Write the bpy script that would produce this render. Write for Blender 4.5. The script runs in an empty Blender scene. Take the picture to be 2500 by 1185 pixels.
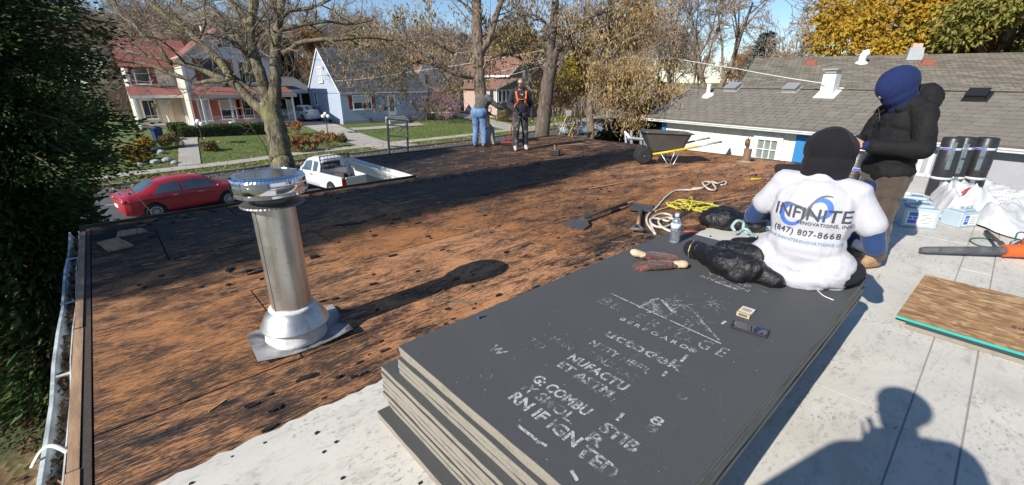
import bpy, bmesh, math, random
from mathutils import Vector, Matrix, noise, Euler
from mathutils.bvhtree import BVHTree
rad = math.radians
SC = bpy.context.scene
COL = SC.collection
# ---------------------------------------------------------------- camera, sky, sun, exposure
# world axes: x runs along the roof (and the street), y runs from the photographer's membrane to the street
F_PX, PITCH, AZ, EYE = 1070.0, rad(20.1), rad(42.2), 1.55
cam_d = bpy.data.cameras.new('camera'); cam = bpy.data.objects.new('camera', cam_d); COL.objects.link(cam)
cam_d.sensor_width = 36.0; cam_d.lens = F_PX / 2500 * 36.0; cam_d.clip_start = 0.05; cam_d.clip_end = 3000
cam.location = (0, 0, EYE); cam.rotation_euler = (rad(90) - PITCH, 0, -AZ)
SC.camera = cam
world = bpy.data.worlds.new('World'); SC.world = world; world.use_nodes = True
SUN_EL, SUN_TRAVEL = rad(33.0), Vector((1.0, 0.028, 0)).normalized()
wn = world.node_tree.nodes; wl = world.node_tree.links
bg = wn['Background']; sky_n = wn.new('ShaderNodeTexSky'); sky_n.sky_type = 'NISHITA'; sky_n.sun_disc = False
sky_n.sun_elevation = SUN_EL; sky_n.sun_rotation = math.atan2(-SUN_TRAVEL.x, -SUN_TRAVEL.y) % (2 * math.pi)
sky_n.air_density = 1.0; sky_n.dust_density = 0.0; sky_n.ozone_density = 5.0
wl.new(sky_n.outputs[0], bg.inputs[0]); bg.inputs[1].default_value = 0.1
sun_d = bpy.data.lights.new('sun', 'SUN'); sun = bpy.data.objects.new('sun', sun_d); COL.objects.link(sun)
sun_d.energy = 5.0; sun_d.angle = rad(0.5); sun_d.color = (1.0, 0.95, 0.87)
tdir = Vector((SUN_TRAVEL.x * math.cos(SUN_EL), SUN_TRAVEL.y * math.cos(SUN_EL), -math.sin(SUN_EL)))
sun.rotation_euler = tdir.to_track_quat('-Z', 'Y').to_euler(); sun.location = (-20, 5, 30)
vs = SC.view_settings; vs.view_transform = 'Standard'; vs.look = 'None'; vs.exposure = 0.42; vs.gamma = 1.0; vs.use_curve_mapping = False
SC.cycles.max_bounces = 6; SC.cycles.transparent_max_bounces = 12; SC.cycles.use_denoising = True
# ---------------------------------------------------------------- survey: bearings taken from the photograph turned into places
_cp, _sp, _ca, _sa = math.cos(PITCH), math.sin(PITCH), math.cos(AZ), math.sin(AZ)
def ray(px, py):
    x = (px - 1250) / F_PX; y = (592.5 - py) / F_PX; Y = _cp + y * _sp; Z = -_sp + y * _cp
    return Vector((x * _ca + Y * _sa, -x * _sa + Y * _ca, Z))
def G(px, py, z=0.0):
    r = ray(px, py); return Vector((0, 0, EYE)) + r * ((z - EYE) / r.z)
def DD(px, py, d): return Vector((0, 0, EYE)) + ray(px, py) * d
def V(px, py, v):
    r = ray(px, py); return Vector((0, 0, EYE)) + r * (v / r.y)
def U(px, py, u):
    r = ray(px, py); return Vector((0, 0, EYE)) + r * (u / r.x)
# ---------------------------------------------------------------- helpers: mesh builder
class MB:
    def __init__(s): s.v = []; s.f = []; s.m = []; s.mi = 0
    def add(s, vs, fs):
        o = len(s.v); s.v.extend([tuple(p) for p in vs]); s.f.extend([tuple(o + i for i in f) for f in fs]); s.m.extend([s.mi] * len(fs)); return s
    def box(s, c, d, rot=None, taper=1.0):
        hx, hy, hz = d[0] / 2, d[1] / 2, d[2] / 2
        P = []
        for z, t in ((-hz, 1.0), (hz, taper)):
            for x, y in ((-hx, -hy), (hx, -hy), (hx, hy), (-hx, hy)):
                p = Vector((x * t, y * t, z))
                if rot is not None: p = rot @ p
                P.append(Vector(c) + p)
        return s.add(P, [(3, 2, 1, 0), (4, 5, 6, 7), (0, 1, 5, 4), (1, 2, 6, 5), (2, 3, 7, 6), (3, 0, 4, 7)])
    def bx(s, x0, x1, y0, y1, z0, z1): return s.box(((x0 + x1) / 2, (y0 + y1) / 2, (z0 + z1) / 2), (abs(x1 - x0), abs(y1 - y0), abs(z1 - z0)))
    def tube(s, pts, rs, n=8, caps=True, flat=1.0):
        pts = [Vector(p) for p in pts]
        if not isinstance(rs, (list, tuple)): rs = [rs] * len(pts)
        rings = []; ref = None; m = len(pts)
        for i, p in enumerate(pts):
            t = (pts[min(i + 1, m - 1)] - pts[max(i - 1, 0)])
            if t.length < 1e-9: t = Vector((0, 0, 1))
            t.normalize()
            if ref is None:
                ref = Vector((1, 0, 0)) if abs(t.x) < 0.8 else Vector((0, 1, 0))
            a = (ref - t * ref.dot(t))
            if a.length < 1e-6: a = t.orthogonal()
            a.normalize(); b = t.cross(a); ref = a
            rings.append([p + (a * math.cos(k * 2 * math.pi / n) + b * math.sin(k * 2 * math.pi / n) * flat) * rs[i] for k in range(n)])
        o = len(s.v)
        for r in rings: s.v.extend([tuple(q) for q in r])
        F = []
        for i in range(m - 1):
            for k in range(n):
                k2 = (k + 1) % n
                F.append((o + i * n + k, o + i * n + k2, o + (i + 1) * n + k2, o + (i + 1) * n + k))
        if caps:
            F.append(tuple(o + k for k in reversed(range(n)))); F.append(tuple(o + (m - 1) * n + k for k in range(n)))
        s.f.extend(F); s.m.extend([s.mi] * len(F)); return s
    def lathe(s, prof, n=24, c=(0, 0, 0), rot=None, closed=False):
        o = len(s.v); c = Vector(c)
        for r, z in prof:
            for k in range(n):
                p = Vector((r * math.cos(k * 2 * math.pi / n), r * math.sin(k * 2 * math.pi / n), z))
                if rot is not None: p = rot @ p
                s.v.append(tuple(c + p))
        F = []
        for i in range(len(prof) - 1):
            for k in range(n):
                k2 = (k + 1) % n
                F.append((o + i * n + k, o + i * n + k2, o + (i + 1) * n + k2, o + (i + 1) * n + k))
        if prof[0][0] > 1e-6: F.append(tuple(o + k for k in reversed(range(n))))
        if prof[-1][0] > 1e-6: F.append(tuple(o + (len(prof) - 1) * n + k for k in range(n)))
        s.f.extend(F); s.m.extend([s.mi] * len(F)); return s
    def prism(s, poly, ext):
        """poly: list of 3D points (planar, ccw seen from +ext side), ext: vector"""
        n = len(poly); e = Vector(ext)
        P = [Vector(p) for p in poly]; P2 = [p + e for p in P]
        return s.add(P + P2, [tuple(reversed(range(n))), tuple(range(n, 2 * n))] + [(i, (i + 1) % n, n + (i + 1) % n, n + i) for i in range(n)])
    def quad(s, *p): return s.add(p, [tuple(range(len(p)))])
    def ell(s, c, r, rot=None, nu=12, nv=8):
        P = []; 
        for j in range(1, nv):
            th = math.pi * j / nv
            for i in range(nu):
                ph = 2 * math.pi * i / nu
                p = Vector((r[0] * math.sin(th) * math.cos(ph), r[1] * math.sin(th) * math.sin(ph), r[2] * math.cos(th)))
                if rot is not None: p = rot @ p
                P.append(Vector(c) + p)
        top = Vector((0, 0, r[2])); bot = Vector((0, 0, -r[2]))
        if rot is not None: top = rot @ top; bot = rot @ bot
        P.append(Vector(c) + top); P.append(Vector(c) + bot); a = len(P) - 2; b = a + 1
        Fs = []
        for j in range(nv - 2):
            for i in range(nu):
                i2 = (i + 1) % nu
                Fs.append((j * nu + i, (j + 1) * nu + i, (j + 1) * nu + i2, j * nu + i2))
        for i in range(nu):
            i2 = (i + 1) % nu
            Fs.append((a, i, i2)); Fs.append((b, (nv - 2) * nu + i2, (nv - 2) * nu + i))
        return s.add(P, Fs)
    def cap(s, a, b, ra, rb, flat=1.0, ref=None, n=14):
        """tapered capsule; flat squeezes it across the direction ref"""
        a = Vector(a); b = Vector(b); t = (b - a); L = t.length
        if L < 1e-6: t = Vector((0, 0, 1))
        t = t.normalized()
        r0 = Vector(ref) if ref is not None else (Vector((0, 1, 0)) if abs(t.y) < 0.85 else Vector((1, 0, 0)))
        y = (r0 - t * r0.dot(t)).normalized(); x = y.cross(t)
        rings = []
        for k in range(1, 5):
            th = math.pi / 2 * k / 4; rings.append((a - t * ra * math.cos(th), ra * math.sin(th)))
        for k in range(0, 4):
            th = math.pi / 2 * (4 - k) / 4; rings.append((b + t * rb * math.cos(th), rb * math.sin(th)))
        o = len(s.v)
        for c, r in rings:
            for i in range(n):
                ph = 2 * math.pi * i / n; s.v.append(tuple(c + x * r * math.cos(ph) + y * r * flat * math.sin(ph)))
        s.v.append(tuple(a - t * ra)); s.v.append(tuple(b + t * rb)); A = len(s.v) - 2; B = A + 1
        Fs = []
        for j in range(len(rings) - 1):
            for i in range(n):
                i2 = (i + 1) % n; Fs.append((o + j * n + i, o + j * n + i2, o + (j + 1) * n + i2, o + (j + 1) * n + i))
        for i in range(n):
            i2 = (i + 1) % n; Fs.append((A, o + i2, o + i)); Fs.append((B, o + (len(rings) - 1) * n + i, o + (len(rings) - 1) * n + i2))
        s.f.extend(Fs); s.m.extend([s.mi] * len(Fs)); return s
    def mesh(s, name):
        me = bpy.data.meshes.new(name); me.from_pydata(s.v, [], s.f)
        if any(s.m): me.polygons.foreach_set('material_index', s.m)
        me.update(); return me
def finish(name, me, mats, parent=None, smooth=False, bevel=0.0, kind=None, loc=None, rz=None, auto=None):
    for m in (mats if isinstance(mats, (list, tuple)) else [mats]): me.materials.append(m)
    if bevel > 0:
        bm = bmesh.new(); bm.from_mesh(me)
        bmesh.ops.remove_doubles(bm, verts=bm.verts, dist=1e-5)
        eds = [e for e in bm.edges if len(e.link_faces) == 2 and e.calc_face_angle(0) > 0.5]
        bmesh.ops.bevel(bm, geom=eds, offset=bevel, segments=2, affect='EDGES', profile=0.6, clamp_overlap=True)
        bm.to_mesh(me); bm.free()
    if smooth: me.shade_smooth()
    if auto is not None:
        me.shade_smooth(); me.set_sharp_from_angle(angle=rad(auto))
    o = bpy.data.objects.new(name, me); COL.objects.link(o)
    if parent is not None: o.parent = parent
    if kind: o['kind'] = kind
    if loc is not None: o.location = loc
    if rz is not None: o.rotation_euler = (0, 0, rz)
    return o
def part(name, mb, mats, parent=None, off=None, **k):
    if off is not None: mb.v = [(x - off[0], y - off[1], z - off[2]) for x, y, z in mb.v]
    return finish(name, mb.mesh(name), mats, parent, **k)
def tag(o, label, cat, group=None):
    o['label'] = label; o['category'] = cat
    if group: o['group'] = group
    return o
def thing(name, label, cat, loc=(0, 0, 0), rz=0.0, group=None):
    o = bpy.data.objects.new(name, None); COL.objects.link(o); o.location = loc; o.rotation_euler = (0, 0, rz); o.empty_display_size = 0.2
    return tag(o, label, cat, group)
def struct(name, mb, mats, **k): return finish(name, mb.mesh(name), mats, None, kind='structure', **k)
def kids(o): return [c for c in bpy.data.objects if c.parent == o]
def dup(root, loc=None, rz=None, label=None, group=None, scale=None):
    r = root.copy(); COL.objects.link(r)
    if loc is not None: r.location = loc
    if rz is not None: r.rotation_euler = (0, 0, rz)
    if scale is not None: r.scale = scale
    if label: r['label'] = label
    if group: r['group'] = group
    for ch in kids(root):
        c = ch.copy(); COL.objects.link(c); c.parent = r
        for g in kids(ch):
            d = g.copy(); COL.objects.link(d); d.parent = c
    return r
def evaluated(o):
    dg = bpy.context.evaluated_depsgraph_get(); dg.update()
    return bpy.data.meshes.new_from_object(o.evaluated_get(dg))
def blob_mesh(mb, voxel=0.012, smooth_it=4, fac=0.5, warp=None, name='blob'):
    """one continuous skin round overlapping closed pieces"""
    me = mb.mesh(name); o = bpy.data.objects.new('blob', me); COL.objects.link(o)
    r = o.modifiers.new('r', 'REMESH'); r.mode = 'VOXEL'; r.voxel_size = voxel
    if smooth_it:
        s = o.modifiers.new('s', 'SMOOTH'); s.iterations = smooth_it; s.factor = fac
    me2 = evaluated(o); bpy.data.objects.remove(o); bpy.data.meshes.remove(me)
    me2.name = name; me2.materials.clear()
    if warp:
        me2.update(); ns = [Vector(v.normal) for v in me2.vertices]
        for v, n in zip(me2.vertices, ns): v.co = warp(Vector(v.co), n)
        me2.update()
    return me2
def blob(name, mb, mat, parent=None, voxel=0.012, smooth_it=4, fac=0.5, warp=None, **k):
    return finish(name, blob_mesh(mb, voxel, smooth_it, fac, warp, name), mat, parent, smooth=True, **k)
def folds(amp=0.006, freq=(9, 9, 5), ridge=True, seed=0.0, amp2=0.0):
    off = Vector((seed, seed * 1.7, seed * 0.6))
    def w(p, n):
        q = Vector((p.x * freq[0], p.y * freq[1], p.z * freq[2])) + off
        q += noise.noise_vector(q * 0.6) * 0.9
        d = noise.noise(q)
        if ridge: d = 0.35 - abs(d) * 1.6
        d2 = noise.noise(p * 3.1 + off)
        return p + n * (d * amp + d2 * amp2)
    return w
def text_mesh(s, size, align='LEFT', bold=0.0, spacing=1.0, res=2, shear=0.0, extrude=0.0):
    cu = bpy.data.curves.new('t', 'FONT'); cu.body = s; cu.size = size; cu.align_x = align; cu.offset = bold; cu.space_character = spacing
    cu.resolution_u = res; cu.shear = shear; cu.extrude = extrude
    o = bpy.data.objects.new('t', cu); COL.objects.link(o); me = evaluated(o); bpy.data.objects.remove(o); bpy.data.curves.remove(cu)
    me.materials.clear(); return me
def lettering(name, s, size, mat, parent, M, **k):
    """flat print: text in the plane given by matrix M"""
    me = text_mesh(s, size, **k); me.transform(M); return finish(name, me, mat, parent)
# ---------------------------------------------------------------- helpers: materials
class NT:
    def __init__(s, name):
        s.m = bpy.data.materials.new(name); s.m.use_nodes = True; s.t = s.m.node_tree; s.n = s.t.nodes; s.b = s.n['Principled BSDF']; s.out = s.n['Material Output']
        s._c = None
    def new(s, t, **k):
        n = s.n.new('ShaderNode' + t)
        for a, b in k.items(): setattr(n, a, b)
        return n
    def link(s, a, b): s.t.links.new(a, b)
    def coord(s, world=False, scale=(1, 1, 1), loc=(0, 0, 0), rot=(0, 0, 0)):
        if world: src = s.new('NewGeometry').outputs['Position']
        else: src = s.new('TexCoord').outputs['Object']
        mp = s.new('Mapping'); mp.inputs['Scale'].default_value = scale; mp.inputs['Location'].default_value = loc; mp.inputs['Rotation'].default_value = rot
        s.link(src, mp.inputs[0]); return mp.outputs[0]
    def noise(s, co, scale, detail=4, rough=0.55, dist=0.0, out=0):
        n = s.new('TexNoise'); n.inputs['Scale'].default_value = scale; n.inputs['Detail'].default_value = detail; n.inputs['Roughness'].default_value = rough; n.inputs['Distortion'].default_value = dist
        s.link(co, n.inputs['Vector']); return n.outputs[out]
    def vor(s, co, scale, feature='F1', out='Distance', rnd=1.0):
        n = s.new('TexVoronoi', feature=feature); n.inputs['Scale'].default_value = scale; n.inputs['Randomness'].default_value = rnd
        s.link(co, n.inputs['Vector']); return n.outputs[out]
    def ramp(s, v, stops, interp='LINEAR'):
        r = s.new('ValToRGB'); r.color_ramp.interpolation = interp; e = r.color_ramp.elements
        while len(e) < len(stops): e.new(0.5)
        for q, (p, c) in zip(e, stops):
            q.position = p; q.color = (c, c, c, 1) if not isinstance(c, (tuple, list)) else (*c[:3], 1)
        s.link(v, r.inputs[0]); return r.outputs[0]
    def math(s, op, a, b=0.0, c=None, clamp=False):
        n = s.new('Math', operation=op, use_clamp=clamp)
        for i, v in enumerate((a, b) + ((c,) if c is not None else ())):
            if isinstance(v, (int, float)): n.inputs[i].default_value = v
            else: s.link(v, n.inputs[i])
        return n.outputs[0]
    def mix(s, f, a, b, blend='MIX'):
        n = s.new('Mix', data_type='RGBA', blend_type=blend)
        for sock, v in ((n.inputs[0], f), (n.inputs[6], a), (n.inputs[7], b)):
            if isinstance(v, (int, float)): sock.default_value = v
            elif isinstance(v, (tuple, list)): sock.default_value = (*v[:3], 1)
            else: s.link(v, sock)
        return n.outputs[2]
    def hsv(s, c, h=0.5, sat=1.0, v=1.0):
        n = s.new('HueSaturation'); n.inputs['Hue'].default_value = h
        for nm, x in (('Saturation', sat), ('Value', v)):
            if isinstance(x, (int, float)): n.inputs[nm].default_value = x
            else: s.link(x, n.inputs[nm])
        s.link(c, n.inputs['Color']) if not isinstance(c, (tuple, list)) else setattr(n.inputs['Color'], 'default_value', (*c[:3], 1))
        return n.outputs[0]
    def color(s, c):
        if isinstance(c, (tuple, list)): s.b.inputs['Base Color'].default_value = (*c[:3], 1)
        else: s.link(c, s.b.inputs['Base Color'])
        s._c = c; return s
    def bump(s, h, strength=0.3, dist=0.02):
        n = s.new('Bump'); n.inputs['Strength'].default_value = strength; n.inputs['Distance'].default_value = dist
        s.link(h, n.inputs['Height']); s.link(n.outputs[0], s.b.inputs['Normal']); return s
    def set(s, **k):
        for a, v in k.items():
            i = s.b.inputs[a.replace('_', ' ')]
            if isinstance(v, (int, float)): i.default_value = v
            elif isinstance(v, (tuple, list)): i.default_value = (*v[:3], 1) if i.type == 'RGBA' else v
            else: s.link(v, i)
        return s
def M(name, c, rough=0.7, var=0.2, scale=6.0, bump=0.15, bscale=40.0, metal=0.0, dirt=None, dirt_amt=0.4, dirt_scale=3.0, stretch=(1, 1, 1), spec=0.5, coat=0.0, rvar=0.1, world=False):
    """painted / worn surface: base colour with uneven tone, optional dirt, fine relief, uneven gloss"""
    t = NT(name); co = t.coord(world=world, scale=stretch)
    n1 = t.noise(co, scale, 6, 0.6); v = t.math('MULTIPLY_ADD', n1, 2 * var, 1 - var)
    col = t.hsv(c, v=v)
    if dirt is not None:
        n2 = t.noise(co, dirt_scale, 8, 0.65, 0.4); f = t.ramp(n2, [(0.5 - 0.12, 0.0), (0.72, dirt_amt)])
        col = t.mix(f, col, dirt)
    t.color(col); n3 = t.noise(co, bscale, 3, 0.6)
    t.set(Roughness=t.math('MULTIPLY_ADD', n3, 2 * rvar, rough - rvar, clamp=True), Metallic=metal)
    t.b.inputs['Specular IOR Level'].default_value = spec; t.b.inputs['Coat Weight'].default_value = coat; t.b.inputs['Coat Roughness'].default_value = 0.1
    if bump: t.bump(n3, bump, 0.01)
    return t.m
def glass(name, c=(0.02, 0.025, 0.03), rough=0.06):
    t = NT(name); co = t.coord(world=True); n = t.noise(co, 0.7, 2)
    t.color(t.mix(n, c, tuple(x * 2.2 + 0.01 for x in c))).set(Roughness=rough); t.b.inputs['Specular IOR Level'].default_value = 0.8
    return t.m
# ================================================================ SETTING: ground, street, pavements, lawns
S = -3.55
CURB = [(-400, -20), (-60, 27.0), (0, 30.5), (6, 31.0), (10, 32.2), (18, 32.8), (25, 33.2), (40, 35.2), (57, 40), (90, 53), (140, 75), (400, 190)]
def vcurb(u):
    for (a, b), (c, d) in zip(CURB, CURB[1:]):
        if u <= c: return b + (d - b) * (u - a) / (c - a)
    return CURB[-1][1]
def zt(u, v):
    d = v - vcurb(u)
    if d < 0.0: return S
    if d < 0.3: return S + 0.13
    if d < 4: return S + 0.16
    if d < 13: return S + 0.16 + (d - 4) / 9 * 0.88
    return S + 1.04 + min(1.4, max(0, d - 30) * 0.018)
def g_leaf():
    t = NT('leaf_litter_soil'); co = t.coord(world=True)
    n = t.noise(co, 0.6, 5); fine = t.vor(co, 9, out='Color'); bw = t.new('RGBToBW'); t.link(fine, bw.inputs[0])
    leaf = t.ramp(bw.outputs[0], [(0.1, (0.05, 0.03, 0.015)), (0.45, (0.16, 0.095, 0.04)), (0.7, (0.26, 0.17, 0.08)), (0.95, (0.36, 0.27, 0.14))])
    grass = t.mix(t.noise(co, 30, 3), (0.02, 0.035, 0.008), (0.075, 0.11, 0.025))
    t.color(t.mix(t.ramp(n, [(0.42, 0.0), (0.55, 1.0)]), leaf, grass)).set(Roughness=0.9)
    return t.bump(t.vor(co, 9), 0.5, 0.05).m
def g_grass():
    t = NT('autumn_lawn_grass'); co = t.coord(world=True)
    n = t.noise(co, 0.35, 5); f = t.noise(co, 14, 5, 0.7)
    c = t.mix(f, (0.03, 0.06, 0.01), (0.13, 0.2, 0.035)); c = t.mix(t.ramp(n, [(0.4, 0), (0.65, 0.6)]), c, (0.16, 0.16, 0.05))
    lf = t.vor(co, 4.5, out='Color'); bw = t.new('RGBToBW'); t.link(lf, bw.inputs[0])
    c = t.mix(t.ramp(bw.outputs[0], [(0.80, 0), (0.86, 0.55)]), c, (0.3, 0.2, 0.06))
    return t.color(c).set(Roughness=0.85).bump(f, 0.6, 0.06).m
def g_asphalt():
    t = NT('worn_asphalt'); co = t.coord(world=True)
    n = t.noise(co, 0.5, 6, 0.6); f = t.noise(co, 60, 3); st = t.noise(t.coord(world=True, scale=(0.15, 1.6, 1)), 1.0, 4)
    c = t.mix(n, (0.055, 0.057, 0.062), (0.10, 0.10, 0.105)); c = t.mix(t.ramp(st, [(0.5, 0), (0.7, 0.35)]), c, (0.14, 0.14, 0.14))
    c = t.hsv(c, v=t.math('MULTIPLY_ADD', f, 0.6, 0.7))
    cr = t.vor(t.coord(world=True), 0.35, 'DISTANCE_TO_EDGE'); c = t.mix(t.ramp(cr, [(0.0, 0.7), (0.012, 0.0)]), c, (0.03, 0.03, 0.03))
    return t.color(c).set(Roughness=0.88).bump(f, 0.3, 0.01).m
m_litter, m_lawn, m_asphalt = g_leaf(), g_grass(), g_asphalt()
m_conc = M('pavement_concrete', (0.42, 0.39, 0.34), 0.9, 0.16, 1.5, 0.25, 60, dirt=(0.2, 0.17, 0.13), dirt_amt=0.5, dirt_scale=0.8, world=True)
m_curb = M('kerb_concrete', (0.36, 0.34, 0.30), 0.9, 0.2, 2.0, 0.2, 50, dirt=(0.14, 0.11, 0.08), dirt_scale=1.5, world=True)
m_line = M('worn_road_paint', (0.62, 0.62, 0.6), 0.7, 0.2, 3, 0.1, 50, dirt=(0.09, 0.09, 0.09), dirt_amt=0.9, dirt_scale=5, world=True)
def terrain():
    us = [-1500, -500, -200, -100, -60, -40, -30] + [x for x in range(-24, 61, 2)] + [66, 74, 82, 90, 100, 115, 130, 150, 180, 220, 300, 500, 900, 1500]
    ds = [-900, -300, -120, -60, -40, -30, -24, -18, -14, -8, -3, -0.001, 0.001, 0.31, 4, 6, 8, 10, 13, 20, 30, 45, 60, 80, 108, 150, 250, 500, 1200]
    mb = MB(); P = []
    for u in us:
        for d in ds: P.append((u, vcurb(max(-400, min(400, u))) + d, zt(max(-400, min(400, u)), vcurb(max(-400, min(400, u))) + d) - (0.03 if d < 0 else 0.0)))
    n = len(ds)
    mb.add(P, [(i * n + j, (i + 1) * n + j, (i + 1) * n + j + 1, i * n + j + 1) for i in range(len(us) - 1) for j in range(n - 1)])
    mb.m = [(0 if ds[j + 1] < -3 else 1) for i in range(len(us) - 1) for j in range(n - 1)]
    return struct('ground', mb, [m_litter, m_lawn])
terrain()
def drape(name, L, R, off, mat, kind='structure', nn=8, parent=None):
    """sheet between two polylines (equal counts) laid on the ground"""
    mb = MB(); rows = []
    for (a, b), (c, d) in zip(zip(L, L[1:]), zip(R, R[1:])):
        for k in range(nn + 1):
            if k == 0 and rows: continue
            f = k / nn; p = (a[0] + (b[0] - a[0]) * f, a[1] + (b[1] - a[1]) * f); q = (c[0] + (d[0] - c[0]) * f, c[1] + (d[1] - c[1]) * f)
            rows.append([(p[0] + (q[0] - p[0]) * g / 6, p[1] + (q[1] - p[1]) * g / 6) for g in range(7)])
    P = [(x, y, zt(x, y) + off) for r in rows for x, y in r]
    mb.add(P, [(i * 7 + j, (i + 1) * 7 + j, (i + 1) * 7 + j + 1, i * 7 + j + 1) for i in range(len(rows) - 1) for j in range(6)])
    o = part(name, mb, mat, parent)
    if kind and parent is None: o['kind'] = kind
    return o
us = [-60, -30, -10, 0, 6, 10, 14, 18, 22, 25, 32, 40, 48, 57, 72, 90, 115, 140]
drape('street', [(u, vcurb(u) - 12.2) for u in us], [(u, vcurb(u) - 0.02) for u in us], 0.0, m_asphalt, nn=4)
# worn centre line
mb = MB()
for u0 in [x * 3.0 for x in range(-12, 40)]:
    for k in range(3):
        a, b = u0 + k * 0.9, u0 + k * 0.9 + 0.9
        va, vb = vcurb(a) - 4.6, vcurb(b) - 4.6
        mb.quad((a, va - 0.06, S + 0.005), (b, vb - 0.06, S + 0.005), (b, vb + 0.06, S + 0.005), (a, va + 0.06, S + 0.005))
struct('road_line', mb, m_line)
# kerb
mb = MB()
for a, b in zip(us, us[1:]):
    for k in range(4):
        p = a + (b - a) * k / 4; q = a + (b - a) * (k + 1) / 4
        mb.prism([(p, vcurb(p), S - 0.02), (q, vcurb(q), S - 0.02), (q, vcurb(q), S + 0.14), (p, vcurb(p), S + 0.14)][::-1], (0, 0.18, 0))
struct('kerb', mb, m_curb)
# pavement: every slab a piece of its own, sunken joints between them
pave = struct('pavement', MB().bx(-12, -11.9, vcurb(-12) + 1.5, vcurb(-12) + 1.6, S, S + 0.16), m_conc)
rng = random.Random(5)
u = -12.0; slabs = []
while u < 62:
    L = 1.45
    if not 14.9 < u < 17.6:
        a, b = u + 0.02, u + L - 0.02; mb = MB(); dz = rng.uniform(-0.006, 0.006)
        mb.prism([(a, vcurb(a) + 1.7, S + 0.12), (b, vcurb(b) + 1.7, S + 0.12), (b, vcurb(b) + 3.15, S + 0.12), (a, vcurb(a) + 3.15, S + 0.12)], (0, 0, 0.085 + dz))
        part('paving_slab', mb, m_conc, pave)
    u += L
def dp(l): return [tuple(p)[:2] for p in l]
# driveway of the blue house, its garden path, other drives
drape('driveway', [(15.6, vcurb(15.6) + 0.1), (15.3, 36.4), (14.6, 44), (14.3, 56), (14.6, 64)], [(19.2, vcurb(19) + 0.1), (18.2, 36.4), (17.6, 44), (17.9, 52), (18.0, 64)], 0.035, m_conc)
drape('garden_path', [(17.9, 42.4), (20, 42.2), (24.2, 42.6), (26.0, 42.6)], [(17.9, 43.6), (20, 43.4), (23.5, 43.9), (26.0, 44.2)], 0.055, m_conc, nn=3)
drape('front_path', [(2.9, vcurb(3) + 3.3), (4.0, 42), (4.9, 46.4)], [(4.1, vcurb(4) + 3.3), (5.2, 42), (6.1, 46.4)], 0.05, m_conc)
drape('side_driveway', [(32.6, vcurb(32) + 0.1), (32.8, 37), (33.4, 44), (34, 56)], [(37.5, vcurb(37) + 0.1), (36.6, 39), (36.4, 44), (37, 56)], 0.04, m_conc)
m_far_road = M('pale_far_road', (0.33, 0.30, 0.27), 0.9, 0.1, 1.0, 0.1, 30, world=True)
drape('cross_street', [(48, 44.5), (60, 51), (78, 60), (110, 76)], [(48, 51), (60, 60), (78, 70), (110, 90)], 0.06, m_far_road)
# ================================================================ the flat roof being stripped, and its building
def m_plywood():
    t = NT('tar_stained_plywood'); co = t.coord(world=True)
    grain = t.noise(t.coord(world=True, scale=(5.5, 60, 1)), 1.7, 8, 0.68, 0.6)
    fine = t.noise(t.coord(world=True, scale=(5, 90, 1)), 2.0, 6, 0.65)
    big = t.noise(co, 0.55, 4, 0.55, 0.5); mid = t.noise(t.coord(world=True, scale=(1.3, 4.2, 1)), 1.6, 8, 0.72, 0.8)
    oi = t.new('ObjectInfo').outputs['Random']
    wood = t.mix(grain, (0.27, 0.096, 0.029), (0.66, 0.285, 0.098)); wood = t.mix(t.ramp(fine, [(0.45, 0), (0.62, 0.6)]), wood, (0.58, 0.31, 0.125))
    wood = t.hsv(wood, v=t.math('MULTIPLY_ADD', oi, 0.45, 0.72), sat=t.math('MULTIPLY_ADD', oi, -0.2, 1.08))
    wood = t.mix(t.ramp(big, [(0.35, 0.0), (0.7, 0.35)]), wood, (0.26, 0.11, 0.055))
    # how much felt and tar is left: more towards the street side and along the strip beside the membrane, the red far corner swept clean
    sx = t.new('SeparateXYZ'); t.link(t.new('NewGeometry').outputs['Position'], sx.inputs[0])
    y, x = sx.outputs['Y'], sx.outputs['X']
    amt = t.math('MULTIPLY', t.ramp(t.math('MULTIPLY', y, 0.1), [(0.19, 0.41), (0.27, 0.41), (0.36, 0.38), (0.47, 0.40), (0.56, 0.46), (0.64, 0.50), (0.72, 0.47), (0.95, 0.52)]), 1.0)
    amt = t.math('ADD', amt, t.math('MULTIPLY', t.ramp(t.math('MULTIPLY', x, 0.1), [(0.0, 0.06), (0.1, 0.06), (0.2, -0.0), (0.42, 0.1), (0.6, 0.06), (1.0, -0.05)]), 1.0))
    streak = t.math('ADD', t.math('MULTIPLY', grain, 0.55), t.math('MULTIPLY', mid, 0.75))
    streak = t.math('ADD', streak, t.math('MULTIPLY_ADD', oi, 0.16, -0.08))
    tar = t.ramp(t.math('ADD', streak, t.math('MULTIPLY_ADD', amt, 0.9, -0.47)), [(0.62, 0.0), (0.70, 1.0)])
    film = t.ramp(t.math('ADD', mid, t.math('MULTIPLY_ADD', amt, 0.6, -0.3)), [(0.45, 0.0), (0.8, 0.6)])
    c = t.mix(film, wood, (0.075, 0.036, 0.02)); c = t.mix(tar, c, (0.010, 0.009, 0.0085))
    gr = t.noise(t.coord(world=True, scale=(9, 105, 1)), 1.5, 5, 0.7, 0.8); pat = t.noise(t.coord(world=True, scale=(1, 2.2, 1), loc=(5, 2, 0)), 1.7, 6, 0.7, 0.6)
    gm = t.ramp(t.math('ADD', gr, t.math('ADD', t.math('MULTIPLY_ADD', pat, 0.55, -0.33), t.math('MULTIPLY_ADD', amt, 0.8, -0.27))), [(0.50, 0.0), (0.57, 0.92)])
    c = t.mix(gm, c, (0.014, 0.011, 0.009))
    t.color(c).set(Roughness=t.math('MULTIPLY_ADD', tar, -0.25, 0.85))
    t.bump(t.math('ADD', t.math('MULTIPLY', tar, 1.0), t.math('MULTIPLY', grain, 0.6)), 0.55, 0.008)
    return t.m
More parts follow.
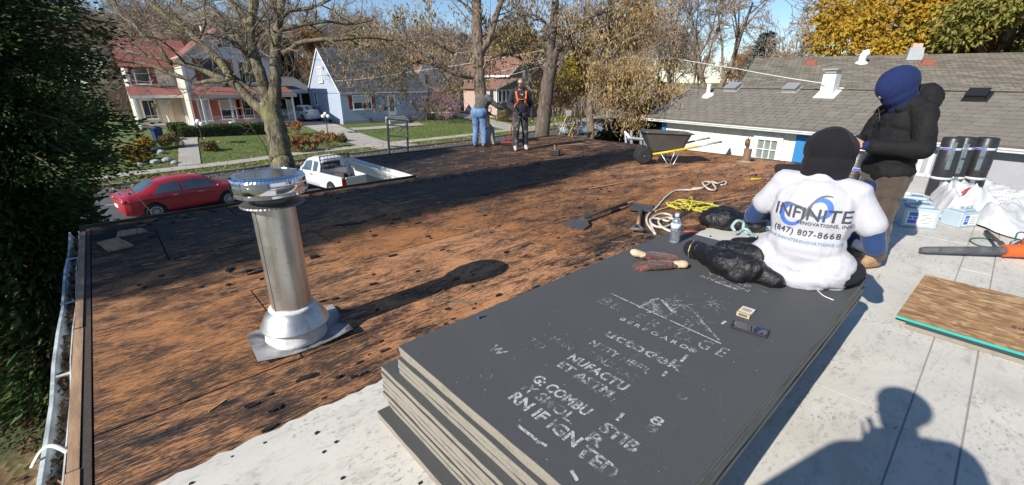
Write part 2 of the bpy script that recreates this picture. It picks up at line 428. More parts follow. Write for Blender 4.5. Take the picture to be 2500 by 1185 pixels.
def m_membrane():
    t = NT('dirty_grey_roof_membrane'); co = t.coord(world=True)
    a = t.noise(co, 1.3, 6, 0.65, 0.6); b = t.noise(t.coord(world=True, scale=(1.0, 2.6, 1), rot=(0, 0, 0.5)), 5.0, 9, 0.72, 0.5); f = t.noise(t.coord(world=True, scale=(1, 1.9, 1), rot=(0, 0, .3)), 26, 7, 0.78)
    c = t.mix(t.ramp(a, [(0.35, 0), (0.7, 1)]), (0.64, 0.605, 0.53), (0.51, 0.485, 0.43))
    c = t.mix(t.ramp(b, [(0.53, 0.0), (0.67, 0.45)]), c, (0.27, 0.26, 0.225))
    c = t.mix(t.math('MULTIPLY', t.ramp(f, [(0.54, 0.0), (0.64, 0.85)]), t.ramp(t.noise(co, 2.3, 5, .65), [(0.42, 0.06), (0.62, 1.0)])), c, (0.10, 0.092, 0.08))
    br = t.noise(co, 0.8, 4, 0.6, 1.0, out=0); c = t.mix(t.ramp(br, [(0.58, 0), (0.72, 0.28)]), c, (0.30, 0.24, 0.17))
    t.color(c).set(Roughness=0.75); t.bump(t.math('ADD', f, t.math('MULTIPLY', a, 2.0)), 0.18, 0.01)
    return t.m
m_ply, m_memb = m_plywood(), m_membrane()
m_white = M('weathered_white_paint', (0.76, 0.76, 0.73), 0.55, 0.06, 4, 0.08, 30, dirt=(0.35, 0.34, 0.30), dirt_amt=0.35, dirt_scale=2.5)
m_gutter = M('pale_enamelled_gutter', (0.66, 0.73, 0.73), 0.4, 0.1, 5, 0.08, 30, dirt=(0.12, 0.13, 0.11), dirt_amt=0.9, dirt_scale=5)
m_tar = M('black_roofing_tar', (0.012, 0.011, 0.011), 0.6, 0.3, 10, 0.6, 60)
m_plank = M('bare_edge_plank', (0.46, 0.29, 0.165), 0.85, 0.3, 3, 0.4, 40, dirt=(0.1, 0.05, 0.03), dirt_amt=0.7, dirt_scale=2, stretch=(14, 1.5, 3))
m_rawwood = M('raw_splintered_wood', (0.42, 0.26, 0.13), 0.85, 0.3, 6, 0.3, 60, stretch=(1, 8, 1))
m_blue = M('bright_blue_paint', (0.035, 0.20, 0.46), 0.5, 0.08, 3, 0.05, 30)
m_brickwall = M('painted_block_wall', (0.34, 0.335, 0.32), 0.8, 0.1, 3, 0.2, 20)
bld = thing('flat_roofed_building', 'low flat roofed building with stripped plywood deck and dirty grey membrane underfoot', 'building')
def panel(name, poly, mat, z0=-0.018, z1=0.0, parent=bld):
    mb = MB(); mb.prism([(x, y, z0) for x, y in poly], (0, 0, z1 - z0)); return part(name, mb, mat, parent)
# walls under the deck
mb = MB(); mb.prism([(x, y, S - 0.1) for x, y in [(-0.3, -6), (10.25, -6), (10.25, 9.25), (4.05, 9.25), (4.05, 6.6), (-0.3, 6.6)]], (0, 0, -0.04 - S + 0.1 - 0.02)); part('wall', mb, m_brickwall, bld)
rng = random.Random(11)
def sheets(v0, v1, u0, u1, first, mat):
    u = u0 - first
    while u < u1 - 0.05:
        a, b = max(u, u0), min(u + 2.44, u1)
        if b - a > 0.05:
            dz = rng.uniform(-0.004, 0.002); g = 0.0055
            panel('plywood_sheet', [(a + g, v0 + g), (b - g, v0 + g), (b - g, v1 - g), (a + g, v1 - g)], mat, -0.025, dz)
        u += 2.44
rows = [1.9, 2.5, 3.72, 4.94, 6.10]
for k, (a, b) in enumerate(zip(rows, rows[1:])): sheets(a, b, -0.368, 10.3, (0.3, 1.5, 0.6, 1.9)[k], m_ply)
sheets(6.10, 6.72, -0.368, 3.9, 1.1, m_ply)
for k, (a, b) in enumerate(((6.10, 7.3), (7.3, 8.5), (8.5, 9.36))): sheets(a, b, 3.9, 10.3, (0.4, 1.7, 0.9)[k], m_ply)
# black underlay seen in the joints
panel('underlay', [(-0.41, 1.8), (10.33, 1.8), (10.33, 9.4), (3.88, 9.4), (3.88, 6.74), (-0.41, 6.74)], m_tar, -0.05, -0.026)
# tan edge planks along the gutter, and a tarred strip beside them
v = 0.2
for L in (2.1, 1.55, 1.3, 1.42):
    panel('edge_plank', [(-0.452, v + 0.004), (-0.412, v + 0.004), (-0.409, v + L - 0.004), (-0.456, v + L - 0.004)], m_plank, -0.03, rng.uniform(-0.002, 0.004)); v += L
panel('tar_strip', [(-0.407, 0.3), (-0.374, 0.3), (-0.371, 6.7), (-0.406, 6.7)], M('dirty_brown_strip', (0.06, 0.045, 0.035), 0.8, 0.4, 6, 0.5, 40), -0.03, -0.006)
mb = MB(); mb.bx(-0.46, 3.86, 6.735, 6.765, -0.24, 0.028); part('rim_board', mb, m_tar, bld)
mb = MB(); mb.bx(3.9, 10.33, 9.37, 9.4, -0.24, 0.012); part('rim_board', mb, m_tar, bld)
mb = MB(); mb.bx(10.31, 10.34, 1.9, 9.36, -0.24, 0.012); part('rim_board', mb, m_tar, bld)
mb = MB(); mb.bx(3.86, 3.895, 6.77, 9.38, -0.26, -0.006); part('fascia', mb, m_white, bld)
mb = MB(); mb.bx(-0.463, -0.44, -2, 6.73, -0.26, -0.03); part('fascia', mb, m_tar, bld)
mb = MB(); mb.bx(4.02, 4.045, 6.9, 7.7, -2.4, -0.3); part('blue_panel', mb, m_blue, bld)
# membrane sheets, lapped
m_lap = M('grey_membrane_lap', (0.30, 0.29, 0.265), 0.8, 0.2, 6, 0.2, 40)
ms = [(-6, 10.33, -2.34, -6.0), (-0.55, 4.2, -2.34, -0.22), (4.2, 10.33, -2.34, -0.22), (-0.55, 5.3, -0.22, -0.02), (5.3, 10.33, -0.22, -0.02), (-0.40, 2.55, -0.02, 1.965), (2.55, 6.2, -0.02, 1.985), (6.2, 10.33, -0.02, 1.97)]
for i, (a, b, c, d) in enumerate(ms):
    c, d = min(c, d), max(c, d); g = 0.004
    if d > 1.9:
        poly = [(a + g, c + g), (b - g, c + g)]; n = 60
        for k in range(n + 1):
            x = b - g - (b - a - 2 * g) * k / n; poly.append((x, d + rng.uniform(-0.012, 0.014)))
    else: poly = [(max(a, -0.4) + g, c + g), (b - g, c + g), (b - g, d - g), (max(a, -0.4) + g, d - g)]
    panel('membrane_sheet', poly, m_memb, -0.02, 0.010 + 0.0015 * (i % 3))
panel('membrane_bed', [(-0.39, -5.9), (10.3, -5.9), (10.3, 1.93), (-0.39, 1.93)], m_lap, -0.04, 0.007)
# gutter on the tree side, full of leaves, with hangers
def gutter_mb(x, y0, y1, z, w=0.13, d=0.1, sgn=-1):
    mb = MB(); prof = [(0, 0), (0, -d), (0.6 * w, -d), (0.8 * w, -0.5 * d), (w, -0.35 * d), (w, 0), (w - 0.016, 0), (w - 0.016, -0.3 * d), (0.72 * w, -0.45 * d), (0.55 * w, -d + 0.006), (0.006, -d + 0.006), (0.006, 0)]
    n = len(prof); N = 14
    for k in range(N + 1):
        y = y0 + (y1 - y0) * k / N; wob = 0.006 * math.sin(k * 1.9)
        mb.v += [(x + sgn * (p + wob), y, z + q + wob * 0.5) for p, q in prof]
    mb.f += [(k * n + i, k * n + (i + 1) % n, (k + 1) * n + (i + 1) % n, (k + 1) * n + i) for k in range(N) for i in range(n)]; mb.m += [0] * (N * n)
    return mb
gt = part('gutter', gutter_mb(-0.464, 0.2, 6.75, -0.03, 0.085, 0.09), m_gutter, bld)
for y in (1.2, 3.3, 4.5, 5.7):
    mb = MB(); mb.box((-0.50, y, -0.035), (0.10, 0.025, 0.006)); part('hanger', mb, m_gutter, gt)
mb = MB(); mb.tube([(-0.455 - 0.125 * k / 12, 2.47 + 0.07 * math.sin(k * .22), -0.01 + 0.04 * math.sin(k * math.pi / 12) - .03 * k / 12) for k in range(13)], 0.009, 6, flat=0.4); part('curved_strap', mb, m_white, gt)
m_dleaf = M('brown_fallen_leaf', (0.19, 0.10, 0.045), 0.8, 0.5, 9, 0.1, 30, world=True)
mb = MB()
for k in range(900):
    y = rng.uniform(0.3, 6.7); x = -0.50 + rng.uniform(-0.026, 0.028); z = -0.11 + rng.uniform(0, 0.05); s = rng.uniform(0.012, 0.03)
    e = Euler((rng.uniform(-0.9, 0.9), rng.uniform(-0.9, 0.9), rng.uniform(0, 6.3))).to_matrix()
    mb.add([Vector((x, y, z)) + e @ Vector(p) for p in ((-s, 0, 0), (0, -s * 0.6, 0.004), (s, 0, 0), (0, s * 0.6, 0.004))], [(0, 1, 2, 3)])
part('gutter_leaves', mb, m_dleaf, gt, kind='stuff')
# gutter and downpipe on the step in the roof edge
g2 = part('gutter', gutter_mb(3.855, 6.8, 9.45, -0.015, 0.13, 0.11), m_white, bld)
mb = MB(); mb.tube([(3.79, 7.45, -0.12), (3.79, 7.45, -0.2), (3.84, 7.38, -0.27), (3.95, 7.2, -0.36), (3.99, 7.15, -0.46), (3.99, 7.15, -3.4)], [0.045] * 6, 8); part('downpipe', mb, m_white, bld)
mb = MB(); mb.bx(3.62, 3.86, 9.36, 9.52, -0.13, -0.01); part('gutter_end', mb, m_white, bld)
# loose roofing rubbish, far too much to count
mb = MB()
for k in range(520):
    u = rng.uniform(-0.1, 10.2); v = rng.choice((rng.uniform(2.1, 6.6), rng.uniform(2.1, 6.6), rng.uniform(6.2, 6.68), rng.uniform(1.99, 2.3)))
    if u > 4 and rng.random() < 0.4: v = rng.uniform(6, 9.2)
    s = rng.uniform(0.006, 0.03) * (1.6 if rng.random() < 0.1 else 1); h = rng.uniform(0.003, 0.014)
    n = rng.randint(4, 6); a0 = rng.uniform(0, 6.3); st = rng.uniform(0.4, 1.0)
    P = [(u + s * 1.5 * math.cos(a0 + i * 6.283 / n) * rng.uniform(0.6, 1.2), v + s * st * math.sin(a0 + i * 6.283 / n) * rng.uniform(0.6, 1.2), 0.0) for i in range(n)]
    mb.prism(P, (0, 0, h))
for k in range(110):
    v = 1.95 - abs(rng.gauss(0, .45)); u = rng.choice((rng.uniform(-.3, 2.2), rng.uniform(3.4, 9.5))); s = rng.uniform(.003, .013); a0 = rng.uniform(0, 6)
    if v > -1.5: mb.prism([(u + s * 1.4 * math.cos(a0 + i * 1.57) * rng.uniform(.6, 1.2), v + s * math.sin(a0 + i * 1.57), .012) for i in range(4)], (0, 0, rng.uniform(.002, .007)))
part('tar_crumbs', mb, m_tar, bld, kind='stuff')
# pale splinters and granules
mb = MB()
for k in range(260):
    u = rng.uniform(0, 9.8); v = rng.uniform(2.1, 9.0) if u > 4 else rng.uniform(2.1, 6.6); L = rng.uniform(0.03, 0.16); a = rng.gauss(0, 0.35)
    mb.box((u, v, 0.004), (L, rng.uniform(0.003, 0.009), 0.005), Euler((0, 0, a)).to_matrix())
part('wood_splinters', mb, m_rawwood, bld, kind='stuff')
# loose pieces one can point at
def scrap(label, u, v, pts, rz=0.0, mat=m_tar, h=0.012, name='felt_scrap', cat='roofing scrap', z=0.0):
    mb = MB(); n = len(pts)
    top = [Vector((x, y, z + h + 0.012 * math.sin(3.1 * i))) for i, (x, y) in enumerate(pts)]; bot = [Vector((x * 0.98, y * 0.98, z + 0.001)) for x, y in pts]
    c = Vector((sum(p[0] for p in pts) / n, sum(p[1] for p in pts) / n, z + h + 0.006))
    mb.add(bot + top + [c], [tuple(reversed(range(n)))] + [(i, (i + 1) % n, n + (i + 1) % n, n + i) for i in range(n)] + [(n + i, n + (i + 1) % n, 2 * n) for i in range(n)])
    return tag(part(name, mb, mat, None, loc=(u, v, 0), rz=rz), label, cat, 'pieces of torn roofing left on the plywood')
p = G(850, 548); scrap('black felt scrap, diamond shaped, lying beyond the metal flue on the shaded plywood', p.x, p.y, [(-0.16, -0.02), (0, -0.05), (0.17, 0.0), (0.02, 0.05)], -0.5)
p = G(765, 628); scrap('small black felt chip just behind the metal flue', p.x, p.y, [(-0.05, -0.02), (0.03, -0.04), (0.06, 0.01), (-0.01, 0.04)], 0.4)
p = G(630, 665); scrap('thin black felt sliver left of the flue pipe', p.x, p.y, [(-0.09, -0.01), (0.05, -0.015), (0.09, 0.01), (0, 0.015)], 0.1)
p = G(560, 660); scrap('ragged tar piece between gutter and flue', p.x, p.y, [(-0.06, -0.03), (0.05, -0.02), (0.04, 0.03), (-0.03, 0.02)], 0.9)
p = G(1560, 610); scrap('flat black felt piece near the far end of the board stack', p.x, p.y, [(-0.1, -0.04), (0.06, -0.06), (0.12, 0.02), (0, 0.05)], 0.2)
p = G(1500, 515); scrap('dark felt piece below the roofing spade', p.x, p.y + 0.0, [(-0.14, -0.03), (0.08, -0.05), (0.14, 0.02), (0, 0.05)], 0.1)
p = G(280, 600); scrap('short tan offcut of board lying on the corner of the deck', p.x, p.y, [(-0.1, -0.2), (0.1, -0.2), (0.09, 0.22), (-0.08, 0.2)], 0.25, m_plank, 0.02, 'board_offcut', 'wood offcut')
p = G(320, 570); scrap('second tan offcut of board nearer the street edge of the deck', p.x, p.y, [(-0.12, -0.1), (0.14, -0.08), (0.1, 0.1), (-0.1, 0.12)], 0.0, m_plank, 0.02, 'board_offcut', 'wood offcut')
def strip(label, pts, w, h, mat, name='wood_strip', cat='wood strip'):
    mb = MB(); mb.tube([Vector(p) + Vector((0, 0, h)) for p in pts], w, 5, flat=0.5); return tag(part(name, mb, mat), label, cat, 'thin strips lying on the plywood')
m_palewood = M('pale_stripped_wood', (0.33, 0.25, 0.18), 0.8, 0.3, 8, 0.2, 30)
strip('thin grey bent strip of flashing lying beside the dark board stack', [G(1065, 735), G(1110, 737), G(1160, 744)], 0.012, 0.01, M('dull_flashing', (0.25, 0.23, 0.2), 0.5, 0.2, 8, 0.1, 30, metal=0.6), 'flashing_strip', 'metal strip')
strip('pale wooden strip lying behind the flat shovel', [G(1600, 518), G(1680, 492)], 0.018, 0.012, m_rawwood)
strip('long thin wooden strip reaching along the plywood behind the yellow rope', [G(1690, 502), G(1800, 485), G(1880, 470)], 0.014, 0.01, m_rawwood)
strip('splintered strip of wood lying on the shaded deck behind the flue', [G(1440, 462), G(1520, 448)], 0.015, 0.01, m_rawwood)
strip('yellowish lath lying on the deck behind the man with the broom', [G(1355, 358), G(1420, 353)], 0.02, 0.012, m_rawwood)
strip('pale lath lying beside the small hammer on the far deck', [G(1330, 392), G(1410, 384)], 0.015, 0.01, m_palewood)
# ================================================================ neighbouring buildings
def m_shingle(name, c1, c2, sc=1.0, island=True):
    t = NT(name); co = t.coord(world=True)
    r = t.math('FRACT', t.math('ADD', t.new('ObjectInfo').outputs['Random'], t.new('NewGeometry').outputs['Random Per Island']))
    c = t.mix(r, c1, c2); n = t.noise(co, 3, 6, 0.65); f = t.noise(co, 120, 2)
    c = t.hsv(c, v=t.math('ADD', t.math('MULTIPLY_ADD', n, 0.5, 0.6), t.math('MULTIPLY_ADD', f, 0.5, -0.1)))
    return t.color(c).set(Roughness=0.95).bump(f, 0.5, 0.004).m
def m_siding(name, c, pitch, axis='Z', amt=0.35, var=0.06, dirt=None):
    t = NT(name); co = t.coord(world=True); sx = t.new('SeparateXYZ'); t.link(co, sx.inputs[0])
    src = sx.outputs['Z'] if axis == 'Z' else t.math('ADD', sx.outputs['X'], sx.outputs['Y'])
    fr = t.math('FRACT', t.math('MULTIPLY', src, 1.0 / pitch)); n = t.noise(co, 1.2, 5); st = t.noise(t.coord(world=True, scale=(3, 3, 0.3)), 1.5, 5)
    col = t.hsv(c, v=t.math('ADD', t.math('MULTIPLY_ADD', n, 2 * var, 1 - var), t.math('MULTIPLY_ADD', st, 0.16, -0.08)))
    t.color(col).set(Roughness=0.6)
    h = fr if axis == 'Z' else t.ramp(fr, [(0.0, 0.0), (0.08, 1.0), (0.92, 1.0), (1.0, 0.0)])
    return t.bump(h, amt, 0.02).m
m_sh_near = m_shingle('grey_tab_shingle', (0.15, 0.134, 0.113), (0.172, 0.155, 0.132))
m_sh_far = m_shingle('brown_grey_shingle', (0.14, 0.123, 0.097), (0.235, 0.207, 0.163))
m_sh_dark = m_shingle('charcoal_shingle', (0.05, 0.053, 0.058), (0.115, 0.118, 0.125))
m_sh_red = m_shingle('faded_red_shingle', (0.20, 0.068, 0.053), (0.275, 0.103, 0.08))
m_sh_brown = m_shingle('red_brown_shingle', (0.17, 0.085, 0.06), (0.24, 0.12, 0.085))
m_cream = M('cream_panel_paint', (0.82, 0.77, 0.66), 0.6, 0.05, 3, 0.1, 25, dirt=(0.42, 0.36, 0.27), dirt_amt=0.25, dirt_scale=1.5)
m_trim = M('white_house_trim', (0.78, 0.78, 0.76), 0.5, 0.04, 5, 0.05, 30)
m_glass = glass('dark_window_glass'); m_blind = M('pale_window_blind', (0.5, 0.5, 0.48), 0.5, 0.1, 5, 0.1, 20)
m_red = M('brick_red_shutter_paint', (0.25, 0.05, 0.04), 0.6, 0.12, 4, 0.1, 30); m_orange = M('faded_orange_red_paint', (0.48, 0.16, 0.10), 0.6, 0.12, 4, 0.1, 30)
m_bluewall = m_siding('pale_blue_grooved_siding', (0.36, 0.42, 0.51), 0.2, 'X', 0.5)
m_lav = m_siding('shade_tinted_white_siding', (0.62, 0.605, 0.63), 0.14, 'Z', 0.9); m_creamlap = m_siding('cream_lap_siding', (0.58, 0.555, 0.475), 0.14, 'Z', 0.9)  # m_lav: violet of the shaded front mixed into the white
m_shadebrown = m_siding('shade_brown_lap_siding', (0.20, 0.15, 0.125), 0.12, 'Z', 0.7); m_sunpink = m_siding('sunlit_tan_lap_siding', (0.50, 0.36, 0.30), 0.12, 'Z', 0.7)  # one house in two tones: brown stands for shade, pinkish tan for sun
m_beige = M('beige_porch_paint', (0.52, 0.43, 0.34), 0.7, 0.08, 3, 0.1, 20); m_found = M('foundation_block', (0.34, 0.34, 0.36), 0.9, 0.12, 3, 0.2, 20)
m_metalgrey = M('grey_galvanised_vent', (0.42, 0.42, 0.41), 0.45, 0.15, 8, 0.1, 30, metal=0.5); m_black = M('black_paint', (0.015, 0.015, 0.016), 0.5, 0.2, 8, 0.05, 40)
ZV = Vector((0, 0, 1)); NEG_Y = Vector((0, -1, 0)); NEG_X = Vector((-1, 0, 0))
def obb(mb, c, R, N, w, d, h):
    m = Matrix((R, N, ZV)).transposed(); return mb.box(c, (w, d, h), m)
def window(parent, off, c, w, h, N, fm=None, gm=None, cols=1, rows=2, fw=0.07, shutter=None, sw=0.35, blind=0.0, sill=True, mull=0.04, name='window'):
    """sash window built on the wall at c (centre, on the wall face), N outward: frame proud, panes behind the bars, sill, shutters"""
    c = Vector(c); N = Vector(N).normalized(); R = ZV.cross(N); fm = fm or m_trim; gm = gm or m_glass
    f = MB()
    for s in (-1, 1):
        obb(f, c + R * s * (w / 2 + fw / 2) + N * 0.03, R, N, fw, 0.08, h + 2 * fw); obb(f, c + ZV * s * (h / 2 + fw / 2) + N * 0.03, R, N, w, 0.08, fw)
    for i in range(1, cols): obb(f, c + R * (w * (i / cols - 0.5)) + N * 0.025, R, N, mull, 0.06, h)
    for j in range(1, rows): obb(f, c + ZV * (h * (j / rows - 0.5)) + N * 0.027, R, N, w, 0.055, mull)
    fo = part(name, f, fm, parent, off=off)
    for i in range(cols):
        for j in range(rows):
            g = MB(); obb(g, c + R * (w * ((i + 0.5) / cols - 0.5)) + ZV * (h * ((j + 0.5) / rows - 0.5)) + N * 0.008, R, N, w / cols, 0.016, h / rows)
            part('pane', g, m_blind if (j + 0.5) / rows > 1 - blind else gm, fo, off=off)
    if sill:
        g = MB(); obb(g, c - ZV * (h / 2 + fw + 0.025) + N * 0.06, R, N, w + 2 * fw + 0.1, 0.14, 0.05); part('sill', g, fm, fo, off=off)
    if shutter:
        for s in (-1, 1):
            g = MB(); cc = c + R * s * (w / 2 + fw + sw / 2 + 0.02) + N * 0.02
            obb(g, cc - N * 0.008, R, N, sw - 0.1, 0.02, h)
            for q in (-1, 1): obb(g, cc + R * q * (sw / 2 - 0.025), R, N, 0.05, 0.045, h + 0.1)
            for q in (-1, 0, 1): obb(g, cc + ZV * q * h / 2, R, N, sw - 0.1, 0.045, 0.08)
            for q in range(14): obb(g, cc + ZV * (h * ((q + 0.5) / 14 - 0.5)) + N * 0.008, R, N, sw - 0.1, 0.02, 0.025)
            part('shutter', g, shutter, parent, off=off)
    return fo
def slab(p0, p1, p2, p3, th): 
    """roof plane with thickness, p0..p3 round the top face (ccw from above)"""
    n = (Vector(p1) - Vector(p0)).cross(Vector(p3) - Vector(p0)).normalized(); mb = MB(); mb.prism([Vector(p) - n * th for p in (p0, p1, p2, p3)], n * th); return mb
def shingle_rows(p0, p1, p2, p3, expo, tab, rng, th=0.012, lift=0.02):
    """courses of tab shingles over the plane p0 (eave start) p1 (eave end) p2 (ridge end) p3 (ridge start); returns list of (centre, 8 verts)"""
    p0, p1, p2, p3 = [Vector(p) for p in (p0, p1, p2, p3)]; n = (p1 - p0).cross(p3 - p0).normalized(); L = ((p3 - p0).length + (p2 - p1).length) / 2; K = max(1, int(L / expo)); out = []
    for k in range(K):
        fa, fb = k / K, (k + 1.12) / K; fb = min(fb, 1.0)
        a0 = p0.lerp(p3, fa); a1 = p1.lerp(p2, fa); b0 = p0.lerp(p3, fb); b1 = p1.lerp(p2, fb); W = (a1 - a0).length; T = max(1, int(W / tab)); o = 0.5 if k % 2 else 0.0
        for j in range(T + 1):
            x0, x1 = max(0, (j - o) / T), min(1, (j + 1 - o) / T)
            if x1 - x0 < 0.1 / T: continue
            g = 0.016 / W; x0 += g * rng.uniform(0.5, 1); x1 -= g * rng.uniform(0.5, 1); dl = rng.uniform(-0.004, 0.004)
            q = [a0.lerp(a1, x0), a0.lerp(a1, x1), b0.lerp(b1, x1), b0.lerp(b1, x0)]
            hi = [q[0] + n * (lift + dl), q[1] + n * (lift + dl), q[2] + n * 0.008, q[3] + n * 0.008]; lo = [q[0] + n * (lift - th + dl), q[1] + n * (lift - th + dl), q[2] - n * 0.004, q[3] - n * 0.004]
            out.append(((q[0] + q[2]) / 2, lo + hi))
    return out
BOXF = [(3, 2, 1, 0), (4, 5, 6, 7), (0, 1, 5, 4), (1, 2, 6, 5), (2, 3, 7, 6), (3, 0, 4, 7)]
def shingles_to(parent, off, rows, mat, nmax, label=None):
    vis = sorted(rows, key=lambda r: (r[0] - Vector((0, 0, EYE))).length)
    for c, vv in vis[:nmax]: part('shingle', MB().add(vv, BOXF), mat, parent, off=off)
    if vis[nmax:]:
        mb = MB()
        for c, vv in vis[nmax:]: mb.add(vv, BOXF)
        part('shingle_courses', mb, mat, parent, off=off, kind='stuff')
def ray_plane(px, py, p, n):
    r = ray(px, py); e = Vector((0, 0, EYE)); return e + r * ((Vector(p) - e).dot(n) / r.dot(n))
rng = random.Random(3)
# ---------------------------------------------------------------- cream building beyond the roof
E1, E2 = G(1566, 285, 0.45), G(2500, 361, 0.45); a_ = (E2 - E1).normalized(); E2 = E2 + a_ * 2.5
R1 = Vector((0, 0, EYE)) + ray(1690, 212) * 14.8; R2 = Vector((0, 0, EYE)) + ray(2400, 230) * 9.43; R1.z = R2.z = 1.36; R2 = R1 + a_ * ((R2 - R1).dot(a_) + 3.4)
na = Vector((a_.y, -a_.x, 0)); na = na if na.x < 0 else -na       # outward, towards our roof
wb = thing('cream_shingled_building', 'cream panelled building with grey shingle roof standing beyond the wheelbarrow and the rolls', 'building', (E1.x, E1.y, S))
o = wb.location.copy()
part('roof', slab(E1, E2, R2, R1, 0.06), m_sh_near, wb, off=o); back1, back2 = R1 + (R1 - E1) * 0.9, R2 + (R2 - E2) * 0.9; back1.z = back2.z = 0.4
part('roof', slab(R1 - Vector((0, 0, 0.002)), R2 - Vector((0, 0, 0.002)), back2, back1, 0.06), m_sh_near, wb, off=o)
nrm1 = (E2 - E1).cross(R1 - E1).normalized()
shingles_to(wb, o, shingle_rows(E1, E2, R2, R1, 0.142, 0.30, rng), m_sh_near, 300)
mb = MB()
for k in range(34):
    a = R1.lerp(R2, k / 34); b = R1.lerp(R2, (k + 1.1) / 34); mb.tube([a + ZV * (0.02 + 0.006 * (k % 2)), b + ZV * 0.014], 0.07, 6, flat=0.35)
part('ridge_cap', mb, m_sh_near, wb, off=o)
# gutter, fascia, soffit, wall of panels, base
mb = MB(); gw = 0.11
prof = [(0, 0.0), (gw, 0.0), (gw, -0.02), (gw * 0.8, -0.045), (gw * 0.72, -0.075), (0, -0.075)]
P = [E1 + na * x + ZV * (z - 0.03) for x, z in prof]; mb.prism(P, E2 - E1); part('gutter', mb, m_white, wb, off=o)
WL, WR = E1 - na * 0.25 + a_ * 0.75, E2 - na * 0.25
mb = MB(); mb.prism([E1 - na * 0.01 - ZV * 0.09, WL - a_ * 0.7 - ZV * 0.1, WR - ZV * 0.1, E2 - na * 0.01 - ZV * 0.09], (0, 0, 0.02)); part('soffit', mb, m_trim, wb, off=o)
L = (WR - WL).length; wall_z0 = -1.7; n = int(L / 0.21)
mb = MB(); mb.prism([WL - na * 0.1 + ZV * (S - 0.45), WR - na * 0.1 + ZV * (S - 0.45), WR - na * 3 + ZV * (S - 0.45), WL - na * 3 + ZV * (S - 0.45)], (0, 0, 3.85)); part('core_wall', mb, m_beige, wb, off=o)
def wall_at(px, py): return ray_plane(px, py, WL, na)
winc = wall_at(1876, 352); doorc = wall_at(1958, 362); blackw = wall_at(2275, 398)
for i in range(n):
    c = WL + a_ * (L * (i + 0.5) / n); w = L / n - 0.006
    mb = MB(); obb(mb, Vector((c.x, c.y, (0.35 + wall_z0) / 2)) - na * 0.02 + na * rng.uniform(-0.002, 0.002), a_, na, w, 0.03, 0.35 - wall_z0); part('wall_panel', mb, m_cream, wb, off=o)
window(wb, o, (winc.x, winc.y, -0.41), 0.52, 1.0, na, cols=3, rows=4, fw=0.13, mull=0.02, gm=M('grey_green_glass', (0.20, 0.23, 0.20), 0.15, 0.15, 6, 0, 20))
mb = MB(); obb(mb, Vector((doorc.x, doorc.y, -0.38)) + na * 0.015, a_, na, 0.33, 0.05, 1.45); part('blue_shutter', mb, m_blue, wb, off=o)
mb = MB(); obb(mb, WL + a_ * 0.06 + na * 0.012 - ZV * 0.6, a_, na, 0.14, 0.05, 1.4); part('blue_corner_board', mb, m_blue, wb, off=o)
for px, w in ((2225, 0.55), (2300, 0.6)):
    c = wall_at(px, 400); window(wb, o, (c.x, c.y, 0.0), w, 0.5, na, cols=1, rows=1, fw=0.06)
mb = MB(); b0 = wall_at(2260, 470); obb(mb, (WL + a_ * (L * 0.8)).lerp(WL + a_ * (L * 0.8), 0) + na * 0.04 + ZV * (-0.45 - 0.3), a_, na, L * 0.44, 0.05, 1.3); part('base_board', mb, m_found, wb, off=o)
# wall lamp
c = wall_at(1829, 347); ml = M('tarnished_brass', (0.32, 0.22, 0.1), 0.35, 0.2, 20, 0.05, 60, metal=0.8)
mb = MB(); obb(mb, c + na * 0.02, a_, na, 0.07, 0.03, 0.15); mb.lathe([(0.045, -0.1), (0.06, -0.02), (0.05, 0.06), (0.02, 0.09)], 8, c + na * 0.1); mb.tube([c + na * 0.02 + ZV * 0.06, c + na * 0.07 + ZV * 0.12, c + na * 0.1 + ZV * 0.08], 0.01, 6); part('wall_lamp', mb, ml, wb, off=o)
# vents on the near roof
def on1(px, py): return ray_plane(px, py, E1, nrm1)
slope1 = (R1 - E1 - a_ * (R1 - E1).dot(a_)).normalized(); RM1 = Matrix((a_, slope1, nrm1)).transposed()
def box_vent(p, w, mat, label):
    mb = MB(); mb.box(p + nrm1 * 0.03, (w * 1.35, w * 1.1, 0.02), RM1); mb.box(p + nrm1 * 0.09, (w, w * 0.85, 0.1), RM1, taper=0.85); mb.box(p + nrm1 * 0.15, (w * 1.1, w * 0.95, 0.018), RM1); v = part('roof_vent', mb, mat, wb, off=o); v['label'] = label
box_vent(on1(1790, 219), 0.36, m_metalgrey, 'grey box vent left of the white flue box'); box_vent(on1(1933, 222), 0.33, m_metalgrey, 'grey box vent beside the white flue box'); box_vent(on1(2385, 240), 0.3, m_black, 'black box vent right of the hooded man')
p = on1(1728, 234); mb = MB(); mb.tube([p - ZV * 0.05, p + ZV * 0.36], 0.062, 12); mb.lathe([(0.2, 0.0), (0.09, 0.07), (0.066, 0.1)], 12, p, RM1); part('vent_pipe', mb, m_white, wb, off=o)
p = on1(2022, 229); mb = MB(); mb.box(p + ZV * 0.22, (0.3, 0.3, 0.5), Matrix.Rotation(math.atan2(a_.y, a_.x), 3, 'Z')); mb.box(p + nrm1 * 0.02, (0.5, 0.5, 0.02), RM1)
part('flue_box', mb, m_white, wb, off=o, bevel=0.008); mb = MB(); mb.box(p + ZV * 0.53, (0.26, 0.26, 0.06), Matrix.Rotation(math.atan2(a_.y, a_.x), 3, 'Z')); mb.box(p + ZV * 0.585, (0.36, 0.36, 0.035), Matrix.Rotation(math.atan2(a_.y, a_.x), 3, 'Z')); part('flue_cap', mb, m_metalgrey, wb, off=o)
p = on1(2215, 250); mb = MB(); mb.tube([p, p + ZV * 0.3], 0.012, 6); part('antenna_rod', mb, m_black, wb, off=o)
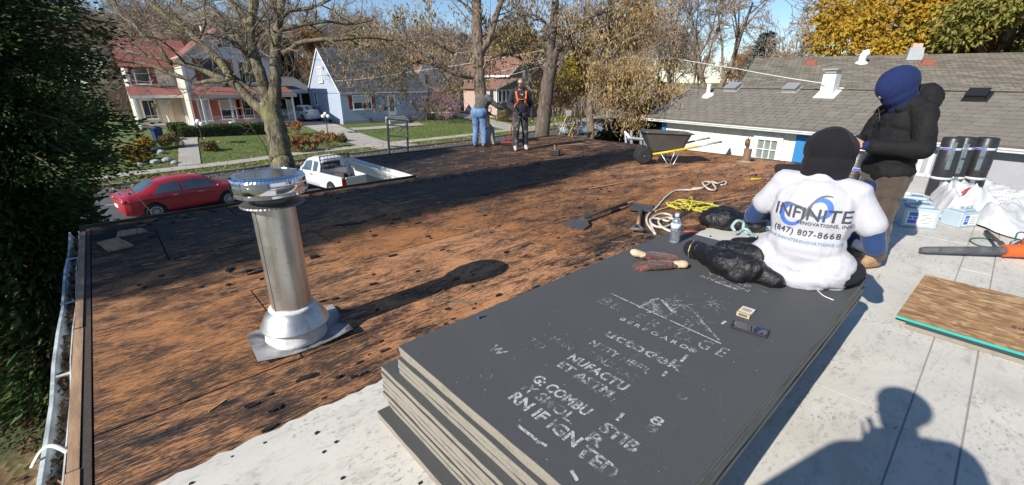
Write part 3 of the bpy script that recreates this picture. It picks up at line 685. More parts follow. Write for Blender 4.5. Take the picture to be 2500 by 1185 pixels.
# ---------------------------------------------------------------- bigger roof behind it
zz = 2.58; H1 = Vector((0, 0, EYE)) + ray(1845, 140) * 20; H2 = Vector((0, 0, EYE)) + ray(2500, 141) * 16.2; H1.z = H2.z = zz; hd = (H2 - H1).normalized(); H2 = H2 + hd * 5
L1 = Vector((0, 0, EYE)) + ray(1800, 214) * 17; L1.z = 1.34; L2 = H2 + (L1 - H1); 
L1b = L1 + (L1 - H1) * 0.35; L2b = L2 + (L2 - H2) * 0.35
bb = thing('large_shingled_building', 'larger building with a brown grey shingle roof rising behind the cream building', 'building', (L1.x, L1.y, S)); o = bb.location.copy()
part('roof', slab(L1b, L2b, H2, H1, 0.08), m_sh_far, bb, off=o)
B1, B2 = H1 + (H1 - L1b) * 1.0, H2 + (H2 - L2b) * 1.0; B1.z = B2.z = L1b.z; part('roof', slab(H1 - ZV * 0.003, H2 - ZV * 0.003, B2, B1, 0.08), m_sh_far, bb, off=o)
shingles_to(bb, o, shingle_rows(L1b, L2b, H2, H1, 0.15, 0.34, rng, lift=0.024), m_sh_far, 0)
q = [L1b.lerp(B1, 0.06), L2b.lerp(B2, 0.06), L2b.lerp(B2, 0.94), L1b.lerp(B1, 0.94)]
mb = MB(); mb.prism([(p.x, p.y, S - 0.3) for p in q], (0, 0, L1b.z - S + 0.2)); part('wall', mb, m_cream, bb, off=o)
mb = MB(); mb.prism([L1b.lerp(B1, 0.08) , L1b.lerp(B1, 0.92), H1 - ZV * 0.12], hd * 0.1); part('gable', mb, m_cream, bb, off=o)
nrm2 = (L2b - L1b).cross(H1 - L1b).normalized(); RM2 = Matrix((hd, nrm2.cross(hd), nrm2)).transposed()
def on2(px, py): return ray_plane(px, py, H1, nrm2)
mv = M('rust_red_vent', (0.28, 0.10, 0.07), 0.6, 0.15, 8, 0.1, 30)
for px, py, lb in ((1978, 158, 'rust red vent on the left of the far roof'), (2262, 158, 'rust red vent right of the curved flue')):
    p = on2(px, py); mb = MB(); mb.box(p + nrm2 * 0.12, (0.36, 0.3, 0.16), RM2, taper=0.85); mb.box(p + nrm2 * 0.03, (0.5, 0.45, 0.03), RM2); v = part('roof_vent', mb, mv, bb, off=o); v['label'] = lb
p = on2(2103, 155); mb = MB(); mb.tube([p, p + ZV * 0.25, p + ZV * 0.36 + hd * 0.05, p + ZV * 0.40 + hd * 0.16], [0.13, 0.13, 0.15, 0.13], 12); mb.lathe([(0.24, 0), (0.15, 0.08)], 12, p, RM2); part('curved_flue', mb, m_white, bb, off=o, auto=40)
p = on2(2229, 146); mb = MB(); mb.box(p + ZV * 0.2, (0.5, 0.4, 0.45), Matrix.Rotation(math.atan2(hd.y, hd.x), 3, 'Z'), taper=0.85); part('flue_box', mb, m_metalgrey, bb, off=o)
mb = MB(); mb.box(p + ZV * 0.5, (0.3, 0.28, 0.14), Matrix.Rotation(math.atan2(hd.y, hd.x), 3, 'Z')); part('flue_cap', mb, M('pale_terracotta', (0.5, 0.36, 0.28), 0.8, 0.1, 6, 0.1, 30), bb, off=o)
# ---------------------------------------------------------------- blue house with the steep roof
u0, u1, v0, v1, g0, ez, rz_ = 18.3, 28.2, 45.8, 54.6, -2.5, 0.66, 4.8; vm = (v0 + v1) / 2
bh = thing('blue_house', 'pale blue cottage with steep charcoal roof, white gable window and red shutters', 'house', (u0, v0, g0)); o = bh.location.copy()
mb = MB(); mb.prism([(u0, v0, g0 + 0.35), (u0, v0, ez), (u0, vm, rz_ - 0.02), (u0, v1, ez), (u0, v1, g0 + 0.35)], (u1 - u0, 0, 0)); part('wall', mb, m_bluewall, bh, off=o)
mb = MB(); mb.bx(u0 - 0.02, u1, v0 - 0.02, v1, g0 - 0.5, g0 + 0.35); part('foundation', mb, m_found, bh, off=o)
sl = (rz_ - ez) / (vm - v0); ov = 0.22
for sgn, va in ((-1, v0), (1, v1)):
    e = (va + sgn * ov, ez - ov * sl + 0.09)
    A = [(u0 - 0.12, e[0], e[1]), (u1 + 0.12, e[0], e[1]), (u1 + 0.12, vm, rz_ + 0.09), (u0 - 0.12, vm, rz_ + 0.09)]
    if sgn > 0: A = [A[1], A[0], A[3], A[2]]
    part('roof', slab(*A, 0.08), m_sh_dark, bh, off=o)
    if sgn < 0: shingles_to(bh, o, shingle_rows(*A, 0.2, 0.36, rng, lift=0.03, th=0.02), m_sh_dark, 0)
    mb = MB(); mb.prism([(u0 - 0.13, e[0], e[1] - 0.16), (u0 - 0.13, e[0], e[1] + 0.0), (u0 - 0.13, vm, rz_ + 0.09), (u0 - 0.13, vm, rz_ - 0.1)][::(1 if sgn < 0 else -1)], (0.05, 0, 0)); part('barge_board', mb, m_trim, bh, off=o)
mb = MB(); mb.bx(u0 - 0.13, u1 + 0.1, v0 - ov - 0.13, v0 - ov - 0.01, ez - ov * sl - 0.03, ez - ov * sl + 0.1); part('gutter', mb, m_trim, bh, off=o)
w0 = U(782, 183, u0); window(bh, o, (u0, w0.y, w0.z), 0.85, 1.35, NEG_X, cols=2, rows=2, fw=0.1, blind=0.0, gm=m_blind)
w0 = U(772, 241, u0); window(bh, o, (u0, w0.y, w0.z), 0.6, 1.3, NEG_X, cols=1, rows=2, fw=0.09)
w0 = V(884, 250, v0); window(bh, o, (w0.x, v0, w0.z), 1.85, 1.25, NEG_Y, cols=2, rows=2, fw=0.1, shutter=m_red, sw=0.4, blind=0.45)
d0 = V(956, 258, v0); dr = MB(); obb(dr, Vector((d0.x, v0 - 0.03, -0.84)), Vector((1, 0, 0)), NEG_Y, 0.95, 0.06, 2.1); dro = part('door', dr, m_trim, bh, off=o)
mb = MB(); obb(mb, Vector((d0.x, v0 - 0.068, -0.7)), Vector((1, 0, 0)), NEG_Y, 0.5, 0.016, 1.5); part('door_pane', mb, M('reddish_door_glass', (0.24, 0.17, 0.17), 0.2, 0.2, 4, 0.0, 20), dro, off=o)
mb = MB(); mb.box((d0.x - 0.4, v0 - 0.09, -0.9), (0.04, 0.05, 0.14)); part('handle', mb, m_black, dro, off=o)
p = V(938, 240, v0); mb = MB(); mb.lathe([(0.02, -0.16), (0.09, -0.1), (0.1, 0.06), (0.03, 0.16)], 8, (p.x, v0 - 0.12, p.z)); mb.box((p.x, v0 - 0.03, p.z), (0.1, 0.06, 0.2)); part('porch_lamp', mb, m_black, bh, off=o)
p = V(938, 256, v0); mb = MB(); mb.box((p.x, v0 - 0.02, p.z + 0.05), (0.5, 0.04, 0.3)); plate = part('number_plate', mb, m_trim, bh, off=o)
nm = lettering('house_number', '336', 0.26, m_black, plate, Matrix.Translation(Vector((p.x, v0 - 0.043, p.z - 0.03)) - o) @ Matrix.Rotation(rad(90), 4, 'X'), align='CENTER', bold=0.006)
mb = MB(); mb.box((p.x, v0 - 0.08, p.z - 0.38), (0.42, 0.16, 0.32)); part('mailbox', mb, m_black, bh, off=o, bevel=0.02)
for k in range(3):
    mb = MB(); mb.bx(d0.x - 1.0, d0.x + 1.3, v0 - 0.35 - 0.3 * (3 - k), v0 - 0.05 - 0.3 * (2 - k) if k < 2 else v0 - 0.02, g0 - 0.3, g0 + 0.18 * (k + 1)); part('step', mb, m_conc, bh, off=o)
mb = MB(); mb.bx(u0 - 0.028, u0 - 0.02, v0 + 3.0, v0 + 3.9, g0 + 0.0, g0 + 0.28); part('basement_window', mb, m_black, bh, off=o)
# ---------------------------------------------------------------- carport between the houses
cv = 57.5; a = V(640, 222, cv); b = V(752, 222, cv); top = V(690, 190, cv + 6)
cp_ = thing('carport', 'open dark garage with low charcoal roof at the back of the driveway', 'garage', ((a.x + b.x) / 2, cv, -2.5)); o = cp_.location.copy()
xl, xr = a.x - 1.0, 19.6; ze = a.z
part('roof', slab((xl, cv - 0.4, ze + 0.12), (xr, cv - 0.4, ze + 0.12), (xr, cv + 6, top.z + 0.1), (xl, cv + 6, top.z + 0.1), 0.12), m_sh_dark, cp_, off=o)
mb = MB(); mb.bx(xl, xr, cv - 0.46, cv - 0.41, ze - 0.35, ze + 0.14); part('fascia', mb, m_trim, cp_, off=o)
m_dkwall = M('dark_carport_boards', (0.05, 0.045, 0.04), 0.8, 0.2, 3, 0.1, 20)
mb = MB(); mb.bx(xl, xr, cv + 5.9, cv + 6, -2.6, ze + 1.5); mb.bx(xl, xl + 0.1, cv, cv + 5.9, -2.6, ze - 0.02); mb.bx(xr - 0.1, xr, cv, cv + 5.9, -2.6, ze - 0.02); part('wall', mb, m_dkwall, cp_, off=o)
for x in (xl + 0.1, 18.15): mb = MB(); mb.bx(x - 0.09, x + 0.09, cv - 0.3, cv - 0.12, -2.6, ze - 0.3); part('post', mb, m_trim, cp_, off=o)
# ---------------------------------------------------------------- big old house with red roofs on the left
fv = 49.35; wv = 54.5; g0 = -2.6; L0, Rr, apx = 6.25, 13.5, 9.55; ez, rz_ = 3.6, 6.3
oh = thing('old_gabled_house', 'two storey white lapboard house with faded red roofs and a front porch', 'house', (L0, fv, g0)); o = oh.location.copy()
mb = MB(); mb.prism([(L0, fv, g0 - 0.4), (Rr, fv, g0 - 0.4), (Rr, fv, ez), (apx + 0.3, fv, rz_), (L0, fv, ez)], (0, 9, 0)); part('gable_wall', mb, m_lav, oh, off=o)
# side wall coloured cream as sunlit beside the shade-tinted front; corner board
mb = MB(); mb.bx(L0 - 0.05, L0 - 0.005, fv + 0.0, wv + 0.1, g0, ez + 0.05); part('side_wall', mb, m_creamlap, oh, off=o)
mb = MB(); mb.bx(L0 - 0.06, L0 + 0.16, fv - 0.05, fv - 0.004, g0, ez + 0.0); part('corner_board', mb, m_trim, oh, off=o)
mb = MB(); mb.bx(Rr - 0.16, Rr + 0.03, fv - 0.05, fv - 0.004, g0, ez + 0.0); part('corner_board', mb, m_trim, oh, off=o)
ap = apx + 0.3
for q in ((L0 - 0.45, ez - 0.37, ap, 1), (Rr + 0.45, ez - 0.33, ap, -1)):
    A = [(q[0], fv - 0.5, q[1] + 0.05), (q[2], fv - 0.5, rz_ + 0.09), (q[2], fv + 9.2, rz_ + 0.09), (q[0], fv + 9.2, q[1] + 0.05)]
    if q[3] < 0: A = A[::-1]
    A = A[::-1] if (Vector(A[1]) - Vector(A[0])).cross(Vector(A[3]) - Vector(A[0])).z < 0 else A
    part('roof', slab(*A, 0.14), m_sh_red, oh, off=o)
    B = [(q[0], fv - 0.53, q[1] - 0.16), (q[2], fv - 0.53, rz_ - 0.12), (q[2], fv - 0.53, rz_ + 0.08), (q[0], fv - 0.53, q[1] + 0.04)]
    mb = MB(); mb.prism(B if q[3] > 0 else B[::-1], (0, 0.05, 0)); part('barge_board', mb, m_creamlap if q[3] > 0 else m_trim, oh, off=o)
w0 = V(551, 100, fv); window(oh, o, (w0.x, fv, w0.z), 0.62, 1.0, NEG_Y, cols=1, rows=1, shutter=m_red, sw=0.3)
w0 = V(523, 172, fv); window(oh, o, (w0.x, fv, w0.z), 1.9, 1.75, NEG_Y, cols=2, rows=2, fw=0.09, shutter=m_red, sw=0.42, gm=m_glass, fm=m_shadebrown)
w0 = V(612, 178, fv); window(oh, o, (w0.x, fv, w0.z), 0.9, 1.7, NEG_Y, cols=1, rows=2, fw=0.08, shutter=m_black, sw=0.35)
# wing to the left
wl = V(296, 141, wv).x; pf = wv - 2.3
mb = MB(); mb.bx(wl, L0 - 0.06, wv, wv + 6, g0 - 0.4, 3.0); part('wing_wall', mb, m_creamlap, oh, off=o)
mb = MB(); mb.bx(wl - 0.02, wl + 0.2, wv - 0.05, wv - 0.004, g0, 3.0); part('corner_board', mb, m_trim, oh, off=o)
part('roof', slab((wl - 0.4, wv - 0.5, 2.85), (L0 + 1.6, wv - 0.5, 2.85), (L0 + 1.6, wv + 3.4, 5.45), (wl - 0.4, wv + 3.4, 5.45), 0.14), m_sh_red, oh, off=o)
part('roof', slab((wl - 0.4, wv + 3.4, 5.445), (L0 + 1.6, wv + 3.4, 5.445), (L0 + 1.6, wv + 7, 2.85), (wl - 0.4, wv + 7, 2.85), 0.14), m_sh_red, oh, off=o)
w0 = V(345, 180, wv); window(oh, o, (w0.x, wv, w0.z), 0.95, 1.7, NEG_Y, cols=1, rows=2, fw=0.09, shutter=m_red, sw=0.42)
# wing porch: red roof, beige wall, door, side window, rail
part('porch_roof', slab((wl - 0.3, pf - 0.2, 0.42), (L0 - 0.1, pf - 0.2, 0.42), (L0 - 0.1, wv - 0.01, 1.2), (wl - 0.3, wv - 0.01, 1.2), 0.1), m_sh_red, oh, off=o)
mb = MB(); mb.bx(wl - 0.3, L0 - 0.1, pf - 0.24, pf - 0.21, 0.2, 0.44); part('fascia', mb, m_trim, oh, off=o)
mb = MB(); mb.bx(wl, L0 - 0.07, wv - 0.04, wv - 0.006, g0, 0.9); part('porch_wall', mb, m_beige, oh, off=o)
d0 = V(405, 265, wv - 0.05); mb = MB(); obb(mb, Vector((d0.x, wv - 0.07, g0 + 1.55)), Vector((1, 0, 0)), NEG_Y, 0.95, 0.05, 2.1); dro = part('door', mb, M('cream_door_paint', (0.66, 0.58, 0.42), 0.5, 0.06, 4, 0.05, 20), oh, off=o)
mb = MB(); obb(mb, Vector((d0.x, wv - 0.1, g0 + 2.05)), Vector((1, 0, 0)), NEG_Y, 0.6, 0.02, 0.8); part('door_pane', mb, m_blind, dro, off=o)
w0 = V(365, 265, wv - 0.05); window(oh, o, (w0.x, wv - 0.05, g0 + 1.75), 0.9, 1.6, NEG_Y, cols=2, rows=1)
mb = MB(); mb.bx(wl - 0.1, L0 - 0.1, pf + 0.1, wv - 0.05, g0 - 0.4, g0 + 0.45); part('porch_floor', mb, m_beige, oh, off=o)
for k in range(4): mb = MB(); mb.bx(4.6, L0 - 0.15, pf + 0.08 - 0.3 * (4 - k), pf + 0.08 - 0.3 * (3 - k), g0 - 0.4, g0 + 0.11 * (k + 1) - 0.04); part('step', mb, m_beige, oh, off=o)
def railing(p, q, z0, z1, mat, name='railing', n=14):
    mb = MB(); p = Vector(p); q = Vector(q); d = q - p
    for z in (z0 + 0.08, z1): mb.tube([p + ZV * z, q + ZV * z], 0.025, 5)
    for k in range(n + 1):
        a = p + d * (k / n); mb.tube([a + ZV * z0, a + ZV * z1], 0.012 if 0 < k < n else 0.03, 5)
    return part(name, mb, mat, oh, off=o)
railing((wl, pf + 0.15, g0 + 0.45), (4.55, pf + 0.15, g0 + 0.45), 0, 0.85, m_trim)
for x in (4.58, L0 - 0.2): railing((x, pf - 1.1, g0 - 0.1), (x, pf + 0.1, g0 + 0.45), 0, 0.85, m_trim, 'handrail', 5)
mb = MB(); mb.bx(wl - 0.05, wl + 0.1, pf, pf + 0.15, g0 + 0.4, 0.25); part('porch_post', mb, m_trim, oh, off=o)
# main porch under the gable
pv = 46.9; pe = V(600, 233, pv).z
part('porch_roof', slab((L0 + 0.35, pv - 0.35, pe + 0.05), (14.4, pv - 0.35, pe + 0.05), (14.2, fv - 0.01, pe + 0.78), (L0 + 0.35, fv - 0.01, pe + 0.78), 0.1), m_sh_red, oh, off=o)
mb = MB(); mb.bx(L0 + 0.33, 14.42, pv - 0.42, pv - 0.36, pe - 0.2, pe + 0.08); part('fascia', mb, M('grey_porch_gutter', (0.45, 0.42, 0.40), 0.6, 0.1, 4, 0.1, 20), oh, off=o)
mb = MB(); mb.bx(L0 + 0.4, 14.3, pv, fv - 0.06, g0 - 0.4, g0 + 0.5); part('porch_floor', mb, M('salmon_porch_floor', (0.44, 0.24, 0.18), 0.7, 0.1, 3, 0.1, 20), oh, off=o)
mb = MB(); mb.bx(L0 + 0.2, Rr - 0.2, fv - 0.05, fv - 0.006, g0 + 0.5, pe + 0.6); part('porch_wall', mb, M('pinkish_porch_wall', (0.50, 0.37, 0.32), 0.7, 0.08, 3, 0.1, 20), oh, off=o)
for px, w, h in ((500, 0.8, 1.75), (557, 1.15, 1.6), (605, 0.8, 1.6)):
    w0 = V(px, 268, fv); window(oh, o, (w0.x, fv - 0.05, g0 + 1.75), w, h, NEG_Y, cols=1, rows=2, shutter=m_orange, sw=0.38, blind=0.6 if px != 605 else 0, gm=m_blind if px == 500 else m_glass)
for x in (L0 + 0.55, 8.9, 11.2, 14.1): mb = MB(); mb.bx(x - 0.08, x + 0.08, pv + 0.02, pv + 0.18, g0 + 0.5, pe - 0.05); part('porch_post', mb, m_trim, oh, off=o)
for x0, x1 in ((L0 + 0.6, 8.85), (8.95, 11.15), (11.25, 14.05)): railing((x0, pv + 0.1, g0 + 0.5), (x1, pv + 0.1, g0 + 0.5), 0, 0.8, m_trim, 'railing', 18)
railing((14.2, pv + 0.2, g0 - 0.1), (14.2, fv, g0 - 0.1), 0, 2.6, m_trim, 'trellis', 12)
# chimney on the red roof
p = V(495, 70, fv + 5); mb = MB(); mb.bx(p.x - 0.2, p.x + 0.2, fv + 4.8, fv + 5.2, 4.5, p.z + 0.25); part('chimney', mb, m_trim, oh, off=o)
# ---------------------------------------------------------------- pink house right of the middle trunk, shaded walls coloured brown
c = G(1213, 283, -2.5); u0, v0, g0 = c.x, c.y, -2.5; um = V(1256, 217, v0).x
ph = thing('brown_gabled_house', 'tan house, shade-brown front, with red brown roof and glazed front porch behind the workers', 'house', (u0, v0, g0)); o = ph.location.copy()
pz = V(1213, 217, v0).z
mb = MB(); mb.bx(u0, um, v0, v0 + 7, g0 - 0.6, pz); part('porch_wall', mb, m_sunpink, ph, off=o)
mb = MB(); mb.bx(u0 + 0.03, um, v0 - 0.04, v0 - 0.006, g0, pz); part('porch_front', mb, m_shadebrown, ph, off=o)  # street side given the brown that stands for shade
for k in range(4):
    wx = u0 + 0.5 + (um - u0 - 0.8) * k / 3.3; window(ph, o, (wx, v0 - 0.04, pz - 0.9), 0.45, 1.35, NEG_Y, cols=1, rows=1, fw=0.08, sill=False)
for k in range(3): window(ph, o, (u0, v0 + 0.9 + k * 1.5, pz - 0.9), 0.85, 1.3, NEG_X, cols=1, rows=1, fw=0.1, sill=False)
mb = MB(); mb.bx(u0 - 0.06, u0 + 0.06, v0 - 0.09, v0 + 0.03, g0 - 0.5, pz); part('corner_board', mb, m_trim, ph, off=o)
mz = V(1230, 178, v0 + 1.0).z; ridge = V(1290, 133, v0 + 1.0)
part('porch_roof', slab((u0 - 0.4, v0 - 0.4, pz + 0.02), (um + 0.1, v0 - 0.4, pz + 1.25), (um + 0.1, v0 + 7.3, pz + 1.25), (u0 - 0.4, v0 + 7.3, pz + 0.02), 0.12), m_sh_brown, ph, off=o)
mb = MB(); mb.prism([(u0 - 0.4, v0 - 0.44, pz - 0.16), (um + 0.1, v0 - 0.44, pz + 1.07), (um + 0.1, v0 - 0.44, pz + 1.22), (u0 - 0.4, v0 - 0.44, pz + 0.0)], (0, 0.04, 0)); part('barge_board', mb, m_trim, ph, off=o)
mb = MB(); mb.prism([(u0 + 0.05, v0 + 0.0, pz), (um, v0 + 0.0, pz), (um, v0 + 0.0, pz + 1.1)], (0, 0.2, 0)); part('porch_gable', mb, m_shadebrown, ph, off=o)
ur = ridge.x; ue = 2 * ur - um; rzz = ridge.z
mb = MB(); mb.prism([(um + 0.02, v0 + 1, g0 - 0.6), (ue, v0 + 1, g0 - 0.6), (ue, v0 + 1, mz), (ur, v0 + 1, rzz), (um + 0.02, v0 + 1, mz)], (0, 10, 0)); part('wall', mb, m_shadebrown, ph, off=o)
mb = MB(); mb.bx(um - 0.03, um + 0.015, v0 + 1.0, v0 + 11, pz + 1.0, mz); part('side_wall', mb, m_sunpink, ph, off=o)  # side towards the sun given the lit pinkish tone
for A in ([(um - 0.5, v0 + 0.5, mz - 0.3), (ur, v0 + 0.5, rzz + 0.1), (ur, v0 + 11.4, rzz + 0.1), (um - 0.5, v0 + 11.4, mz - 0.3)], [(ur, v0 + 0.5, rzz + 0.095), (ue + 0.5, v0 + 0.5, mz - 0.3), (ue + 0.5, v0 + 11.4, mz - 0.3), (ur, v0 + 11.4, rzz + 0.095)]): part('roof', slab(*A, 0.14), m_sh_brown, ph, off=o)
for x0, z0, x1, z1 in ((um - 0.5, mz - 0.5, ur, rzz - 0.1), (ur, rzz - 0.1, ue + 0.5, mz - 0.5)):
    mb = MB(); mb.prism([(x0, v0 + 0.46, z0), (x1, v0 + 0.46, z1), (x1, v0 + 0.46, z1 + 0.17), (x0, v0 + 0.46, z0 + 0.17)], (0, 0.04, 0)); part('barge_board', mb, m_trim, ph, off=o)
mb = MB(); mb.bx(um - 0.56, um - 0.48, v0 + 0.5, v0 + 11.4, mz - 0.5, mz - 0.28); part('gutter', mb, m_trim, ph, off=o)
window(ph, o, (um - 0.03, v0 + 2.6, (mz + pz + 1.2) / 2 - 0.05), 0.7, 0.6, NEG_X, cols=1, rows=1, fw=0.1, sill=False)
w0 = V(1283, 183, v0 + 1); window(ph, o, (w0.x, v0 + 1, w0.z), 0.9, 1.7, NEG_Y, cols=1, rows=2, fw=0.1)
p = V(1222, 252, v0); mb = MB(); mb.box((p.x, v0 - 0.05, p.z), (0.35, 0.03, 0.22)); part('number_plate', mb, m_trim, ph, off=o)
# small planter beside it
# ---------------------------------------------------------------- more distant houses
def plain_house(label, name, u0, u1, v0, v1, g0, ez, rz_, wm, rm, along='u', wins=(), cat='house'):
    t = thing(name, label, cat, ((u0 + u1) / 2, (v0 + v1) / 2, g0)); o = t.location.copy(); mb = MB()
    if along == 'u': mb.prism([(u0, v0, g0 - 0.5), (u0, v0, ez), (u0, (v0 + v1) / 2, rz_), (u0, v1, ez), (u0, v1, g0 - 0.5)], (u1 - u0, 0, 0))
    else: mb.prism([(u0, v0, g0 - 0.5), (u1, v0, g0 - 0.5), (u1, v0, ez), ((u0 + u1) / 2, v0, rz_), (u0, v0, ez)], (0, v1 - v0, 0))
    part('wall', mb, wm, t, off=o); um, vm = (u0 + u1) / 2, (v0 + v1) / 2; e = 0.5
    if along == 'u':
        q = (rz_ - ez) / (vm - v0); R = [[(u0 - e, v0 - e, ez - e * q + .1), (u1 + e, v0 - e, ez - e * q + .1), (u1 + e, vm, rz_ + .1), (u0 - e, vm, rz_ + .1)], [(u0 - e, vm, rz_ + .096), (u1 + e, vm, rz_ + .096), (u1 + e, v1 + e, ez - e * q + .1), (u0 - e, v1 + e, ez - e * q + .1)]]
        mb = MB(); mb.bx(u0 - e, u1 + e, v0 - e - 0.1, v0 - e - 0.01, ez - e * q - 0.1, ez - e * q + 0.08); part('gutter', mb, m_trim, t, off=o)
    else:
        q = (rz_ - ez) / (um - u0); R = [[(u0 - e, v0 - e, ez - e * q + .1), (um, v0 - e, rz_ + .1), (um, v1 + e, rz_ + .1), (u0 - e, v1 + e, ez - e * q + .1)], [(um, v0 - e, rz_ + .096), (u1 + e, v0 - e, ez - e * q + .1), (u1 + e, v1 + e, ez - e * q + .1), (um, v1 + e, rz_ + .096)]]
        for x0, z0, x1, z1 in ((u0 - e, ez - e * q - .15, um, rz_ - .15), (um, rz_ - .15, u1 + e, ez - e * q - .15)):
            mb = MB(); mb.prism([(x0, v0 - e - .05, z0), (x1, v0 - e - .05, z1), (x1, v0 - e - .05, z1 + .25), (x0, v0 - e - .05, z0 + .25)], (0, 0.05, 0)); part('barge_board', mb, m_trim, t, off=o)
    for A in R: part('roof', slab(*A, 0.15), rm, t, off=o)
    for (x, y, z, w, h, N, cc, rr) in wins: window(t, o, (x, y, z), w, h, N, cols=cc, rows=rr, fw=0.1, sill=False)
    return t
m_whitelap = m_siding('bright_white_siding', (0.74, 0.74, 0.72), 0.15, 'Z', 0.6)
plain_house('white gabled house with red brown roof half hidden behind the middle trunk', 'white_gabled_house', 33.5, 39.8, 58, 68, -2.4, 1.7, 5.4, m_whitelap, m_sh_brown, 'v', [(36.2, 58, 1.9, 0.9, 1.3, NEG_Y, 1, 2), (38, 58, -0.6, 1.1, 1.4, NEG_Y, 2, 2), (33.5, 61, -0.6, 1.0, 1.4, NEG_X, 1, 2), (33.5, 64, -0.6, 1.0, 1.4, NEG_X, 1, 2)])
a = G(1310, 232, -1.6); b = G(1450, 232, -1.6)
plain_house('long low white house on the lawn across the side street', 'white_ranch_house', a.x - 3, a.x + 7, a.y - 8, a.y - 1, -1.7, 1.5, 4.0, m_whitelap, m_sh_dark, 'v', [(a.x + 3, a.y - 8, 0.3, 1.4, 1.2, NEG_Y, 2, 1), (a.x - 3, a.y - 5, 0.3, 1.2, 1.2, NEG_X, 2, 1)])
plain_house('low white garage wing with grey roof right of the white house', 'white_garage_wing', a.x + 8, a.x + 22, a.y - 12, a.y - 5, -1.7, 1.2, 3.2, m_whitelap, m_sh_dark, 'u', [(a.x + 11, a.y - 12, 0.2, 1.2, 1.0, NEG_Y, 1, 2), (a.x + 16, a.y - 12, 0.2, 1.6, 1.2, NEG_Y, 2, 2)])

# ================================================================ trees, shrubs, hedges
def m_bark(name, c1, c2, moss=None):
    t = NT(name); st = t.coord(scale=(1, 1, 0.16)); n = t.noise(st, 14, 6, 0.65, 0.4); b = t.noise(t.coord(), 1.3, 4); f = t.noise(t.coord(), 9, 5)
    c = t.mix(t.ramp(n, [(0.35, 0), (0.65, 1)]), c1, c2); c = t.hsv(c, v=t.math('MULTIPLY_ADD', f, 0.6, 0.7))
    if moss: c = t.mix(t.ramp(b, [(0.5, 0.0), (0.68, 0.6)]), c, moss)
    return t.color(c).set(Roughness=0.95).bump(n, 0.9, 0.05).m
def m_leaf(name, c1, c2, c3=None, rough=0.65, trans=0.0):
    t = NT(name); r = t.new('NewGeometry').outputs['Random Per Island']; n = t.noise(t.coord(world=True), 0.6, 3)
    c = t.ramp(r, [(0.0, c1), (0.6, c2), (1.0, c3 or c2)]); c = t.hsv(c, v=t.math('MULTIPLY_ADD', n, 0.7, 0.65))
    t.color(c).set(Roughness=rough); t.b.inputs['Specular IOR Level'].default_value = 0.25
    if trans:
        tr = t.new('BsdfTranslucent'); t.link(c, tr.inputs[0]); mx = t.new('MixShader'); mx.inputs[0].default_value = trans; t.link(t.b.outputs[0], mx.inputs[1]); t.link(tr.outputs[0], mx.inputs[2]); t.link(mx.outputs[0], t.out.inputs[0])
    return t.m
bark_olive = m_bark('mossy_grey_bark', (0.055, 0.045, 0.03), (0.24, 0.20, 0.13), (0.20, 0.20, 0.06)); bark_grey = m_bark('furrowed_grey_bark', (0.06, 0.045, 0.032), (0.25, 0.19, 0.14)); bark_brown = m_bark('brown_far_bark', (0.12, 0.09, 0.065), (0.34, 0.26, 0.18))
m_twig_pale = M('pale_grey_twigs', (0.30, 0.25, 0.19), 0.9, 0.3, 3, 0, 20); m_twig_far = M('brown_far_twigs', (0.30, 0.225, 0.165), 0.9, 0.35, 0.5, 0, 20, world=True); m_twig_pink = M('pinkish_shrub_twigs', (0.30, 0.17, 0.17), 0.9, 0.3, 1.0, 0, 20)
lf_tan = m_leaf('dead_tan_leaf', (0.24, 0.15, 0.06), (0.45, 0.31, 0.13), (0.60, 0.46, 0.24), trans=0.3); lf_dark = m_leaf('dead_dark_leaf', (0.12, 0.08, 0.045), (0.24, 0.165, 0.085), (0.36, 0.26, 0.12), trans=0.25)
lf_gold = m_leaf('golden_leaf', (0.34, 0.19, 0.02), (0.50, 0.30, 0.03), (0.42, 0.34, 0.05), trans=0.3); lf_olive = m_leaf('olive_green_leaf', (0.14, 0.15, 0.03), (0.26, 0.25, 0.06), (0.36, 0.30, 0.08), trans=0.3)
lf_cedar = m_leaf('dark_cedar_spray', (0.025, 0.055, 0.018), (0.055, 0.105, 0.030), (0.12, 0.16, 0.045), 0.6, trans=0.12); lf_cedar_brown = m_leaf('browned_cedar_spray', (0.09, 0.05, 0.02), (0.17, 0.10, 0.05), (0.08, 0.09, 0.03), 0.8, trans=0.12)
lf_blue = m_leaf('blue_spruce_needles', (0.05, 0.085, 0.08), (0.11, 0.16, 0.16), (0.17, 0.22, 0.21), 0.7); lf_hedge = m_leaf('clipped_hedge_leaf', (0.03, 0.05, 0.012), (0.07, 0.10, 0.025), (0.12, 0.15, 0.04)); lf_darkgreen = m_leaf('dark_evergreen_leaf', (0.012, 0.022, 0.009), (0.03, 0.05, 0.018), (0.07, 0.085, 0.03))
lf_shrub = m_leaf('tan_green_shrub_leaf', (0.10, 0.085, 0.03), (0.20, 0.16, 0.06), (0.30, 0.22, 0.09)); lf_rust = m_leaf('rust_leaf', (0.24, 0.10, 0.03), (0.38, 0.20, 0.07), (0.44, 0.28, 0.11), trans=0.3)
def rot_to(d): return Vector((0, 0, 1)).rotation_difference(Vector(d).normalized()).to_matrix()
def leaf(mb, p, d, L, w, rng):
    """one leaf: a folded blade hanging along d"""
    d = Vector(d).normalized(); s = d.cross(Vector((rng.uniform(-1, 1), rng.uniform(-1, 1), rng.uniform(-1, 1))))
    if s.length < 1e-3: s = d.orthogonal()
    s.normalize(); n = s.cross(d) * (w * 0.35)
    mb.add([p, p + d * L * 0.45 + s * w / 2 + n, p + d * L, p + d * L * 0.45 - s * w / 2 + n], [(0, 1, 2), (0, 2, 3)])
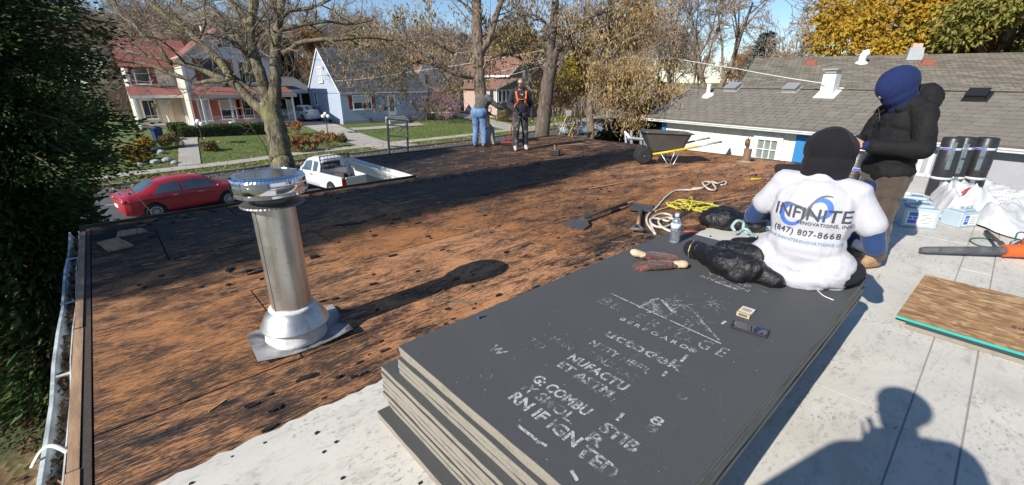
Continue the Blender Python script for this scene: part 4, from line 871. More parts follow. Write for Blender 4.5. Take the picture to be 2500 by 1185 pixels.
def grow(big, twig, p, d, L, r, lev, rng, o, tips=None):
    n = 4 if lev < o['max'] else 3; pts = [Vector(p)]; dd = Vector(d).normalized(); rs = [r]
    for i in range(n):
        dd = (dd + Vector((rng.gauss(0, 1), rng.gauss(0, 1), rng.gauss(0, 1))) * o['wander'] + Vector((0, 0, o['up'] if lev < o['max'] - 1 else o.get('tipup', o['up'])))).normalized()
        pts.append(pts[-1] + dd * L / n); rs.append(max(o['rmin'], r * (1 - 0.75 * (i + 1) / n)))
    (big if lev <= o['bigmax'] else twig).tube(pts, rs, 6 if lev == 0 else (5 if lev <= o['bigmax'] else 3), caps=False)
    if lev >= o['max']:
        if tips is not None: tips.append((pts[-1], dd)); tips.append((pts[-2], dd))
        return
    k = o['n'][min(lev, len(o['n']) - 1)]
    for i in range(k):
        t = o.get('t0', 0.3) + (1 - o.get('t0', 0.3)) * (i + rng.random()) / k; x = min(n - 1e-4, t * n); a = int(x); q = pts[a].lerp(pts[a + 1], x - a); base = (pts[a + 1] - pts[a]).normalized()
        perp = base.cross(Vector((rng.gauss(0, 1), rng.gauss(0, 1), rng.gauss(0, 1)))).normalized(); ang = rad(rng.uniform(*o['ang'])); cd = base * math.cos(ang) + perp * math.sin(ang)
        grow(big, twig, q, cd, L * rng.uniform(*o['len']) * (1.15 - 0.4 * t), max(o['rmin'], (r * (1 - 0.75 * t)) * o.get('rf', 0.6)), lev + 1, rng, o, tips)
def smooth_path(pts, m=4):
    out = []
    for i in range(len(pts) - 1):
        p0 = pts[max(i - 1, 0)]; p1 = pts[i]; p2 = pts[i + 1]; p3 = pts[min(i + 2, len(pts) - 1)]
        for k in range(m):
            t = k / m; out.append(0.5 * ((2 * p1) + (p2 - p0) * t + (2 * p0 - 5 * p1 + 4 * p2 - p3) * t * t + (3 * p1 - p0 - 3 * p2 + p3) * t ** 3))
    out.append(pts[-1]); return out
def limb(big, twig, path, r0, r1, rng, o, nb, t0=0.25, Lb=(0.8, 1.6), lev=1, tips=None, n=9, lump=0.06):
    P = smooth_path([Vector(p) for p in path]); m = len(P)
    big.tube(P, [(r0 + (r1 - r0) * i / (m - 1)) * (1 + lump * math.sin(i * 2.3) + rng.uniform(-lump, lump) * 0.6) for i in range(m)], n)
    for k in range(nb):
        t = t0 + (1 - t0) * (k + rng.random()) / nb; x = min(m - 1.001, t * (m - 1)); a = int(x); q = P[a].lerp(P[a + 1], x - a); base = (P[a + 1] - P[a]).normalized(); r = r0 + (r1 - r0) * t
        perp = base.cross(Vector((rng.gauss(0, 1), rng.gauss(0, 1), rng.gauss(0, 1)))).normalized(); ang = rad(rng.uniform(35, 75)); cd = base * math.cos(ang) + perp * math.sin(ang) + Vector((0, 0, 0.1))
        grow(big, twig, q, cd, rng.uniform(*Lb), min(r * 0.55, rng.uniform(0.012, 0.028)), lev, rng, o, tips)
OPT = dict(max=4, wander=0.16, up=0.03, tipup=-0.02, rmin=0.0035, bigmax=1, n=[4, 4, 4, 3], ang=(25, 65), len=(0.45, 0.7), rf=0.6)
def B(l, d): return [DD(a, b, d + (c[0] if c else 0)) for a, b, *c in l]
# ---------------------------------------------------------------- bare forked tree in front of the old house
rng = random.Random(21)
d0 = 10.3; big, twig = MB(), MB()
tb = DD(690, 400, d0); t1 = thing('forked_bare_tree', 'large bare forked tree with mossy limbs standing between the roof edge and the street', 'tree', (tb.x, tb.y, S)); o1 = t1.location.copy()
o_ = dict(OPT, max=4, n=[4, 4, 4, 3])
limb(big, twig, [(tb.x, tb.y, S)] + B([(700, 440), (688, 395), (680, 340), (668, 295), (656, 255)], d0), 0.27, 0.215, rng, o_, 0, n=14)
up = lambda l, h, dx=0.0, dy=0.0: l + [l[-1] + Vector((dx, dy, h))]
stems = [([(657, 265), (640, 195), (625, 150), (613, 105), (612, 66), (622, 0)], 0.145, 0.11, 2.5), ([(668, 265), (672, 215), (672, 176), (674, 110), (681, 55), (688, 0)], 0.15, 0.10, 3.0), ([(613, 70), (593, 40), (570, 12), (553, -15)], 0.10, 0.07, 2.0)]
tops = []
for l, a, b_, h in stems:
    p = B(l, d0); p.append(p[-1] + (p[-1] - p[-2]).normalized() * h); limb(big, twig, p, a, b_ * 0.75, rng, o_, 6, 0.35, (0.8, 1.8), n=11); tops.append(p[-1])
limbs = [([(655, 282), (632, 262), (604, 237), (571, 205), (528, 187), (490, 168), (452, 156), (414, 149), (351, 136), (300, 121, 0.4)], 0.13, 0.02), ([(566, 196), (549, 166), (516, 129), (483, 101), (460, 75), (427, 55), (395, 30), (350, -5)], 0.10, 0.045), ([(410, 150), (387, 113), (351, 90), (330, 62), (300, 42, 0.3), (270, 5, 0.6)], 0.045, 0.02), ([(602, 137), (582, 98), (554, 78), (516, 55), (493, 40), (450, 15), (410, -15)], 0.085, 0.05), ([(600, 182), (609, 160), (596, 128, -0.2), (580, 108, -0.5), (566, 85, -0.6)], 0.06, 0.03),
         ([(640, 232), (609, 217), (579, 192), (560, 178, -0.4)], 0.05, 0.03), ([(556, 204), (523, 197), (480, 204), (457, 192), (412, 178), (371, 161), (326, 154), (285, 150, -0.4)], 0.06, 0.015), ([(690, 132), (710, 122), (734, 105), (789, 97), (830, 97), (900, 92, 0.4), (960, 100, 0.8)], 0.075, 0.02), ([(682, 75), (715, 66), (745, 60), (800, 53), (850, 60, 0.5), (910, 50, 0.8)], 0.06, 0.018), ([(684, 50), (707, 28), (756, 20), (795, 4), (840, -20)], 0.05, 0.03), ([(664, 45), (640, 52), (628, 50, -0.5)], 0.03, 0.015), ([(455, 158), (420, 120, -0.6), (385, 95, -1.0), (350, 88, -1.2)], 0.03, 0.01), ([(483, 101), (500, 60, -0.3), (498, 20, -0.5), (505, -20, -0.6)], 0.035, 0.02)]
for l, a, b_ in limbs: limb(big, twig, B(l, d0), a, b_, rng, dict(o_, max=3), 8, 0.18, (0.5, 1.2))
limb(big, twig, B([(655, 380), (640, 345, -0.3), (618, 318, -0.5), (600, 290, -0.6)], d0), 0.012, 0.006, rng, dict(o_, max=2), 3, 0.5, (0.2, 0.5))
limb(big, twig, B([(672, 395), (660, 388, -0.25)], d0), 0.10, 0.06, rng, dict(o_, max=2), 0)
part('trunk', big, bark_olive, t1, off=o1, smooth=True); part('twigs', twig, m_twig_pale, t1, off=o1)
# ---------------------------------------------------------------- two trunks by the far roof edge, still holding bunches of dead leaves
def bunches(lf, tips, rng, frac, nleaf, L=(0.09, 0.16), hang=0.9, spread=0.16):
    for p, d in tips:
        if rng.random() > frac: continue
        for k in range(rng.randint(*nleaf)):
            q = p + Vector((rng.gauss(0, spread), rng.gauss(0, spread), rng.uniform(-spread * 1.6, spread * 0.5)))
            leaf(lf, q, (rng.gauss(0, 0.45), rng.gauss(0, 0.45), -hang), rng.uniform(*L), rng.uniform(0.03, 0.06), rng)
d1 = 13.2; big, twig, lf, lf2 = MB(), MB(), MB(), MB(); tips = []; tips2 = []
tb = DD(1190, 352, d1); t2 = thing('leafy_street_tree', 'straight grey trunk by the shovel worker, long limb of dead leaves reaching left', 'tree', (tb.x, tb.y, S)); o2 = t2.location.copy()
rng = random.Random(8); o_ = dict(OPT, max=4, n=[3, 3, 3, 3])
p = B([(1187, 352), (1180, 300), (1175, 245), (1170, 190), (1167, 120), (1164, 60), (1163, 0)], d1); p = [Vector((tb.x, tb.y, S))] + p + [p[-1] + Vector((0, 0, 3.0))]
limb(big, twig, p, 0.225, 0.13, rng, o_, 8, 0.6, (0.8, 1.6), n=14)
limb(big, twig, B([(1174, 125), (1190, 105), (1203, 70), (1212, 35), (1226, 0), (1240, -40)], d1), 0.11, 0.07, rng, o_, 9, 0.3, (0.6, 1.2), tips=tips2)
for l, a, b_, nb in (([(1165, 186), (1140, 184), (1116, 180), (1085, 167), (1051, 154), (1011, 152, 0.2), (985, 144, 0.3), (954, 125, 0.4), (907, 115, 0.6), (860, 100, 0.8)], 0.11, 0.018, 26), ([(985, 144, 0.3), (950, 150, 0.2), (920, 165, 0.0), (900, 190, -0.2)], 0.03, 0.01, 9), ([(1160, 105), (1137, 105), (1111, 128), (1085, 118, -0.3), (1050, 95, -0.5), (1010, 70, -0.6)], 0.05, 0.012, 16), ([(1060, 156), (1020, 120, 0.2), (980, 85, 0.4), (930, 60, 0.6)], 0.04, 0.01, 15), ([(1010, 153), (990, 175, 0.1), (965, 195, 0), (945, 210, -0.2)], 0.025, 0.008, 8), ([(1090, 168), (1075, 185), (1060, 205, -0.2)], 0.02, 0.008, 7), ([(1164, 40), (1140, 15), (1110, -5)], 0.05, 0.02, 6)):
    limb(big, twig, B(l, d1), a, b_, rng, o_, nb, 0.15, (0.45, 1.05), tips=tips)
bunches(lf, [q for q in tips if noise.noise(q[0] * 1.1) > -0.02], rng, 0.17, (3, 8)); bunches(lf2, tips2, rng, 0.28, (3, 7))
lf.v += [];
part('trunk', big, bark_grey, t2, off=o2, smooth=True); part('twigs', twig, m_twig_pale, t2, off=o2); part('dead_leaves', lf, lf_tan, t2, off=o2, kind='stuff'); part('dark_leaves', lf2, lf_dark, t2, off=o2, kind='stuff')
d2 = 14.3; big, twig, lf = MB(), MB(), MB(); tips = []
tb = DD(1322, 335, d2); t3 = thing('leaning_street_tree', 'leaning dark trunk right of the man with the broom, forked high up', 'tree', (tb.x, tb.y, S)); o3 = t3.location.copy(); rng = random.Random(9)
p = B([(1323, 335), (1328, 285), (1333, 237), (1341, 184), (1346, 160)], d2); limb(big, twig, [Vector((tb.x - 0.1, tb.y, S))] + p, 0.26, 0.2, rng, o_, 0, n=14)
for l, a, b_, nb in (([(1344, 170), (1343, 119), (1348, 89), (1352, 50), (1356, 0), (1360, -60)], 0.16, 0.11, 8), ([(1346, 165), (1357, 128), (1369, 112), (1392, 85, 0.3), (1420, 60, 0.5), (1460, 35, 0.7), (1510, 20, 1.0)], 0.14, 0.03, 18), ([(1340, 180), (1330, 170), (1316, 160), (1292, 157), (1263, 140), (1227, 134), (1192, 146, -0.2)], 0.08, 0.015, 16), ([(1350, 75), (1325, 50), (1300, 35), (1275, 40)], 0.05, 0.012, 10), ([(1344, 105), (1320, 95), (1290, 85), (1265, 92)], 0.03, 0.01, 8)):
    limb(big, twig, B(l, d2), a, b_, rng, o_, nb, 0.2, (0.5, 1.2), tips=tips)
bunches(lf, tips, rng, 0.16, (2, 6))
part('trunk', big, m_bark('dark_brown_bark', (0.045, 0.035, 0.028), (0.17, 0.13, 0.10)), t3, off=o3, smooth=True); part('twigs', twig, m_twig_pale, t3, off=o3); part('dead_leaves', lf, lf_tan, t3, off=o3, kind='stuff')  # darker brown bark tones for the leaning trunk
# ---------------------------------------------------------------- leaf-laden tree right of them, and the dark evergreens at its back
d3 = 15.5; big, twig, lf = MB(), MB(), MB(); tips = []; rng = random.Random(31)
tb = DD(1440, 345, d3); t4 = thing('tan_leaved_tree', 'tree thickly hung with dry tan leaves between the parked blue car and the cream building', 'tree', (tb.x, tb.y, S)); o4 = t4.location.copy()
trunkp = B([(1442, 345), (1440, 290), (1442, 230), (1452, 170), (1470, 110), (1485, 40), (1495, -30)], d3); limb(big, twig, [Vector((tb.x, tb.y, S))] + trunkp, 0.15, 0.08, rng, o_, 4, 0.5, (0.8, 1.5), tips=tips, n=9)
for l, a in (([(1445, 215), (1420, 170), (1400, 120, -0.3), (1385, 60, -0.4), (1375, 20, -0.4)], 0.06), ([(1450, 180), (1490, 140), (1530, 100), (1570, 60, 0.4), (1600, 20, 0.5)], 0.07), ([(1450, 200), (1500, 190, -0.3), (1550, 200, -0.6), (1600, 190, -0.4)], 0.05), ([(1445, 250), (1480, 225, -0.6), (1510, 220, -0.8), (1540, 250, -1)], 0.04), ([(1465, 130), (1430, 90), (1425, 40), (1440, -10)], 0.05), ([(1480, 70), (1530, 30), (1580, -10)], 0.05), ([(1440, 290), (1465, 265, -0.4), (1490, 262, -0.6)], 0.03), ([(1470, 110), (1510, 70, 0.5), (1545, 20, 0.6)], 0.05), ([(1443, 240), (1420, 220, 0.3), (1400, 225, 0.5), (1385, 250, 0.4)], 0.03)):
    limb(big, twig, B(l, d3), a, 0.012, rng, o_, 20, 0.2, (0.5, 1.3), tips=tips)
bunches(lf, [q for q in tips if noise.noise(q[0] * 0.85 + Vector((3, 1, 7))) > 0.02], rng, 0.30, (4, 10), L=(0.10, 0.2), spread=0.2); bunches(lf, tips, rng, 0.07, (2, 6), L=(0.10, 0.18))
part('trunk', big, bark_grey, t4, off=o4, smooth=True); part('twigs', twig, m_twig_pale, t4, off=o4); part('dead_leaves', lf, lf_tan, t4, off=o4, kind='stuff')
# generic leafy mass on a skeleton of clumps
def clump_tree(name, label, cat, base, clumps, nleaf, size, lmat, bmat, rng, group=None, hang=0.0, trunk_r=0.15, shell=0.6, skin=None, extra=None):
    t = thing(name, label, cat, base, 0.0, group); o = t.location.copy(); lf, big = MB(), MB()
    top = max(c[2] for c, r in clumps)
    if trunk_r: big.tube([Vector(base), Vector(base).lerp(Vector((sum(c[0] for c, r in clumps) / len(clumps), sum(c[1] for c, r in clumps) / len(clumps), top)), 0.5), Vector((sum(c[0] for c, r in clumps) / len(clumps), sum(c[1] for c, r in clumps) / len(clumps), top))], [trunk_r, trunk_r * 0.7, trunk_r * 0.2], 8)
    for c, r in clumps:
        c = Vector(c); st = Vector(base).lerp(c, 0.45); st.z = max(base[2] + 0.3, c.z - r * 1.6)
        st.x = base[0] + (c.x - base[0]) * 0.25; st.y = base[1] + (c.y - base[1]) * 0.25
        big.tube([st, st.lerp(c, 0.5) + Vector((rng.gauss(0, 0.1), rng.gauss(0, 0.1), 0.1)), c], [max(0.015, trunk_r * 0.4), max(0.012, trunk_r * 0.25), 0.01], 5)
        k = int(nleaf * r * r / sum(q * q for _, q in clumps))
        for _ in range(k):
            v = Vector((rng.gauss(0, 1), rng.gauss(0, 1), rng.gauss(0, 1))).normalized() * r * (shell + (1 - shell) * rng.random()) * rng.uniform(0.75, 1.12)
            d = (v.normalized() * 0.7 + Vector((rng.gauss(0, 0.7), rng.gauss(0, 0.7), rng.gauss(0, 0.7) - hang))).normalized()
            leaf(lf, c + v, d, size * rng.uniform(0.6, 1.4), size * rng.uniform(0.4, 0.8), rng)
    if trunk_r: part('trunk', big, bmat, t, off=o, smooth=True)
    part('foliage', lf, lmat, t, off=o, kind='stuff')
    return t
def blobs(c, R, n, r, rng, flat=1.0): 
    out = []
    for _ in range(n):
        v = Vector((rng.gauss(0, 1), rng.gauss(0, 1), rng.gauss(0, 1))).normalized() * rng.uniform(0.35, 1.0) ** 0.6
        out.append(((c[0] + v.x * R[0], c[1] + v.y * R[1], c[2] + v.z * R[2]), r * rng.uniform(0.7, 1.3)))
    return out
rng = random.Random(44)
def at(px, py, d): return DD(px, py, d)
for px, d, zt_, w, lb in ((1545, 19, 1.9, 0.85, 'dark evergreen bush behind the tan leaved tree, left one'), (1600, 20, 1.6, 0.95, 'dark evergreen bush beside the rake of the cream building roof'), (1500, 18.5, -0.1, 0.8, 'low dark evergreen behind the parked blue car')):
    b = at(px, 250, d); cl = []
    for z in [S + 0.5 + k * 0.55 for k in range(int((zt_ - S) / 0.55))]:
        f = 1 - 0.6 * max(0, (z - S) / (zt_ - S)) ** 2
        for k in range(3): cl.append(((b.x + rng.gauss(0, w * f * 0.5), b.y + rng.gauss(0, w * f * 0.5), z), 0.42 * f + 0.12))
    clump_tree('dark_evergreen', lb, 'evergreen', (b.x, b.y, S), cl, 6500, 0.16, lf_darkgreen, bark_grey, rng, 'dark evergreens beyond the far corner of the roof', 0.3, 0.07)
# ---------------------------------------------------------------- big cedar on the left, overhanging the gutter
rng = random.Random(77)
def cedar(label, cb, H, R, nbr, dense, rule):
    ct = thing('tall_cedar', label, 'tree', cb); big, f1, f2 = MB(), MB(), MB(); big.tube([cb, cb + Vector((0.05, 0, H * .4)), cb + Vector((0, 0.1, H))], [0.26, 0.18, 0.03], 10)
    for k in range(nbr):
        h = rng.uniform(8.4 if H > 9 else 0.3, H - .3); z = S + h; a = rng.uniform(0, 6.283); d = Vector((math.cos(a), math.sin(a), 0)); prof = rule(z, d, R * min(1.0, (H - h) / (H * (.6 if H > 9 else .3))) * rng.uniform(0.72, 1.1)); p0 = cb + Vector((0, 0, h)); tip = p0 + d * prof + Vector((0, 0, rng.uniform(-0.4, 0.35)))
        big.tube([p0, p0.lerp(tip, 0.5) + Vector((0, 0, 0.12)), tip], [0.03, 0.018, 0.005], 4, caps=False); brown = z < 0.2 and rng.random() < 0.35
        for j in range(10):
            t = 0.3 + 0.7 * (j + rng.random()) / 10; sd = Vector((-d.y, d.x, 0)) * rng.uniform(-1, 1) * 0.42 * (1.15 - t); c = p0.lerp(tip, t) + sd + Vector((0, 0, rng.uniform(-.14, .05))); od = (d + sd * 1.6).normalized()
            for q in range(dense):
                v = Vector((rng.gauss(0, .085), rng.gauss(0, .085), rng.gauss(0, .05))) + od * rng.uniform(-.1, .12); leaf(f2 if (brown or rng.random() < 0.03) else f1, c + v, (od + v * 5 + Vector((0, 0, rng.uniform(-.4, .3)))).normalized(), rng.uniform(0.045, 0.10), rng.uniform(0.02, 0.038), rng)
    for k in range(9000):
        h = rng.uniform(8.6 if H > 9 else 0.6, H - 1); a = rng.uniform(0, 6.283); d = Vector((math.cos(a), math.sin(a), 0)); q = rule(S + h, d, R * .72 * min(1, (H - h) / (H * .6))) * rng.random() ** .5; leaf(f1, cb + d * q + Vector((0, 0, h)), (d.x, d.y, rng.uniform(-.6, .2)), rng.uniform(.14, .28), rng.uniform(.07, .12), rng)
    part('trunk', big, bark_grey, ct, off=cb); part('foliage', f1, lf_cedar, ct, off=cb, kind='stuff'); part('brown_foliage', f2, lf_cedar_brown, ct, off=cb, kind='stuff')
def rule_a(z, d, r):
    return r if z > 5.0 else 0.02
def rule_b(z, d, r):
    s = d.x * _ca - d.y * _sa
    if z < 0.5: r = min(r, 1.25 - .7 * max(0, s + .3))
    if z < -.6: r = min(r, 1.3 - .5 * max(0, s + .3))
    return r
cedar('very tall cedar in the yard left of the roof, outside the photo, shading the deck', Vector((-8.3, 5.25, S)), 17.0, 1.9, 460, 9, rule_a)
cedar('tall dark cedar filling the left edge beyond the gutter corner', Vector((-1.1, 8.85, S)), 8.4, 1.5, 640, 22, rule_b)
cb = Vector((-1.8, 2.7, S)); c2 = thing('young_cedar', 'shorter cedar below the gutter at the bottom left, partly browned', 'tree', cb); big, f1, f2 = MB(), MB(), MB()
big.tube([cb, cb + Vector((0, 0, 3.4))], [0.09, 0.015], 8)
for k in range(330):
    h = rng.uniform(0.2, 3.3); z = S + h; prof = 1.35 * min(1, (3.9 - h) / 2.0) * rng.uniform(0.7, 1.1); a = rng.uniform(0, 6.283); d = Vector((math.cos(a), math.sin(a), 0)); p0 = cb + Vector((0, 0, h)); tip = p0 + d * prof + Vector((0, 0, rng.uniform(-0.25, 0.3)))
    if tip.x > -0.75: tip.x = -0.8
    big.tube([p0, tip], [0.012, 0.004], 4, caps=False); brown = rng.random() < 0.3
    for j in range(6):
        c = p0.lerp(tip, 0.4 + 0.6 * (j + rng.random()) / 6)
        for q in range(12):
            v = Vector((rng.gauss(0, 0.13), rng.gauss(0, 0.13), rng.gauss(0, 0.09))); leaf(f2 if brown else f1, c + v, (d * 0.8 + v * 2.5 + Vector((0, 0, rng.uniform(-0.4, 0.4)))).normalized(), rng.uniform(0.06, 0.15), rng.uniform(0.02, 0.045), rng)
part('trunk', big, bark_grey, c2, off=cb); part('foliage', f1, lf_hedge, c2, off=cb, kind='stuff'); part('brown_foliage', f2, lf_cedar_brown, c2, off=cb, kind='stuff')
# ---------------------------------------------------------------- bare trees and woods behind the houses
def bare_master(seed, h, leafy=None, spread=1.0):
    rng = random.Random(seed); big, twig, lf = MB(), MB(), MB(); tips = []
    o = dict(max=5, wander=0.15, up=0.07, tipup=0.04, rmin=0.018, bigmax=2, n=[7, 5, 4, 4, 3], ang=(22, 55), len=(0.5, 0.72), rf=0.62, t0=0.35)
    if rng.random() < 0.5:
        grow(big, twig, (0, 0, 0), (0.03, 0, 1), h * 0.55, h * 0.021, 0, rng, o, tips)
    else:
        big.tube([(0, 0, 0), (0.05, 0, h * 0.12)], [h * 0.024, h * 0.02], 8)
        for s in (-1, 1): grow(big, twig, (0.05, 0, h * 0.11), (0.28 * s * spread, 0.1 * s, 1), h * 0.5, h * 0.016, 0, rng, dict(o, n=[6, 5, 4, 3, 3]), tips)
    if leafy:
        for p, d in tips:
            if rng.random() < leafy:
                for k in range(3): leaf(lf, p + Vector((rng.gauss(0, .25), rng.gauss(0, .25), rng.gauss(0, .25))), (rng.gauss(0, .5), rng.gauss(0, .5), -.6), rng.uniform(.2, .34), rng.uniform(.12, .2), rng)
    return big, twig, lf
masters = []
for seed, h, lfy, lm in ((101, 17, None, None), (102, 18, None, None), (103, 16, 0.35, lf_rust), (104, 19, None, None), (105, 15, 0.6, lf_shrub), (106, 17, 0.25, lf_tan)):
    b, t, l = bare_master(seed, h, lfy); masters.append((b.mesh('trunk'), t.mesh('twigs'), l.mesh('leaves') if lfy else None, lm))
for b, t, l, lm in masters:
    b.materials.append(bark_brown); t.materials.append(m_twig_far); b.shade_smooth()
    if l: l.materials.append(lm)
rng = random.Random(12); nb = 0
def bare_tree(px, dist, k, sc, label, rz=None, py=225):
    r = ray(px, py); hd = Vector((r.x, r.y)).normalized(); x, y = hd.x * dist, hd.y * dist; z = zt(x, y) - 0.1
    t = thing('bare_tree', label, 'tree', (x, y, z), rng.uniform(0, 6.28) if rz is None else rz, 'bare trees rising behind the houses'); t.scale = (sc, sc, sc)
    b, tw, l, lm = masters[k]
    for nm, me in (('trunk', b), ('twigs', tw), ('leaves', l)):
        if me: 
            oo = bpy.data.objects.new(nm, me); COL.objects.link(oo); oo.parent = t
            if nm == 'leaves': oo['kind'] = 'stuff'
    return t
where = [(40, 'at the far left behind the cedar'), (115, 'second from the left behind the cedar'), (185, 'third from the left behind the cedar'), (250, 'far left behind the cedar'), (300, 'left of the old red roofed house'), (345, 'above the wing of the old house'), (390, 'above the left red roof'), (430, 'between wing roof and gable of the old house'), (470, 'rising left of the red gable'), (520, 'right above the red gable peak'), (570, 'just right of the red gable peak'), (625, 'behind the forked bare tree'), (690, 'above the dark spruce'), (735, 'between spruce and blue house'), (790, 'rising above the blue house gable'), (845, 'above the left part of the charcoal roof'), (900, 'above the middle of the charcoal roof'), (955, 'above the right end of the charcoal roof'), (1035, 'behind the long leafy limb'), (1105, 'left of the middle trunk'), (1225, 'behind the brown house, left side'), (1290, 'behind the brown house ridge'), (1380, 'right of the leaning trunk'), (1440, 'behind the tan leaved tree'), (1520, 'behind the dark evergreens'), (1590, 'left of the two thick far trunks')]
for i, (px, lb) in enumerate(where):
    bare_tree(px + rng.uniform(-8, 8), rng.uniform(70, 105), (i * 5 + 2) % 6 if i % 3 else i % 2, rng.uniform(0.85, 1.1), 'bare brown tree ' + lb)
for i, (px, dist, k, sc, lb) in enumerate(((1655, 46, 1, 0.85, 'thick bare tree above the left end of the cream building'), (1740, 44, 3, 0.98, 'thick forked bare tree standing left of the street lamp'), (1700, 60, 0, 0.8, 'thinner bare tree between the two thick ones'), (1790, 62, 2, 0.62, 'rusty bare tree behind the street lamp arm'), (1985, 38, 0, 0.8, 'bare tree with several upright stems above the far roof'), (1940, 42, 3, 0.62, 'slim bare tree left of the golden tree'), (1860, 75, 2, 0.66, 'low bare tree behind the blue spruce'), (1905, 85, 4, 0.7, 'yellowish thin tree right of the blue spruce'), (1620, 75, 5, 0.8, 'tan leaved far tree above the dark evergreens'), (2030, 60, 4, 0.65, 'thin tree at the left edge of the golden tree'), (1560, 48, 5, 0.75, 'far tree behind the dark evergreen bushes'))):
    bare_tree(px, dist, k, sc, lb)
for i in range(35):
    px = -20 + i * 47 + rng.uniform(-14, 14); bare_tree(px, rng.uniform(108, 150), (i * 7 + 1) % 6, rng.uniform(1.0, 1.3), 'bare tree of the far row, %s in it from the left' % ['first', 'second', 'third', 'fourth', 'fifth', 'sixth', 'seventh', 'eighth', 'ninth', 'tenth', '11th', '12th', '13th', '14th', '15th', '16th', '17th', '18th', '19th', '20th', '21st', '22nd', '23rd', '24th', '25th', '26th', '27th', '28th', '29th', '30th', '31st', '32nd', '33rd', '34th', '35th'][i])
# brushy undergrowth between them: a mass of twigs nobody could count
rng = random.Random(61); tw = MB()
for k in range(9000):
    px = rng.choice((rng.uniform(1560, 1900), rng.uniform(260, 1000), rng.uniform(1000, 1600))); r = ray(px, 225); hd = Vector((r.x, r.y)).normalized(); dist = rng.uniform(40, 70) if px > 1560 else rng.uniform(66, 120); x, y = hd.x * dist, hd.y * dist
    h = rng.uniform(1.5, 5.0) * (1 if px > 1560 else 1.9); p = Vector((x, y, zt(x, y))); d = Vector((rng.gauss(0, 0.25), rng.gauss(0, 0.25), 1)); q = p + d * h * 0.5; e = q + (d + Vector((rng.gauss(0, 0.35), rng.gauss(0, 0.35), 0))) * h * 0.5
    tw.tube([p, q, e], [0.035, 0.025, 0.012], 3, caps=False)
    for j in range(4):
        a = p.lerp(e, rng.uniform(0.3, 0.9)); tw.tube([a, a + Vector((rng.gauss(0, 0.5), rng.gauss(0, 0.5), rng.uniform(0.2, 0.8))) * h * 0.35], [0.018, 0.01], 3, caps=False)
finish('undergrowth', tw.mesh('undergrowth'), m_twig_far, kind='stuff')['label'] = 'tangled brown undergrowth between the far trees'
# conifers
def spruce(label, base, h, w, mat, n, rng, size=0.3):
    t = thing('spruce', label, 'conifer', base); o = t.location.copy(); big, f = MB(), MB(); base = Vector(base)
    big.tube([base, base + ZV * h], [h * 0.018, 0.02], 8)
    for k in range(n):
        z = h * (0.06 + 0.94 * rng.random() ** 1.25); R = w * (1 - z / h) ** 0.85 * rng.uniform(0.75, 1.1) + 0.08; a = rng.uniform(0, 6.283); d = Vector((math.cos(a), math.sin(a), 0)); p0 = base + ZV * z; tip = p0 + d * R - ZV * (R * 0.28)
        for j in range(4):
            c = p0.lerp(tip, 0.3 + 0.7 * (j + rng.random()) / 4)
            for q in range(5):
                v = Vector((rng.gauss(0, 0.12), rng.gauss(0, 0.12), rng.gauss(0, 0.07))) * (size / 0.3); leaf(f, c + v, (d + v * 2 + Vector((0, 0, rng.uniform(-0.5, 0.1)))).normalized(), size * rng.uniform(0.7, 1.3), size * 0.3, rng)
        if k % 3 == 0: big.tube([p0, tip], [0.025, 0.008], 3, caps=False)
    part('trunk', big, bark_brown, t, off=o); part('foliage', f, mat, t, off=o, kind='stuff'); return t
rng = random.Random(15); b = V(712, 215, 70); spruce('dark green spruce between the old house and the blue house', (b.x, b.y, -2.5), 9.6, 2.9, lf_darkgreen, 900, rng, 0.38)
r = ray(1848, 225); hd = Vector((r.x, r.y)).normalized() * 40; spruce('blue spruce at the left end of the far roof', (hd.x, hd.y, -2.4), 7.3, 2.4, lf_blue, 800, rng, 0.3)
r = ray(1135, 225); hd = Vector((r.x, r.y)).normalized() * 92; spruce('tall thin far spruce left of the middle trunk', (hd.x, hd.y, -2.4), 12.5, 2.6, lf_darkgreen, 420, rng, 0.5)
r = ray(1095, 225); hd = Vector((r.x, r.y)).normalized() * 98; spruce('far spruce behind the long limb of dead leaves', (hd.x, hd.y, -2.4), 13, 2.6, lf_darkgreen, 380, rng, 0.5)
# golden and olive trees over the far roof
def far_pt(px, dist, z): 
    r = ray(px, 225); h = Vector((r.x, r.y)).normalized() * dist; return (h.x, h.y, z)
rng = random.Random(23)
b = far_pt(2180, 33, S + 1); clump_tree('golden_tree', 'bright golden leaved tree above the far roof', 'tree', b, blobs((b[0], b[1], 4.0), (4.6, 4.6, 2.9), 46, 1.15, rng), 21000, 0.24, lf_gold, bark_brown, rng, None, 0.5, 0.25, 0.35)
b = far_pt(2420, 30, S + 1); clump_tree('olive_tree', 'olive green leaved tree at the top right corner behind the far roof', 'tree', b, blobs((b[0], b[1], 4.6), (4.4, 4.4, 3.6), 46, 1.15, rng), 20000, 0.22, lf_olive, bark_brown, rng, None, 0.5, 0.25, 0.35)
b = far_pt(2600, 27, S + 1); clump_tree('olive_tree', 'olive leaved tree cut off by the right edge of the photo', 'tree', b, blobs((b[0], b[1], 4.4), (3.6, 3.6, 3.6), 30, 1.1, rng), 9000, 0.22, lf_olive, bark_brown, rng, None, 0.5, 0.25, 0.35)
b = far_pt(1255, 78, -2.4); clump_tree('yellowing_tree', 'broad yellowish leafy tree behind the brown house', 'tree', b, blobs((b[0], b[1], 5.6), (6.0, 6.0, 3.9), 40, 1.6, rng), 13000, 0.42, lf_shrub, bark_brown, rng, None, 0.4, 0.3, 0.35)
